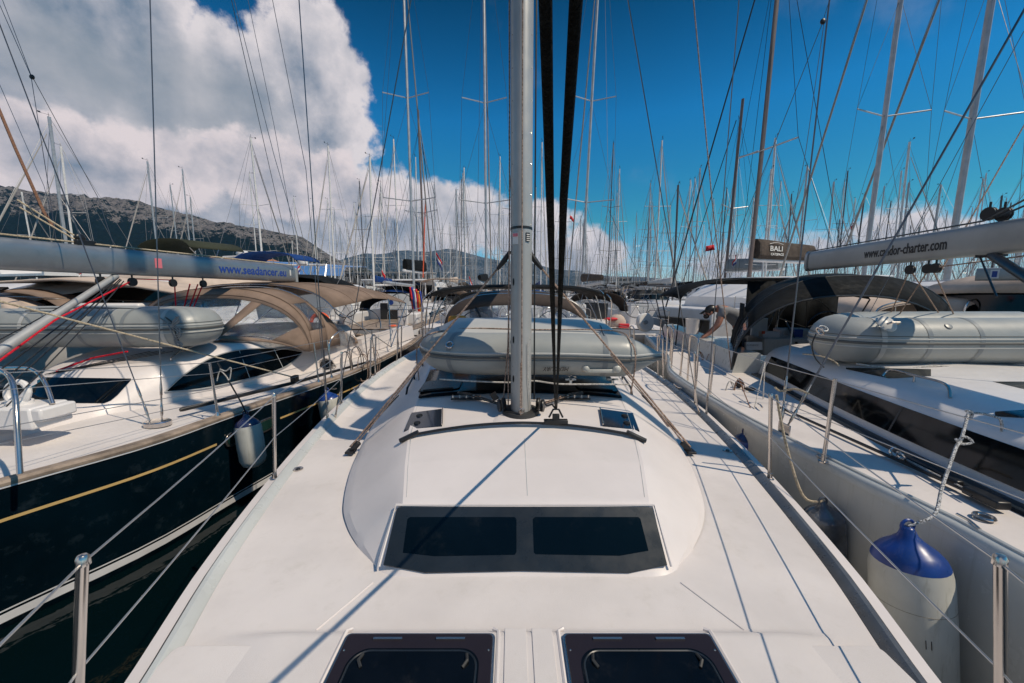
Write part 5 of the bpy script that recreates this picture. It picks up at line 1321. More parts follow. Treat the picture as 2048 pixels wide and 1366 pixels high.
# ---------------------------------------------------------------- person bending in the right-hand boat's cockpit
def skinned(name, joints, edges, m, parent, sub=2, root=0):
    me = bpy.data.meshes.new(name); me.from_pydata([tuple(j[0]) for j in joints], edges, []); me.materials.append(m)
    o = bpy.data.objects.new(name, me); link(o, parent)
    if parent is not None: o.location = -wloc(parent)
    md = o.modifiers.new('skin', 'SKIN'); md.use_smooth_shade = True
    for i, j in enumerate(joints):
        s_ = me.skin_vertices[0].data[i]; s_.radius = (j[1], j[2] if len(j) > 2 else j[1]); s_.use_root = (i == root)
    sb = o.modifiers.new('sub', 'SUBSURF'); sb.levels = sub; sb.render_levels = sub
    return o
YP = 7.9
def pp(x, y, dy=0): return P(x, y, YP + dy)
per = thing('person', 'person in grey shirt and black cap bending over beside the black canopy', 'person', (4.4, YP, 1.3))
J = [(pp(1484, 655), .15, .13), (pp(1470, 630), .15, .15), (pp(1452, 616), .17, .16), (pp(1438, 617), .075), (pp(1428, 618), .06), (pp(1420, 621), .085), (pp(1412, 630), .075),
     (pp(1446, 622, -.19), .07), (pp(1437, 650, -.24), .048), (pp(1418, 668, -.20), .034), (pp(1409, 673, -.18), .032),
     (pp(1446, 622, .19), .07), (pp(1432, 652, .24), .048), (pp(1414, 668, .18), .034), (pp(1405, 673, .15), .032),
     (pp(1482, 672, -.11), .10), (pp(1478, 718, -.12), .065), (pp(1484, 762, -.12), .05), (pp(1474, 768, -.12), .04),
     (pp(1486, 672, .11), .10), (pp(1484, 718, .12), .065), (pp(1490, 762, .12), .05), (pp(1480, 768, .12), .04)]
E_ = [(0, 1), (1, 2), (2, 3), (3, 4), (4, 5), (5, 6), (2, 7), (7, 8), (8, 9), (9, 10), (2, 11), (11, 12), (12, 13), (13, 14), (0, 15), (15, 16), (16, 17), (17, 18), (0, 19), (19, 20), (20, 21), (21, 22)]
for h, sgn in ((10, -1), (14, 1)):
    c0 = J[h][0]
    for k in range(5):
        a = c0 + V((-.05 - .02 * (k in (2, 3)), -.035 + .018 * k, -.035)); b_ = a + V((-.02, 0, -.03))
        J += [(a, .010), (b_, .009)]; E_ += [(h, len(J) - 2), (len(J) - 2, len(J) - 1)]
skinned('body', J, E_, skin, per)
JS = [(J[0][0], .17, .15), (J[1][0], .18, .18), (J[2][0], .20, .19), (J[3][0], .10), (J[7][0], .095), (J[7][0].lerp(J[8][0], .6), .085), (J[11][0], .095), (J[11][0].lerp(J[12][0], .6), .085)]
skinned('shirt', JS, [(0, 1), (1, 2), (2, 3), (2, 4), (4, 5), (2, 6), (6, 7)], shirt, per)
JS = [(J[0][0], .165, .15), (J[15][0], .13), (J[15][0].lerp(J[16][0], .7), .10), (J[19][0], .13), (J[19][0].lerp(J[20][0], .7), .10)]
skinned('shorts', JS, [(0, 1), (1, 2), (0, 3), (3, 4)], shorts, per)
hd = pp(1419, 623)
Mh = Matrix.Rotation(R(-35), 3, 'Y')
b = MB(); b.ball(hd + V((.015, 0, .035)), .112, 8, (1.05, .88, .85), Mh); b.tube([hd + V((-.06, 0, .03)), hd + V((-.18, 0, -.05))], [.075, .06], 12, ry=.010, up=(0, 1, 0)); obj('cap', b, black, per)
b = MB(); b.ball(hd + V((-.105, 0, -.055)), .020, 5, (1, .8, 1.2)); b.ball(hd + V((.0, -.085, -.02)), .026, 5, (.8, .4, 1.2)); obj('nose_and_ear', b, skin, per)
b = MB(); b.ball(hd + V((-.07, -.02, -.10)), .055, 6, (1, 1, .9)); obj('beard', b, hairm, per)
b = MB(); b.ball(hd + V((-.075, -.05, -.03)), .011, 5); obj('eye', b, black, per)
# bucket and rail things beside the person
b = MB(); c0 = P(1385, 652, 8.0); b.lathe([(0, -.16), (.12, -.16), (.14, .14), (.145, .15), (.13, .15), (.12, -.10), (0, -.12)], c0, 20); tag(obj('bucket', b, gelw), 'pale grey bucket clamped on the stern rail next to the bending person', 'bucket')
t = thing('lifebuoy', 'round white covered lifebuoy on a stern rail right of the central dinghy tip', 'lifebuoy', P(1290, 645, 9.5))
b = MB(); b.lathe([(0, -.07), (.20, -.07), (.23, -.03), (.23, .03), (.20, .07), (0, .07)], P(1290, 645, 9.5), 24, Matrix.Rotation(R(80), 3, 'X') @ Matrix.Rotation(R(15), 3, 'Y')); obj('cover', b, sailw, t, smooth=50)
b = MB(); b.lathe([(0, -.01), (.05, -.01), (.05, .08), (0, .085)], P(1290, 645, 9.42), 12, Matrix.Rotation(R(80), 3, 'X')); obj('hub', b, hypd, t)

# ---------------------------------------------------------------- pontoon
pt = thing('pontoon', 'wooden plank pontoon between the sterns of the two rows of boats', 'pontoon', (0, 13.2, .6))
b = MB(); b.box((0, 13.2, .72), (70, 1.9, .40)); obj('float', b, concrete, pt)
pm = MB(); pm.box((0, 0, 0), (.135, 1.96, .035)); pme = pm.mesh('plank'); pme.materials.append(teak2)
for i in range(200):
    o = bpy.data.objects.new('plank', pme); link(o, pt); o.location = V((-14.8 + i * .148, 13.2 + random.uniform(-.01, .01), .942 + random.uniform(-.004, .004))) - V(pt.location)
for k, x in enumerate((-9.4, -4.9, -2.4, 2.3, 6.6, 11.2)):
    t = thing('mooring_bollard', 'squat steel mooring bollard standing on the plank pontoon', 'bollard', (x, 12.5, .96), group='bollards along the pontoon')
    b = MB(); b.lathe([(0, 0), (.10, 0), (.10, .02), (.05, .04), (.05, .22), (.09, .25), (.09, .29), (0, .31)], (x, 12.5, .96), 14); obj('post', b, steel, t)
    for s_ in (-1, 1): rope(sag((x, 12.5, 1.15), (x + s_ * 1.1, 11.9, 1.55), .12), .012, rope_w, t, 'mooring_line')
# gangway from the pontoon to the navy boat
b = MB(); b.box((-4.6, 12.3, 1.42), (.45, 2.4, .05), Matrix.Rotation(R(-14), 3, 'X')); tag(obj('gangway', b, teak, None), 'narrow wooden gangway from the pontoon up to the stern of the navy boat', 'gangway')

# ---------------------------------------------------------------- generic boats
def hullmesh(L, B, fb, bow=1.0, tr=.86, n=16):
    b = MB(); secs = []
    for i in range(n + 1):
        t = i / n; y = -L / 2 + L * t
        f = smt([(0, tr), (.3, 1), (.6, .95), (.8, .70), (.93, .30), (1, .015)], t); sh = fb + .28 * bow * t * t; hw = B / 2 * f
        half = [(hw, sh), (hw * .99, sh * .7), (hw * .93, sh * .35), (hw * .82, .06), (hw * .5, -.25)]
        secs.append([(-a, y - (.0 if z > .5 else 0) + (-.25 * (1 - z / fb) if t > .95 else (.18 * (1 - z / fb) if t == 0 else 0)), z) for a, z in half] + [(a, y + (-.25 * (1 - z / fb) if t > .95 else (.18 * (1 - z / fb) if t == 0 else 0)), z) for a, z in half[::-1]])
    b.loft(secs, cap=True, flip=True); return b
def decky(L, B, fb, t):
    f = smt([(0, .86), (.3, 1), (.6, .95), (.8, .70), (.93, .30), (1, .015)], t); return B / 2 * f, fb + .28 * t * t

def yacht(name, label, group=None, L=13.0, B=4.2, fb=1.2, H=18.5, hullm=gelw, mastm=mastfar, cover=blackc, hood=blackc, bim=True, stripe=None, detail=2, spread=((6.9, 1.3), (11.7, 1.1)), logo=None, furled=True, rr=.062, teakst=False, radar=False):
    r = thing(name, label, 'sailboat', (0, 0, 0), group)
    obj('hull', hullmesh(L, B, fb), hullm, r, local=True)
    dk = MB(); rows = []
    for i in range(13):
        t = i / 12; hw, z = decky(L, B, fb, t); rows.append([(u * hw * .985, -L / 2 + L * t * .995, z + .01 + .03 * (1 - u * u)) for u in (-1, -.5, 0, .5, 1)])
    dk.loft(rows); obj('deck', dk, teak if teakst else geldeck, r, local=True)
    if stripe:
        b = MB()
        for s_ in (-1, 1): b.loft([[(s_ * (decky(L, B, fb, t)[0] * .985 + .012), -L / 2 + L * t, decky(L, B, fb, t)[1] * z) for z in (.80, .72)] for t in frange(.02, .97, 14)])
        obj('hull_stripe', b, stripe, r, local=True)
    # cabin
    cb = MB(); secs = []
    for t in frange(.30, .84, 12):
        hw, z = decky(L, B, fb, t); w_ = min(hw - .5, B * .33) * (1 if t < .7 else 1 - (t - .7) * 2.5); w_ = max(.12, w_); h = .42 * min(1, (.86 - t) * 5)
        y = -L / 2 + L * t; secs.append([(-w_ - .08, y, z), (-w_, y, z + h * .7), (-w_ * .8, y, z + h), (0, y, z + h + .05), (w_ * .8, y, z + h), (w_, y, z + h * .7), (w_ + .08, y, z)])
    cb.loft(secs, cap=True); obj('cabin', cb, gelw, r, local=True)
    if detail:
        for s_ in (-1, 1):
            b = MB(); b.loft([[(s_ * (max(.12, min(decky(L, B, fb, t)[0] - .5, B * .33)) + .075 - .07 * k), -L / 2 + L * t, decky(L, B, fb, t)[1] + .42 * (.12 + .5 * k)) for k in (0, 1)] for t in frange(.34, .66, 4)]); obj('cabin_window', b, glassd, r, local=True, solid=.012)
    # mast, spreaders, boom, cover
    my = .08 * L; dz = fb + .5
    mb = MB(); mb.tube([(0, 0, 0), (0, 0, H * .5), (0, -.10, H - dz)], rr, 8, ry=rr * 1.4, up=(1, 0, 0))
    mo = obj('mast', mb, mastm, r, local=True); mo.location = (0, my, dz)
    for z, w_ in spread:
        if z > H - 1.5: continue
        b = MB()
        for s_ in (-1, 1): b.tube([(0, 0, z - dz), (s_ * w_, -.35, z - dz + .10)], .028, 5, ry=.016)
        obj('spreader', b, mastm, mo, local=True)
    if detail:
        b = MB(); b.tube([(0, -.08, H - dz), (0, -.08, H - dz + .35)], .012, 4); b.tube([(-.12, -.08, H - dz + .12), (.10, .3, H - dz + .16)], .012, 4); b.box((.10, .3, H - dz + .2), (.02, .14, .12)); obj('masthead', b, black, mo, local=True)
    if radar:
        b = MB(); b.lathe([(0, 0), (.28, 0), (.30, .1), (.25, .2), (0, .23)], (0, .35, 7.6 - dz), 14); obj('radar', b, gelw, mo, local=True)
    rg = MB(); wr = .008 if detail > 1 else .012
    hi = spread[-1][0] - dz if spread else H * .6
    lo = spread[0][0] - dz if spread else H * .35
    w0 = decky(L, B, fb, .56)[0] - .15
    for s_ in (-1, 1):
        rg.tube([(s_ * w0, -.5, fb + .1 - dz), (s_ * spread[0][1], -.35, lo + .1), (s_ * spread[-1][1], -.35, hi + .1), (0, -.1, H - dz - .3)], wr, 3)
        rg.tube([(s_ * w0, -.5, fb + .1 - dz), (0, 0, lo - .1)], wr, 3); rg.tube([(s_ * spread[0][1], -.35, lo + .1), (0, 0, hi - .1)], wr, 3)
        rg.tube([(s_ * B * .36, -L / 2 - my + .1, fb - dz + .1), (0, -L / 2 - my + 2.6, 5.6 - dz)], wr, 3)
    rg.tube([(0, -L / 2 - my + 2.6, 5.6 - dz), (0, -.1, H - dz)], wr, 3); rg.tube([(0, L / 2 - my - .1, fb + .25 - dz), (0, 0, H - dz - .6)], wr, 3)
    ro = obj('rigging', rg, wire if detail > 1 else mat('rig_far', (.30, .30, .31), .5, .3), r, local=True, smooth=0); ro.location = (0, my, dz)
    if furled:
        b = MB(); a = V((0, L / 2 - my - .25, fb + .9 - dz)); c_ = V((0, .15, H - dz - 1.6)); b.tube([a, a.lerp(c_, .1), a.lerp(c_, .6), c_], [.03, .045, .04, .02], 6); fo = obj('furled_sail', b, mat('furled_sail_grey', (.33, .31, .29), .8), r, local=True); fo.location = (0, my, dz)
    b = MB(); b.tube([(0, my - .1, dz + 1.0), (0, my - .36 * L, dz + 1.1)], .07, 8); bo_ = obj('boom', b, mastm, r, local=True)
    if cover:
        b = MB(); b.loft([[(.12 * (1 - .4 * t) * math.cos(a), my - .15 - .34 * L * t, dz + 1.2 + .22 * (1 - .5 * t) + (.22 * (1 - .5 * t)) * math.sin(a)) for a in [2 * math.pi * k / 8 for k in range(8)]] for t in frange(0, 1, 8)], closed=True, cap=True); obj('sail_cover', b, cover, bo_, local=True)
    if detail:
        ys_, z_ = -L / 2 + .30 * L + .2, fb + .45
        b = MB(); A0 = [V((1.15 * u, ys_ + .5, z_)) for u in frange(-1, 1, 12)]; A1 = arch(0, ys_, z_ - .1, 1.25, z_ + .75, 0, 2.6, n=12); A2 = arch(0, ys_ - .6, z_ - .1, 1.3, z_ + .78, 0, 2.6, n=12)
        b.loft([between(A0, A1, .6), A1, A2]); sh_ = obj('sprayhood', b, hood, r, local=True, solid=.02)
        b = MB(); b.loft([A0, between(A0, A1, .6)]); obj('hood_window', b, vinyl if detail > 1 else glassd, sh_, local=True)
        b = MB(); b.box((0, ys_ - .35, fb + .25), (1.0, .06, 1.0)); obj('companionway', b, inshade, r, local=True)  # flat dark panel, shade of the opening put into its colour
        if bim:
            b = MB(); bb_ = [arch(0, -L / 2 + q, fb + 1.45, 1.5, fb + 1.82, 0, 3, t0=.3, n=10) for q in (.7, 1.6, 2.6)]; b.loft(bb_); bi = obj('bimini', b, hood, r, local=True, solid=.02)
            b = MB()
            for a_ in bb_: b.tube([a_[0], (-1.6, -L / 2 + 1.5, fb)], .016, 5); b.tube([a_[-1], (1.6, -L / 2 + 1.5, fb)], .016, 5)
            obj('bimini_frame', b, steel, bi, local=True)
    if detail > 1:
        for s_ in (-1, 1):
            Mx = Matrix.Rotation(R(78), 3, 'X'); c0 = V((s_ * 1.0, -L / 2 + 1.5, fb + .75)); b = MB(); b.torus(c0, .45, .016, 24, 5, Mx)
            for k in range(6): b.tube([c0, c0 + Mx @ V((.45 * math.cos(k * 1.047), .45 * math.sin(k * 1.047), 0))], .008, 4)
            obj('steering_wheel', b, black, r, local=True)
            b = MB(); b.box((s_ * 1.0, -L / 2 + 1.75, fb + .35), (.35, .25, .8)); obj('pedestal', b, gelw, r, local=True, bevel=.04)
            # stern rail
            x = s_ * B * .42; b = MB(); b.tube(cr([(x, -L / 2 + 2.2, fb), (x, -L / 2 + 2.15, fb + .62), (x, -L / 2 + .3, fb + .66), (x * .75, -L / 2 + .12, fb + .66), (x * .55, -L / 2 + .12, fb + .6), (x * .55, -L / 2 + .15, fb)], 4), .014, 6); b.tube([(x, -L / 2 + .3, fb), (x, -L / 2 + .3, fb + .66)], .013, 6); b.tube([(x, -L / 2 + 2.15, fb + .33), (x, -L / 2 + .3, fb + .35)], .010, 5); obj('stern_rail', b, steel, r, local=True)
            for t in frange(.28, .85, 5):
                hw, z = decky(L, B, fb, t); b = MB(); b.tube([(s_ * (hw - .08), -L / 2 + L * t, z), (s_ * (hw - .1), -L / 2 + L * t, z + .62)], .013, 5); obj('stanchion', b, steel, r, local=True)
            b = MB()
            for q in (.31, .6): b.tube([(s_ * (decky(L, B, fb, t)[0] - .1), -L / 2 + L * t, decky(L, B, fb, t)[1] + q) for t in frange(.1, .95, 8)], .006, 3)
            obj('lifeline', b, wirel, r, local=True)
        b = MB(); b.box((0, -L / 2 + 1.0, fb - .02), (B * .62, 1.9, .05)); obj('cockpit_floor', b, teak, r, local=True)
        b = MB(); b.box((0, -L / 2 + .19, fb * .52), (B * .5, .04, fb * .62)); obj('transom_panel', b, gelgrey, r, local=True, bevel=.01)
        for s_ in (-1, 1):
            b = MB(); b.box((s_ * 1.25, -L / 2 + 2.9, fb + .22), (.45, 2.0, .42)); obj('cockpit_seat', b, gelw, r, local=True, bevel=.04)
    if logo:
        b = MB()
        for s_ in (-1, 1):
            t = .80; hw, z = decky(L, B, fb, t); nv = V((s_ * .93, .36, 0)).normalized(); Mx = nv.to_track_quat('Z', 'Y').to_matrix(); b.lathe([(0, 0), (.22, 0), (.22, .012), (0, .014)], V((s_ * (hw * .985 + .01), -L / 2 + L * t, z * .62)), 18, Mx)
        obj('round_logo', b, logo, r, local=True)
    return r

def place(r, x, y, rz=0.0, label=None, group=None, scale=1.0, H=None, H0=18.5, lean=0.0, first=False):
    c = r if first else copy_tree(r)
    c.location = (x, y, WZ); c.rotation_euler = (0, lean, rz); c.scale = (scale,) * 3
    if label: c['label'] = label
    if group: c['group'] = group
    elif 'group' in c and not first: del c['group']
    if H:
        for ch in c.children:
            k = ch.name.split('.')[0]
            if k in ('mast', 'rigging', 'furled_sail'): ch.scale[2] = H / H0 / scale
    return c
PI = math.pi
def at_mast(c, px, Y, rz, L=13.0, scale=1.0):
    """move the boat so that its mast stands at the given bearing and distance"""
    x = (px - 1024) / FPX * (Y * CT + 0 * ST); oy = .08 * L * scale
    d_ = V((-math.sin(rz), math.cos(rz), 0)) * oy
    c.location = (x - d_.x, Y - d_.y, WZ)
def topz(px, py, Y): return P(px, py, Y).z - WZ

# row opposite the pontoon, sterns towards the camera
row1 = [
    (828, 20.3, 19.6, dict(hood=blackc, bim=False, teakst=True, cover=None), 'white sailboat with twin black wheels and open transom beyond the pontoon, left of centre'),
    (973, 20.8, 20.5, dict(hood=charc, bim=False, cover=blackc), 'white sailboat behind the central boat, its tall mast just left of the thick one'),
    (1160, 20.6, 20.5, dict(hood=brownc, bim=False, cover=sailc), 'white sailboat with brown canvas and tall silver mast just right of the black sheets'),
]
for px, Y, H, kw, lab_ in row1:
    r = yacht('sailboat', lab_, None, H=H, detail=2, **kw); at_mast(r, px, Y, 0)
    if px == 1160: r.rotation_euler = (0, R(1.8), 0)
# other yachts close by with tall masts out of the frame
r = yacht('sailboat', 'white sailboat with beige hood and second tall grey mast from the right', None, H=19.5, hood=beige, cover=None, rr=.07, spread=((8.9, 1.35), (13, 1.1))); at_mast(r, 1722, 15.5, 0); r.rotation_euler = (0, R(.8), 0)
r = yacht('sailboat', 'white sailboat at the far right with beige canopy and the rightmost thick grey mast', None, H=19.5, hood=beige, cover=None, rr=.08, spread=((8.2, 1.35), (13, 1.1))); at_mast(r, 1888, 14.0, 0); r.rotation_euler = (0, R(.8), 0)
t = thing('loose_boom', 'grey boom with small blue sticker below the charter boom at the right edge', 'boom', P(2000, 550, 9))
# (its own sailboat lies outside the frame)
a_, b__ = P(1953, 549, 9.5), P(2200, 545, 8.0); m_, d1, s1, u1 = boomm(a_, b__, .07, .15); obj('spar', m_, boomgrey, t)
b = MB(); q = a_ + d1 * .30; b.prism([q - s1 * .072 + d1 * u + u1 * v for u, v in ((-.07, -.10), (.07, -.10), (.07, .10), (-.07, .10))], -s1 * .003) if s1.y > 0 else b.prism([q + s1 * .072 + d1 * u + u1 * v for u, v in ((-.07, -.10), (.07, -.10), (.07, .10), (-.07, .10))], s1 * .003); obj('sticker', b, stripe_w, t)
b = MB(); q = a_ + d1 * .30; sg = -1 if s1.y > 0 else 1; b.prism([q + s1 * sg * .076 + d1 * u + u1 * v for u, v in ((-.04, -.07), (.04, -.07), (.04, .07), (-.04, .07))], s1 * sg * .003); obj('sticker_print', b, txtblue, t)
t = thing('loose_boom', 'pale boom with small black web address at the right edge above a beige canopy', 'boom', P(2000, 585, 11))
a_, b__ = P(1908, 592, 11.5), P(2250, 566, 10.0); m_, d1, s1, u1 = boomm(a_, b__, .07, .13); obj('spar', m_, boomgrey, t)
sg = -1 if s1.y > 0 else 1
text('www.croatia', .16, a_ + d1 * 1.55 + s1 * sg * .075 - u1 * .05, d1, u1, txtblack, t, width=1.1, bold=.003)

# ---------------------------------------------------------------- catamaran
def catamaran(label, H=18, L=12.5, B=6.8, bagtext=None, lean=0.0, cover=sailc, logo=None):
    r = thing('catamaran', label, 'catamaran', (0, 0, 0))
    for s_ in (-1, 1):
        b = MB(); secs = []
        for t in frange(0, 1, 14):
            y = -L / 2 + L * t; f = smt([(0, .8), (.35, 1), (.8, .75), (1, .05)], t); zt = itp([(0, .55), (.12, 1.0), (.16, 1.55), (1, 1.75)], t); w_ = .85 * f; x0 = s_ * (B / 2 - .85)
            secs.append([(x0 - w_, y, zt), (x0 - w_ * .9, y, .5), (x0 - w_ * .5, y, -.2), (x0 + w_ * .5, y, -.2), (x0 + w_ * .9, y, .5), (x0 + w_, y, zt)])
        b.loft(secs, cap=True, flip=True); b.loft([[sec[0], sec[-1]] for sec in secs]); h = obj('hull', b, gelw, r, local=True)
        b = MB(); b.box((s_ * (B / 2 + .0), 0, 1.15), (.04, 2.6, .25)); obj('hull_window', b, glassd, h, local=True)
        b = MB()
        for k in range(3): b.box((s_ * (B / 2 - .85), -L / 2 + .2 + .3 * k, .55 + .28 * k), (1.1, .32, .06))
        obj('stern_step', b, teak, r, local=True)
    b = MB(); b.box((0, .3, 1.35), (B - 1.7, L * .72, .55)); obj('bridge_deck', b, gelw, r, local=True, bevel=.08)
    b = MB(); secs = []
    for t in frange(0, 1, 8):
        y = -L * .30 + L * .55 * t; w_ = 2.5 - .5 * t; z1 = 3.15 - 1.0 * max(0, t - .72) / .28
        secs.append([(-w_, y, 1.6), (-w_ + .2, y, z1 - .1), (-w_ + .5, y, z1), (w_ - .5, y, z1), (w_ - .2, y, z1 - .1), (w_, y, 1.6)])
    b.loft(secs, cap=True); obj('cabin', b, gelw, r, local=True)
    for s_ in (-1, 1):
        b = MB(); b.loft([[(s_ * (2.5 - .5 * t - .05 - .15 * k), -L * .30 + L * .55 * t, 2.1 + .7 * k * (1 if t < .7 else .6)) for k in (0, 1)] for t in frange(.08, .85, 5)]); obj('cabin_window', b, glassd, r, local=True, solid=.05)
    b = MB(); b.box((0, -L * .30 - .01, 2.3), (4.2, .06, 1.1)); obj('salon_door', b, glassd, r, local=True)
    b = MB(); b.box((0, -L * .30 - 1.2, 3.2), (5.2, 3.4, .12)); obj('hardtop', b, gelw, r, local=True, bevel=.05)
    for s_ in (-1, 1):
        b = MB(); b.tube([(s_ * 2.4, -L * .30 - 2.6, 1.6), (s_ * 2.4, -L * .30 - 2.6, 3.2)], .05, 8); obj('pillar', b, gelw, r, local=True)
    my = .8
    b = MB(); b.tube([(0, 0, 0), (0, -.5, H - 3.2)], .085, 10, ry=.13, up=(1, 0, 0)); mo = obj('mast', b, mastbrown, r, local=True); mo.location = (0, my, 3.15)
    b = MB()
    for s_ in (-1, 1): b.tube([(0, -.1, 6.2), (s_ * 1.5, -.5, 6.4)], .04, 5, ry=.02); b.tube([(0, 0.1, 6.2), (s_ * .5, .75, 5.9)], .02, 4); b.tube([(s_ * .5, .75, 5.9), (s_ * 1.5, -.5, 6.4)], .015, 4)
    obj('spreader', b, mastfar, mo, local=True)
    b = MB()
    for s_ in (-1, 1):
        b.tube([(s_ * (B / 2 - .3), -2.2, 1.7), (s_ * 1.5, my - .5, 9.6), (0, my - .4, H - 1.5)], .012, 4); b.tube([(s_ * (B / 2 - .3), -2.2, 1.7), (0, my - .2, H - 1.2)], .014, 4)
    b.tube([(0, L / 2, 1.7), (0, my, H - 1.5)], .035, 5); obj('rigging', b, black, r, local=True, smooth=0)
    if cover:
        b = MB(); secs = []
        for t in frange(0, 1, 12):
            y = my - .25 - 4.6 * t; w_ = .30 * (1 - .25 * t); h = 1.0 * (1 - .18 * t); z0 = 4.1 + .1 * math.sin(t * 9) * .1
            secs.append([(-w_ * .6, y, z0), (-w_, y, z0 + .15), (-w_ * .9, y, z0 + h * .75), (-.10, y, z0 + h), (.10, y, z0 + h), (w_ * .9, y, z0 + h * .75), (w_, y, z0 + .15), (w_ * .6, y, z0)])
        b.loft(secs, closed=True, cap=True); bg_ = obj('sail_bag', b, cover, r, local=True, bevel=.03)
        b = MB(); b.tube([(0, my - .1, 4.02), (0, my - 5.2, 4.02)], .10, 8); obj('boom', b, gelw, r, local=True)
        if bagtext:
            n_ = -1
            text('BALI', .36, (-.31, my - .95, 4.50), (0, -1, 0), (.04, 0, 1), txtwhite, bg_, local=True, width=.95, bold=.006)
            text('CATSPACE', .17, (-.325, my - 1.02, 4.27), (0, -1, 0), (.04, 0, 1), txtwhite, bg_, local=True, width=1.0, bold=.004)
            arcp = [V((-.31, my - .9 - 1.05 * u, 4.84 + .08 * math.sin(math.pi * u))) for u in frange(0, 1, 10)]
            b = MB(); b.tube(arcp, .012, 4); obj('logo_arc', b, txtwhite, bg_, local=True)
    for s_ in (-1, 1):
        b = MB(); x = s_ * (B / 2 - .2)
        for y in frange(-L / 2 + 1.2, L / 2 - .5, 6): b.tube([(x, y, 1.6), (x, y, 2.25)], .014, 5)
        for z in (1.95, 2.25): b.tube([(x, -L / 2 + 1.2, z), (x, L / 2 - .5, z)], .007, 3)
        obj('guard_rail', b, steel, r, local=True)
    if logo:
        b = MB()
        for s_ in (-1, 1): b.lathe([(0, 0), (.20, 0), (.20, .012), (0, .012)], V((s_ * (B / 2 - .85), -L / 2 - .01, .55)), 16, Matrix.Rotation(R(90), 3, 'X'))
        obj('round_logo', b, logo, r, local=True)
    return r
c1 = catamaran('white catamaran with brown mast and dark brown sail bag lettered in white', H=21, bagtext=True)
c1.rotation_euler = (0, 0, R(112)); c1.location = (P(1503, 500, 20.5).x + .74, 20.8, WZ); c1.scale = (1.0,) * 3
c2 = catamaran('white catamaran with blue round logo on its sterns beyond the pontoon, left', H=18, cover=blackc, logo=fblue); c2.rotation_euler = (0, 0, R(-6)); c2.location = (-8.2, 36, WZ)
c3 = catamaran('white catamaran with grey sail bag far behind the right-hand black canopy', H=18, cover=hypd); c3.rotation_euler = (0, 0, R(20)); c3.location = (19, 34, WZ)

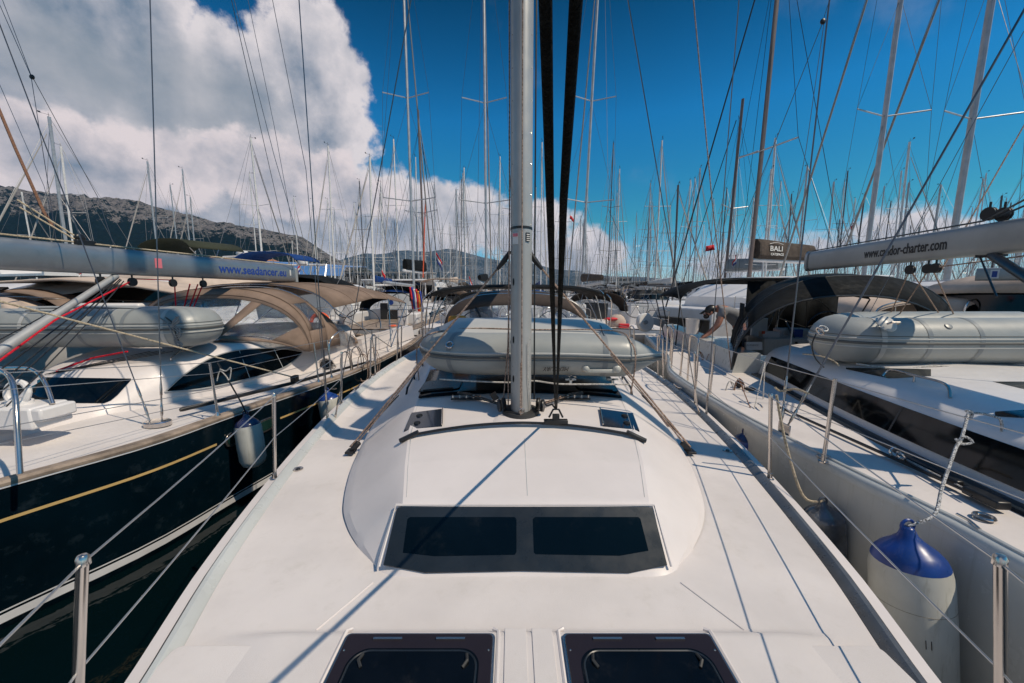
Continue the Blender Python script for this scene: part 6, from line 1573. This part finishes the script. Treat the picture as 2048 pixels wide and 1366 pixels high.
# ---------------------------------------------------------------- motor yachts
def motoryacht(label, L=13, B=4.3, hullm=gelw, topm=gelw, canvas=beige, fly=True, name_=None, accent=glassd):
    r = thing('motor_yacht', label, 'motor yacht', (0, 0, 0))
    b = MB(); secs = []
    for t in frange(0, 1, 16):
        y = -L / 2 + L * t; f = smt([(0, .92), (.5, 1), (.8, .78), (1, .03)], t); hw = B / 2 * f; z = 1.35 + .75 * t * t
        secs.append([(-hw, y, z), (-hw * .96, y, z * .7), (-hw * (.9 - .25 * t), y, .1), (-hw * .4, y, -.3), (hw * .4, y, -.3), (hw * (.9 - .25 * t), y, .1), (hw * .96, y, z * .7), (hw, y, z)])
    b.loft(secs, cap=True, flip=True); b.loft([[sec[0], (0, sec[0][1], sec[0][2] + .04), sec[-1]] for sec in secs]); obj('hull', b, hullm, r, local=True)
    b = MB(); secs = []
    for t in frange(0, 1, 10):
        y = -L * .28 + L * .58 * t; w_ = B * .42 * (1 - .35 * t * t); z1 = 2.75 - .95 * sstep(t, .5, 1)
        secs.append([(-w_, y, 1.4), (-w_ * .9, y, z1 - .12), (-w_ * .75, y, z1), (w_ * .75, y, z1), (w_ * .9, y, z1 - .12), (w_, y, 1.4)])
    b.loft(secs, cap=True); obj('cabin', b, gelw, r, local=True)
    for s_ in (-1, 1):
        b = MB(); b.loft([[(s_ * (B * .42 * (1 - .35 * t * t) * (1 - .1 * q) + .015), -L * .28 + L * .58 * t, 1.4 + (1.25 - .8 * sstep(t, .5, 1)) * q) for q in (.45, .9)] for t in frange(.08, .92, 8)]); obj('cabin_window', b, glassd, r, local=True)
    b = MB(); b.loft([[(u * B * .33 * (1 - .2 * q), -L * .28 + L * .58 * (.74 + .16 * (1 - q)), 2.0 + .52 * q) for u in (-1, 0, 1)] for q in (0, 1)]); obj('windscreen', b, glassd, r, local=True, solid=.04)
    if fly:
        b = MB(); secs = []
        for t in frange(0, 1, 8):
            y = -L * .38 + L * .50 * t; w_ = B * .43 * (1 - .25 * t * t); secs.append([(-w_, y, 2.72), (-w_ - .05, y, 3.1 + .1 * t), (-w_ + .08, y, 3.15 + .1 * t), (-w_ + .15, y, 2.8), (w_ - .15, y, 2.8), (w_ - .08, y, 3.15 + .1 * t), (w_ + .05, y, 3.1 + .1 * t), (w_, y, 2.72)])
        b.loft(secs, cap=True, flip=True); fb_ = obj('flybridge', b, gelw, r, local=True)
        if name_: text(name_, .20, (B * .43 * .99 + .055, -L * .20, 2.86), (0, 1, 0), (0, 0, 1), txtgrey, fb_, local=True, width=1.7)
        bb_ = [arch(0, -L * .30 + q, 3.9, B * .40, 4.5, 0, 2.4, t0=.2, n=10) for q in (0, 1.2, 2.4)]; b = MB(); b.loft(bb_); bi = obj('bimini', b, canvas, r, local=True, solid=.03)
        b = MB()
        for a_ in bb_: b.tube([a_[0], (-B * .40, -L * .2, 3.1)], .02, 5); b.tube([a_[-1], (B * .40, -L * .2, 3.1)], .02, 5)
        obj('bimini_frame', b, steel, bi, local=True)
        b = MB(); b.tube([(-1.6, -L * .34, 3.1), (-1.5, -L * .38, 4.0), (1.5, -L * .38, 4.0), (1.6, -L * .34, 3.1)], .06, 8); obj('radar_arch', b, gelw, r, local=True); b = MB(); b.lathe([(0, 0), (.28, 0), (.3, .1), (.25, .22), (0, .25)], (0, -L * .38, 4.05), 14); obj('radar', b, gelw, r, local=True)
    else:
        bb_ = [arch(0, -L * .36 + q, 2.3, B * .42, z, 0, 2.6, t0=.12, n=12) for q, z in ((0, 3.0), (1.3, 3.12), (2.6, 3.05), (3.6, 2.8))]; b = MB(); b.loft(bb_); obj('canopy', b, canvas, r, local=True, solid=.03)
    b = MB()
    for s_ in (-1, 1):
        pts = [(s_ * (B / 2 * smt([(0, .92), (.5, 1), (.8, .78), (1, .03)], t) - .08), -L / 2 + L * t, 1.35 + .75 * t * t + .65) for t in frange(.4, .99, 8)]; b.tube(pts, .015, 5)
        for p in pts: b.tube([p, (p[0], p[1], p[2] - .65)], .012, 4)
    obj('bow_rail', b, steel, r, local=True)
    return r
def putb(r, x, y, rz, s_=1.0): r.location = (x, y, WZ); r.rotation_euler = (0, 0, R(rz)); r.scale = (s_,) * 3; return r
putb(motoryacht('white motor yacht with pale hardtop and small grey name lettering beyond the navy boat', name_='PRESTIGE 420', fly=False, canvas=beige), -11.2, 10.2, 172, 1.02)
# pale hardtop of that yacht with tan arch canvas
ht = thing('hardtop_canopy', 'broad pale beige canopy spanning behind the left boom with brown arched side panels', 'canopy', (-9.5, 9, 2.8))
rows = []
for v in frange(0, 1, 10):
    row = []
    for u in frange(0, 1, 16):
        yt = itp([(0, 566), (.35, 560), (.7, 572), (1, 592)], u); x = -40 + 425 * u; Yq = 8.2 + 2.6 * v; p = P(x, yt + 3, 8.2); row.append(V((p.x - .7 * v * 0, Yq, p.z + .12 * math.sin(math.pi * min(1, v + .15)) * (1 - .5 * abs(2 * u - 1)))))
    rows.append(row)
b = MB(); b.loft(rows); obj('roof', b, beige, ht, solid=.05)
for k, (cx_, w_, Y_) in enumerate(((20, 1.25, 8.0), (30, 1.55, 8.5))):
    c0 = P(cx_, 640, Y_); a_ = arch(c0.x, Y_, 2.15, w_, 2.93, 0, 2.2, n=18); a2 = arch(c0.x, Y_ + .35, 2.15, w_ + .05, 3.0, 0, 2.2, n=18)
    b = MB(); b.loft([a_, a2]); obj('arch_panel', b, tan, ht, solid=.02)
    b = MB(); b.loft([[p + V((0, -.35, -.06)) for p in a_], [p + V((0, -.9, -.30)) for p in a_]]); obj('front_panel', b, beige, ht, solid=.02)
b = MB(); b.box(P(225, 618, 8.4), (1.6, .5, .26)); cbx = obj('coach_side', b, gelw, ht, bevel=.05)
text('PRESTIGE 420', .12, P(172, 622, 8.12), (1, 0, 0), (0, .1, 1), txtgrey, cbx, width=.62)
putb(motoryacht('large white flybridge yacht behind the left boom, beige underside and pale bimini', L=16, B=4.8, canvas=olive, name_=None), -18.5, 17.5, 160, 1.12)
putb(motoryacht('white flybridge motor yacht with blue trim between the large yacht and the tan sprayhood', L=13, canvas=bluec), -13.2, 19.5, 176, 1.0)
putb(motoryacht('white motor yacht with dark side windows seen through the gap under the tan bimini', L=13, canvas=blackc, fly=False), -8.9, 19.5, 4, 1.0)
putb(motoryacht('white motor yacht with beige canopy on the right beyond the grey dinghy', L=12, canvas=beige, fly=False), 13.0, 11.8, 8, 1.0)
# beige tent-like canopies right
for lab_, pts, Y_ in (('beige boat canopy with black striped shade left of the far right mast foot', [(1745, 640), (1765, 612), (1845, 598), (1940, 606), (1985, 640)], 10.5), ('pale beige canopy at the right edge under the lettered boom', [(1925, 640), (1940, 602), (2000, 600), (2100, 612), (2160, 650)], 9.8)):
    t = thing('boat_canopy', lab_, 'canopy', P(1850, 640, Y_)); f = cr([P(x, y, Y_) for x, y in pts], 5); b = MB(); b.loft([[p + V((0, dy, dz)) for p in f] for dy, dz in ((0, -.12), (.2, 0), (1.2, .12), (2.4, .02))]); obj('cloth', b, beige, t, solid=.02)
    b = MB(); b.tube(f, .02, 6); obj('frame', b, steel, t)
    for p in (f[0], f[-1]):
        b = MB(); b.tube([p, p + V((0, .2, -.9))], .02, 6); obj('leg', b, steel, t)

# ---------------------------------------------------------------- wider marina: yachts row by row
protos = []
specs = [dict(hood=blackc, cover=blackc), dict(hood=bluec, cover=bluec, stripe=txtblue), dict(hood=beige, cover=beige), dict(hood=charc, cover=sailw, stripe=txtgrey), dict(hood=bluec, cover=sailw, hullm=navyhull), dict(hood=brownc, cover=sailc, mastm=mastwhite)]
for i, kw in enumerate(specs):
    kw = dict(kw); kw.setdefault('mastm', (mastfar, mastwhite, mastfar, mastdark, mastfar, mastwhite)[i])
    r = yacht('sailboat', 'proto', None, H=18.5, detail=1, **kw); protos.append(r)
used = set()
def add(i, px, py, Y, rz, label, group=None, lean=0.0, scale=1.0, spr=None):
    first = i not in used and group is None and False
    c = place(protos[i], 0, 0, rz, label, group, scale, topz(px, py, Y), 18.5, lean)
    at_mast(c, px, Y, rz, 13.0, scale)
    return c
named = [
    (0, 146, 255, 24, PI, 'sailboat far left whose tall pale mast stands in front of the limestone mountain'),
    (0, 324, 330, 40, PI, 'sailboat with short mast behind the left dark shroud, below the big cloud'),
    (1, 530, 292, 30, 0, 'sailboat with bare mast standing left of the blue-roofed shed'),
    (5, 600, 398, 60, 0, 'sailboat with thin mast in front of the blue-roofed shed'),
    (5, 671, 302, 34, PI, 'sailboat with pale mast just left of the long grey building'),
    (5, 800, 285, 36, PI, 'sailboat with thin white mast left of the near-left tall mast'),
    (5, 716, 410, 62, 0, 'sailboat with short white mast in front of the grey building'),
    (0, 872, 372, 52, PI, 'sailboat right of the near-left tall mast, its masthead below the cloud edge'),
    (5, 931, 342, 44, 0, 'sailboat with slim mast between the two tall masts left of centre'),
    (5, 999, 318, 42, PI, 'sailboat whose mast shows immediately left of the thick central mast'),
    (1, 1081, 290, 38, PI, 'sailboat whose mast shows between the central mast and the black sheets'),
    (0, 1170, 378, 55, 0, 'sailboat whose mast stands behind the leaning mast right of the sheets'),
    (5, 1232, 343, 45, PI, 'sailboat with slim mast between the leaning mast and the cloud edge'),
    (5, 1309, 290, 34, PI, 'sailboat with bright white mast and two spreader pairs right of centre'),
    (3, 1290, 400, 58, 0, 'sailboat with dark mast close left of the bright white mast'),
    (0, 1385, 345, 40, PI, 'sailboat with grey mast left of the tan flag halyard'),
    (3, 1438, 382, 52, 0, 'sailboat with dark mast between the tan halyard and the dark stay'),
    (5, 1528, 290, 30, PI, 'sailboat with white mast directly behind the brown sail bag'),
    (2, 1592, 345, 36, 0, 'sailboat with grey mast right of the brown sail bag'),
    (0, 1645, 375, 40, PI, 'sailboat with grey mast between the sail bag and the small right-hand cloud'),
    (3, 1706, 400, 44, 0, 'sailboat with small mast carrying a red pennant at the small right-hand cloud'),
    (2, 1791, 378, 38, PI, 'sailboat with mast rising through the small right-hand cloud'),
    (0, 1852, 382, 40, 0, 'sailboat with mast between the cloud and the rightmost thick mast'),
    (3, 1978, 405, 40, PI, 'sailboat at the right edge with dark mast behind the charter boom'),
    (5, 2030, 365, 34, 0, 'sailboat at the very right edge with tall grey mast'),
    (1, 232, 500, 70, PI, 'small distant sailboat low behind the left boom'),
]
for i, px, py, Y, rz, lab_ in named: add(i, px, py, Y, rz + random.uniform(-.05, .05), lab_, lean=random.uniform(-.008, .008))
rnd = random.Random(5)
cnt = 0
seen = {}
KIND = {0: 'white sailboat with black sail cover', 1: 'white sailboat with blue sail cover', 2: 'white sailboat with beige sail cover', 3: 'white sailboat with dark mast', 5: 'white sailboat with white mast'}
ORD = 'first second third fourth fifth sixth seventh eighth ninth tenth eleventh twelfth thirteenth fourteenth fifteenth sixteenth seventeenth eighteenth'.split()
ROWN = {29: 'nearest fairway', 46: 'second fairway', 56: 'third fairway'}
GL = 'bare-masted white sailboat in the far rows of the crowded marina'
for Y in (29, 46, 56, 66, 78, 90, 104, 120, 138, 158):
    step = 4.7 if Y > 30 else 4.9
    x = -Y * 1.2 if Y < 60 else -Y * .55
    while x < Y * 1.35:
        px = 1024 + x / Y * FPX
        if Y > 80 and rnd.random() < .30 or Y == 29 and (rnd.random() < .6) or px < 640 and rnd.random() < .85: x += step; continue
        if Y > 100 and px < 880: x += step; continue
        H = rnd.uniform(11.5, 18.5) * (1.0 if Y > 40 else .70)
        i = rnd.choice((0, 0, 1, 2, 3, 3, 5, 5, 5, 0))
        c = place(protos[i], 0, 0, 0, GL, 'sailboats in the far rows of the marina', rnd.uniform(.8, 1.05))
        sc_ = c.scale[0]
        if Y in ROWN:
            kk = KIND[i]; seen[(Y, kk)] = seen.get((Y, kk), 0) + 1
            c['label'] = '%s, %s from left in the %s row' % (kk, ORD[seen[(Y, kk)] - 1], ROWN[Y]); c['group'] = 'sailboats in the nearer rows across the fairway'
        for ch in c.children:
            k = ch.name.split('.')[0]
            if k in ('mast', 'rigging', 'furled_sail'): ch.scale[2] = H / 18.5 / sc_
        rz = rnd.choice((0, PI)) + rnd.uniform(-.06, .06)
        c.rotation_euler = (rnd.uniform(-.006, .006), rnd.uniform(-.012, .012), rz)
        c.location = (x + rnd.uniform(-.6, .6), Y + rnd.uniform(-2.5, 2.5), WZ); cnt += 1
        x += step + rnd.uniform(0, 1.2)
print('far boats', cnt)
def drop(o):
    for ch in list(o.children): drop(ch)
    bpy.data.objects.remove(o)
for r in protos: drop(r)

# ---------------------------------------------------------------- flags
def flag(label, px, py, Y, w, h, cols, droop=0.6):
    p0 = P(px, py, Y); t = thing('flag', label, 'flag', p0); n = len(cols)
    for k, m in enumerate(cols):
        b = MB(); rows = []
        for i in range(9):
            u = i / 8; row = []
            for v in (k / n, (k + 1) / n): row.append(p0 + V((w * u * (1 - droop * .6) * (1), .06 * math.sin(u * 9 + v * 2), -h * v - droop * h * 1.4 * u ** 1.2)))
            rows.append(row)
        b.loft(rows); obj('stripe', b, m, t, solid=.004)
    b = MB(); b.tube([p0 + V((-.01, 0, h * .3)), p0 + V((-.01, 0, -h * 1.2))], .008, 5); obj('pole', b, steel, t)
tri = (red, sailw, flagblue)
flag('red white and blue flag drooping beside the near-left tall mast', 872, 505, 17, .55, .35, tri, .9)
flag('red white and blue flag in front of the blue-roofed shed', 600, 527, 20, -.45, .35, tri, .9)
flag('red white and blue flag hanging left of the central canopy', 938, 552, 22, .4, .4, tri, .9)
flag('red flag in front of the long grey building', 763, 540, 26, .5, .3, (red,), .9)
flag('small red pennant high up right of the black sheets', 1140, 430, 22, .35, .2, (red,), .7)
flag('red pennant flying left of the brown sail bag', 1412, 492, 12, .22, .16, (red,), -.2)
flag('red white and blue flag hanging at the left end of the brown sail bag', 1474, 508, 13, -.3, .22, tri, 1.0)
flag('red pennant on a mast at the small right-hand cloud', 1709, 445, 20, -.2, .25, (red,), .6)
flag('red white and blue flag above the beige canopy at the right edge', 1975, 572, 10, -.14, .12, tri, .9)
flag('red and white flag on the motor yacht beneath the left boom', 150, 528, 9.5, .18, .16, (red, sailw), .8)
flag('tiny red flag on the left behind the silver boom', 45, 490, 12, .12, .25, (red,), .5)
t = thing('windsock', 'orange and yellow wind banner hanging among the masts left of centre', 'banner', P(846, 440, 24))
rope([P(851, 395, 24), P(846, 555, 24)], .035, redorange, t, 'streamer')

r = yacht('sailboat', 'white sailboat outside the right edge, seen only by its soft mast shadow', None, H=19, detail=1, hood=blackc, cover=None, bim=False); r.location = (17.0, -3.4, WZ); r.rotation_euler = (0, 0, PI)
# things under the left and centre: buoys, bags, colourful bits
def lifebuoy(label, px, py, Y, m=redorange, r=.28):
    t = thing('lifebuoy', label, 'lifebuoy', P(px, py, Y)); b = MB(); b.torus(P(px, py, Y), r, .06, 20, 8, Matrix.Rotation(R(82), 3, 'X'), arc=R(290)); obj('ring', b, m, t)
lifebuoy('orange horseshoe buoy on the stern rail beneath the tan bimini', 640, 645, 12.5)
lifebuoy('white horseshoe buoy on the stern rail of the twin-wheel boat', 690, 618, 14.6, sailw, .30)
b = MB(); b.box(P(797, 603, 15.5), (.85, .05, .62)); t = tag(obj('weather_cloth', b, sailw), 'white weather cloth with blue round emblem left of the central canopy', 'weather cloth')
b = MB(); b.lathe([(0, 0), (.10, 0), (.10, .01), (0, .01)], P(782, 605, 15.4), 16, Matrix.Rotation(R(90), 3, 'X')); o = obj('emblem', b, fblue, t)
b = MB(); b.loft([[P(x + 12 * math.sin(v * 5), 650 + 35 * v, 13.9 + .2 * math.cos(u * 5)) for u, x in enumerate((785, 795, 806, 816))] for v in frange(0, 1, 5)]); tag(obj('folded_cloth', b, sailw, None, solid=.01), 'crumpled white cloth hung over the pontoon-side stern left of the central dinghy', 'cloth')
b = MB(); b.ball(P(786, 652, 13.7), .10, 6, (1.8, 1, .5)); tag(obj('orange_cloth', b, redorange), 'small orange cloth on top of the crumpled white cloth', 'cloth')
b = MB(); b.ball(P(772, 690, 12.3), .14, 6, (1.3, 1, .7)); tag(obj('blue_bag', b, fblue), 'small bright blue bag on the gangway end', 'bag')
b = MB(); b.ball(P(757, 688, 10.6), .16, 8, (1.3, .5, .8)); tag(obj('wooden_seat', b, mat('seat_wood', (.40, .20, .12), .6)), 'round reddish wooden seat on the stern of the navy boat', 'seat')
for k, (px, cols) in enumerate(((818, (red, flagblue)), (826, (sailw, red)), (834, (orange, flagblue)))):
    t = thing('towel', ('striped red and blue towel hanging highest among the drying laundry', 'white and red towel in the middle of the drying laundry', 'orange and blue towel nearest the central canopy among the drying laundry')[k], 'towel', P(px, 575, 15.8))
    for j, m in enumerate(cols):
        b = MB(); b.loft([[P(px + 4 * j + 6 * v, 574 + 4 * k + 45 * v, 15.8 + .05 * math.sin(v * 8)), P(px + 4 * j + 4 + 6 * v, 574 + 4 * k + 45 * v, 15.8 + .05 * math.sin(v * 8 + 1))] for v in frange(0, 1, 6)]); obj('strip', b, m, t, solid=.01)
b = MB(); b.ball(P(1234, 648, 13.5), .32, 8, (1, .8, 1.1)); t = tag(obj('covered_outboard', b, beige), 'cream covered outboard with red trim on the stern right of the sprayhood', 'outboard')
b = MB(); b.ball(P(1222, 638, 13.3), .15, 6, (1.6, .8, .4)); obj('trim', b, red, t)
b = MB(); b.box(P(1248, 652, 13.2), (.35, .15, .16)); tag(obj('red_box', b, red, bevel=.03), 'small red bag beside the cream covered outboard', 'bag')
t = thing('dinghy', 'white tender with grey sides hanging behind the small round lifebuoy', 'dinghy', P(1290, 680, 11)); b = MB(); b.loft([[P(1262 + 50 * u, 668 + 30 * math.sin(v * 3.1) * (1 - u * .2), 10.8 + v) for v in frange(0, 1, 8)] for u in frange(0, 1, 8)]); obj('hull', b, gelw, t, solid=.03)
b = MB(); b.box((5.05, 12.3, .95), (1.6, 1.0, .5)); tag(obj('blue_float', b, mat('blue_float', (.03, .16, .33), .5), None, bevel=.08), 'blue float box lying in the gap beside the pontoon', 'float')
for k in range(7):
    px = 640 + 28 * k; rope([P(px, 640 + 8 * (k % 3), 13.5), P(px + 5, 690, 13.0)], .013, steel if k % 2 else black, pt, 'rail_post')

# ---------------------------------------------------------------- quay, town, mountains
ql = MB(); ql.box((-190, 330, -.2), (460, 300, 4.0)); obj('quay', ql, concrete, kind='structure')
sl = MB(); sl.v = [(-2200, 420, 1.7), (60, 420, 1.7), (60, 1300, 3), (-2200, 1300, 60)]; sl.f = [(0, 1, 2, 3)]; obj('coastal_land', sl, mat('coast_scrub', (.05, .055, .03), .9, var=.4, vscale=.02), kind='structure', smooth=0)
def Z(py, Y): return P(1024, py, Y).z
bld = thing('warehouse', 'long low shed with pale blue roof and columned front behind the left masts', 'building', (-90, 182, 1.8))
x0, x1, Y0 = -111, -60, 181
zr0, zr1, ze = Z(521, Y0), Z(531, Y0), Z(547, Y0)
def xa(px, Y): return P(px, 578, Y).x
x0, x1 = xa(520, Y0), xa(688, Y0)
b = MB(); b.loft([[(x0, Y0, ze), (x1, Y0, ze - 1.2)], [(x0, Y0 + 3, Z(522, Y0)), (x1, Y0 + 3, Z(533, Y0))], [(x0, Y0 + 30, Z(520, Y0) + .8), (x1, Y0 + 30, Z(530, Y0) + .8)]]); obj('roof', b, broofb, bld, smooth=0, solid=.3)
b = MB(); b.box(((x0 + x1) / 2, Y0 + 16, (1.8 + ze) / 2 - .8), (x1 - x0 - 1, 28, ze - 3.4)); obj('wall', b, inshade, bld)  # dark box painted as the shade of the openings between columns
for k in range(13):
    b = MB(); x = x0 + .5 + (x1 - x0 - 1) * k / 12; b.box((x, Y0 + .6, (1.8 + ze - 1) / 2), (.5, .5, ze - 2.6)); obj('column', b, bwhite, bld)
def building(label, pxa, pxb, pyt, Y, m, floors, nwin, roof=None, dep=14):
    xA, xB = xa(pxa, Y), xa(pxb, Y); zt = Z(pyt, Y); t = thing('building', label, 'building', ((xA + xB) / 2, Y, 1.8))
    b = MB(); b.box(((xA + xB) / 2, Y + dep / 2, (zt + 1.0) / 2), (xB - xA, dep, zt - 1.0)); w_ = obj('wall', b, m, t)
    fh = (zt - 2.0) / floors
    for f in range(floors):
        for k in range(nwin):
            b = MB(); x = xA + (xB - xA) * (k + .5) / nwin; b.box((x, Y + .0, 2.0 + fh * (f + .55)), ((xB - xA) / nwin * .68, .12, fh * .5)); obj('window', b, glassd, t)
    if roof:
        b = MB(); ov_ = .5; b.add([(xA - ov_, Y - ov_, zt), (xB + ov_, Y - ov_, zt), (xB + ov_, Y + dep + ov_, zt), (xA - ov_, Y + dep + ov_, zt), (xA + dep * .3, Y + dep / 2, zt + dep * .22), (xB - dep * .3, Y + dep / 2, zt + dep * .22)], [(0, 1, 5, 4), (1, 2, 5), (2, 3, 4, 5), (3, 0, 4), (0, 3, 2, 1)]); obj('roof', b, roof, t, smooth=0)
    else:
        b = MB(); b.box(((xA + xB) / 2, Y + dep / 2, zt + .12), (xB - xA + 1, dep + 1, .5)); obj('roof', b, concrete, t)
    return t
building('long grey two storey terminal with dark window bands behind the masts left of centre', 690, 862, 545, 200, bgrey, 2, 16)
building('grey block with flat roof behind the masts right of the black sheets', 1190, 1262, 556, 260, bgrey, 3, 8)
building('low grey warehouse at the horizon right of the central canopy', 1262, 1300, 563, 280, concrete, 2, 5)
building('small grey pavilion beside the terminal under the near-left tall mast', 866, 905, 556, 210, bwhite, 2, 4)
rnd = random.Random(3)
for k in range(16):
    px = 395 + 150 * (k / 16) + rnd.uniform(-3, 3); Yh = rnd.uniform(430, 640); wd = rnd.uniform(9, 15)
    top = rnd.uniform(513, 524) + (k / 16) * 3
    t = building('small cream house with terracotta roof in the town below the mountain', px, px + wd, top, Yh, bwhite, 2, 2, terra, 12); t['group'] = 'terracotta roofed houses below the mountain'
def tree_(x, y, z0, h, seed, label, group):
    rr = random.Random(seed); t = thing('tree', label, 'tree', (x, y, z0), group)
    b = MB(); b.tube([(x, y, z0), (x, y, z0 + h * .4)], [h * .05, h * .03], 6); obj('trunk', b, bark, t)
    b = MB(); vs = []; fs = []
    for k in range(420):
        th = rr.uniform(0, 2 * PI); ph = rr.uniform(-1, 1); rad = h * .38 * (rr.uniform(.5, 1.05)); c0 = V((x + rad * 1.25 * math.cos(th) * math.sqrt(1 - ph * ph), y + rad * math.sin(th) * math.sqrt(1 - ph * ph), z0 + h * .62 + rad * .9 * ph)); s_ = h * .06
        q = [c0 + V((rr.uniform(-s_, s_), rr.uniform(-s_, s_), rr.uniform(-s_, s_))) for _ in range(4)]; b.add(q, [(0, 1, 2, 3)])
    obj('crown', b, tree, t, smooth=0)
for k, px in enumerate((548, 566, 585, 604, 622, 640, 655, 480, 505, 700, 725)):
    Yt = 330 + 25 * (k % 4); tree_(xa(px, Yt), Yt, 2, 17 + 5 * (k % 3), k, 'dark green tree in the belt of trees behind the quay', 'trees behind the quay')

def mount_mat(name, rock, veg, hi, lo, sc):
    m = bpy.data.materials.new(name); m.use_nodes = True; t = NT(m.node_tree); b = m.node_tree.nodes['Principled BSDF']
    at = t.n('ShaderNodeAttribute', attribute_name='rockiness'); co = t.n('ShaderNodeTexCoord').outputs['Object']
    mp = t.n('ShaderNodeMapping'); t.l(co, mp.inputs[0]); mp.inputs['Scale'].default_value = (1, 1, 1.6)
    n1 = t.noise(mp.outputs[0], sc, 9, .68); n2 = t.noise(mp.outputs[0], sc * 6, 6, .7)
    f = t.m('ADD', at.outputs['Fac'], t.m('MULTIPLY', t.m('SUBTRACT', n1, .5), 2.1)); f = t.m('ADD', f, t.m('MULTIPLY', t.m('SUBTRACT', n2, .5), 1.5))
    f = t.ss(f, .42, .62)
    rc = t.mix(t.ss(n2, .3, .7), tuple(x * .55 for x in rock), rock)
    vc = t.mix(t.ss(n2, .3, .7), tuple(x * .5 for x in veg), veg)
    t.l(t.mix(f, vc, rc), b.inputs['Base Color']); b.inputs['Roughness'].default_value = .95; b.inputs['Specular IOR Level'].default_value = .1
    bn = t.n('ShaderNodeBump'); bn.inputs['Strength'].default_value = 1; bn.inputs['Distance'].default_value = 12
    t.l(t.m('ADD', n1, t.m('MULTIPLY', n2, .4)), bn.inputs['Height']); t.l(bn.outputs[0], b.inputs['Normal'])
    return m
def mountain(name, ridge, Yr, Yf, m, nx=420, ny=70, cliff=True, zf=2, amp=.10, seed=0, xa_=-500, xb_=900):
    b = MB(); rk = []
    for j in range(ny + 1):
        s_ = j / ny
        for i in range(nx + 1):
            px = xa_ + (xb_ - xa_) * i / nx; py = smt(ridge, px)
            H = P(px, py, Yr).z
            wob = noise.fractal(V((px / 60, seed, 1.7)), .6, 2.2, 6) * 1.6
            if s_ <= .88:
                q = s_ / .88
                if cliff:
                    brk = .74 + .05 * noise.noise(V((px / 45, 3, seed)))
                    g = .60 * (q / brk) ** 1.25 if q < brk else .60 + .40 * ((q - brk) / (1 - brk)) ** .75
                else: g = q ** 1.1
            else: g = 1 - (s_ - .88) / .12 * .35
            Y = Yf + (Yr - Yf) * min(1, s_ / .88) + max(0, s_ - .88) * (Yr - Yf) * 1.5
            x = (px - 1024) / FPX * Yr / CT * (.80 + .20 * min(1, s_ / .88)) if cliff else (px - 1024) / FPX * Yr
            nz = noise.fractal(V((x / (Yr * .05), Y / (Yr * .05), seed)), .7, 2.1, 7)
            z = zf + (H - zf) * g + nz * (H) * amp * math.sin(math.pi * min(1, s_ / .88)) ** .5 * (.5 + s_) + (nz * H * amp * .12)
            b.v.append((x, Y, max(zf - 3, z)))
            r_ = 0.0
            if cliff: r_ = sstep(g, .56, .84) * .62 - .05
            else: r_ = .35 + .3 * g
            rk.append(r_ if s_ < .93 else .3)
    for j in range(ny):
        for i in range(nx):
            a = j * (nx + 1) + i; b.f.append((a, a + 1, a + nx + 2, a + nx + 1))
    o = obj(name, b, m, kind='structure', smooth=180)
    at = o.data.attributes.new('rockiness', 'FLOAT', 'POINT'); at.data.foreach_set('value', rk)
    return o
mountain('mountain', [(-500, 250), (-200, 325), (0, 360), (60, 371), (130, 382), (200, 391), (300, 399), (380, 422), (450, 441), (520, 453), (580, 464), (620, 476), (645, 492), (690, 522), (740, 550), (800, 575), (900, 584)], 2300, 900, mount_mat('karst', (.20, .178, .168), (.003, .010, .009), 0, 0, .016))
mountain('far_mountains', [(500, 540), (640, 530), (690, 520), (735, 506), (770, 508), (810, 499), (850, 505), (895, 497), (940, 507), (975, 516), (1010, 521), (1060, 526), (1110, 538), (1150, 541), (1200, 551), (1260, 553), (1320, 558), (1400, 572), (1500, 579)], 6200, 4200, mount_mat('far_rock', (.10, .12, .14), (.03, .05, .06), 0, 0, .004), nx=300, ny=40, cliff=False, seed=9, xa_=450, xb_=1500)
# haze
hz = MB(); hz.box((-500, 2600, 390), (19000, 8400, 800))
hm = bpy.data.materials.new('haze'); hm.use_nodes = True
for n in list(hm.node_tree.nodes):
    if n.type == 'BSDF_PRINCIPLED': hm.node_tree.nodes.remove(n)
pv = hm.node_tree.nodes.new('ShaderNodeVolumePrincipled'); pv.inputs['Color'].default_value = (.22, .58, 1.0, 1); pv.inputs['Density'].default_value = 3.2e-5; pv.inputs['Anisotropy'].default_value = .1
hm.node_tree.links.new(pv.outputs[0], hm.node_tree.nodes['Material Output'].inputs['Volume'])
obj('haze', hz, hm, kind='stuff', smooth=0)
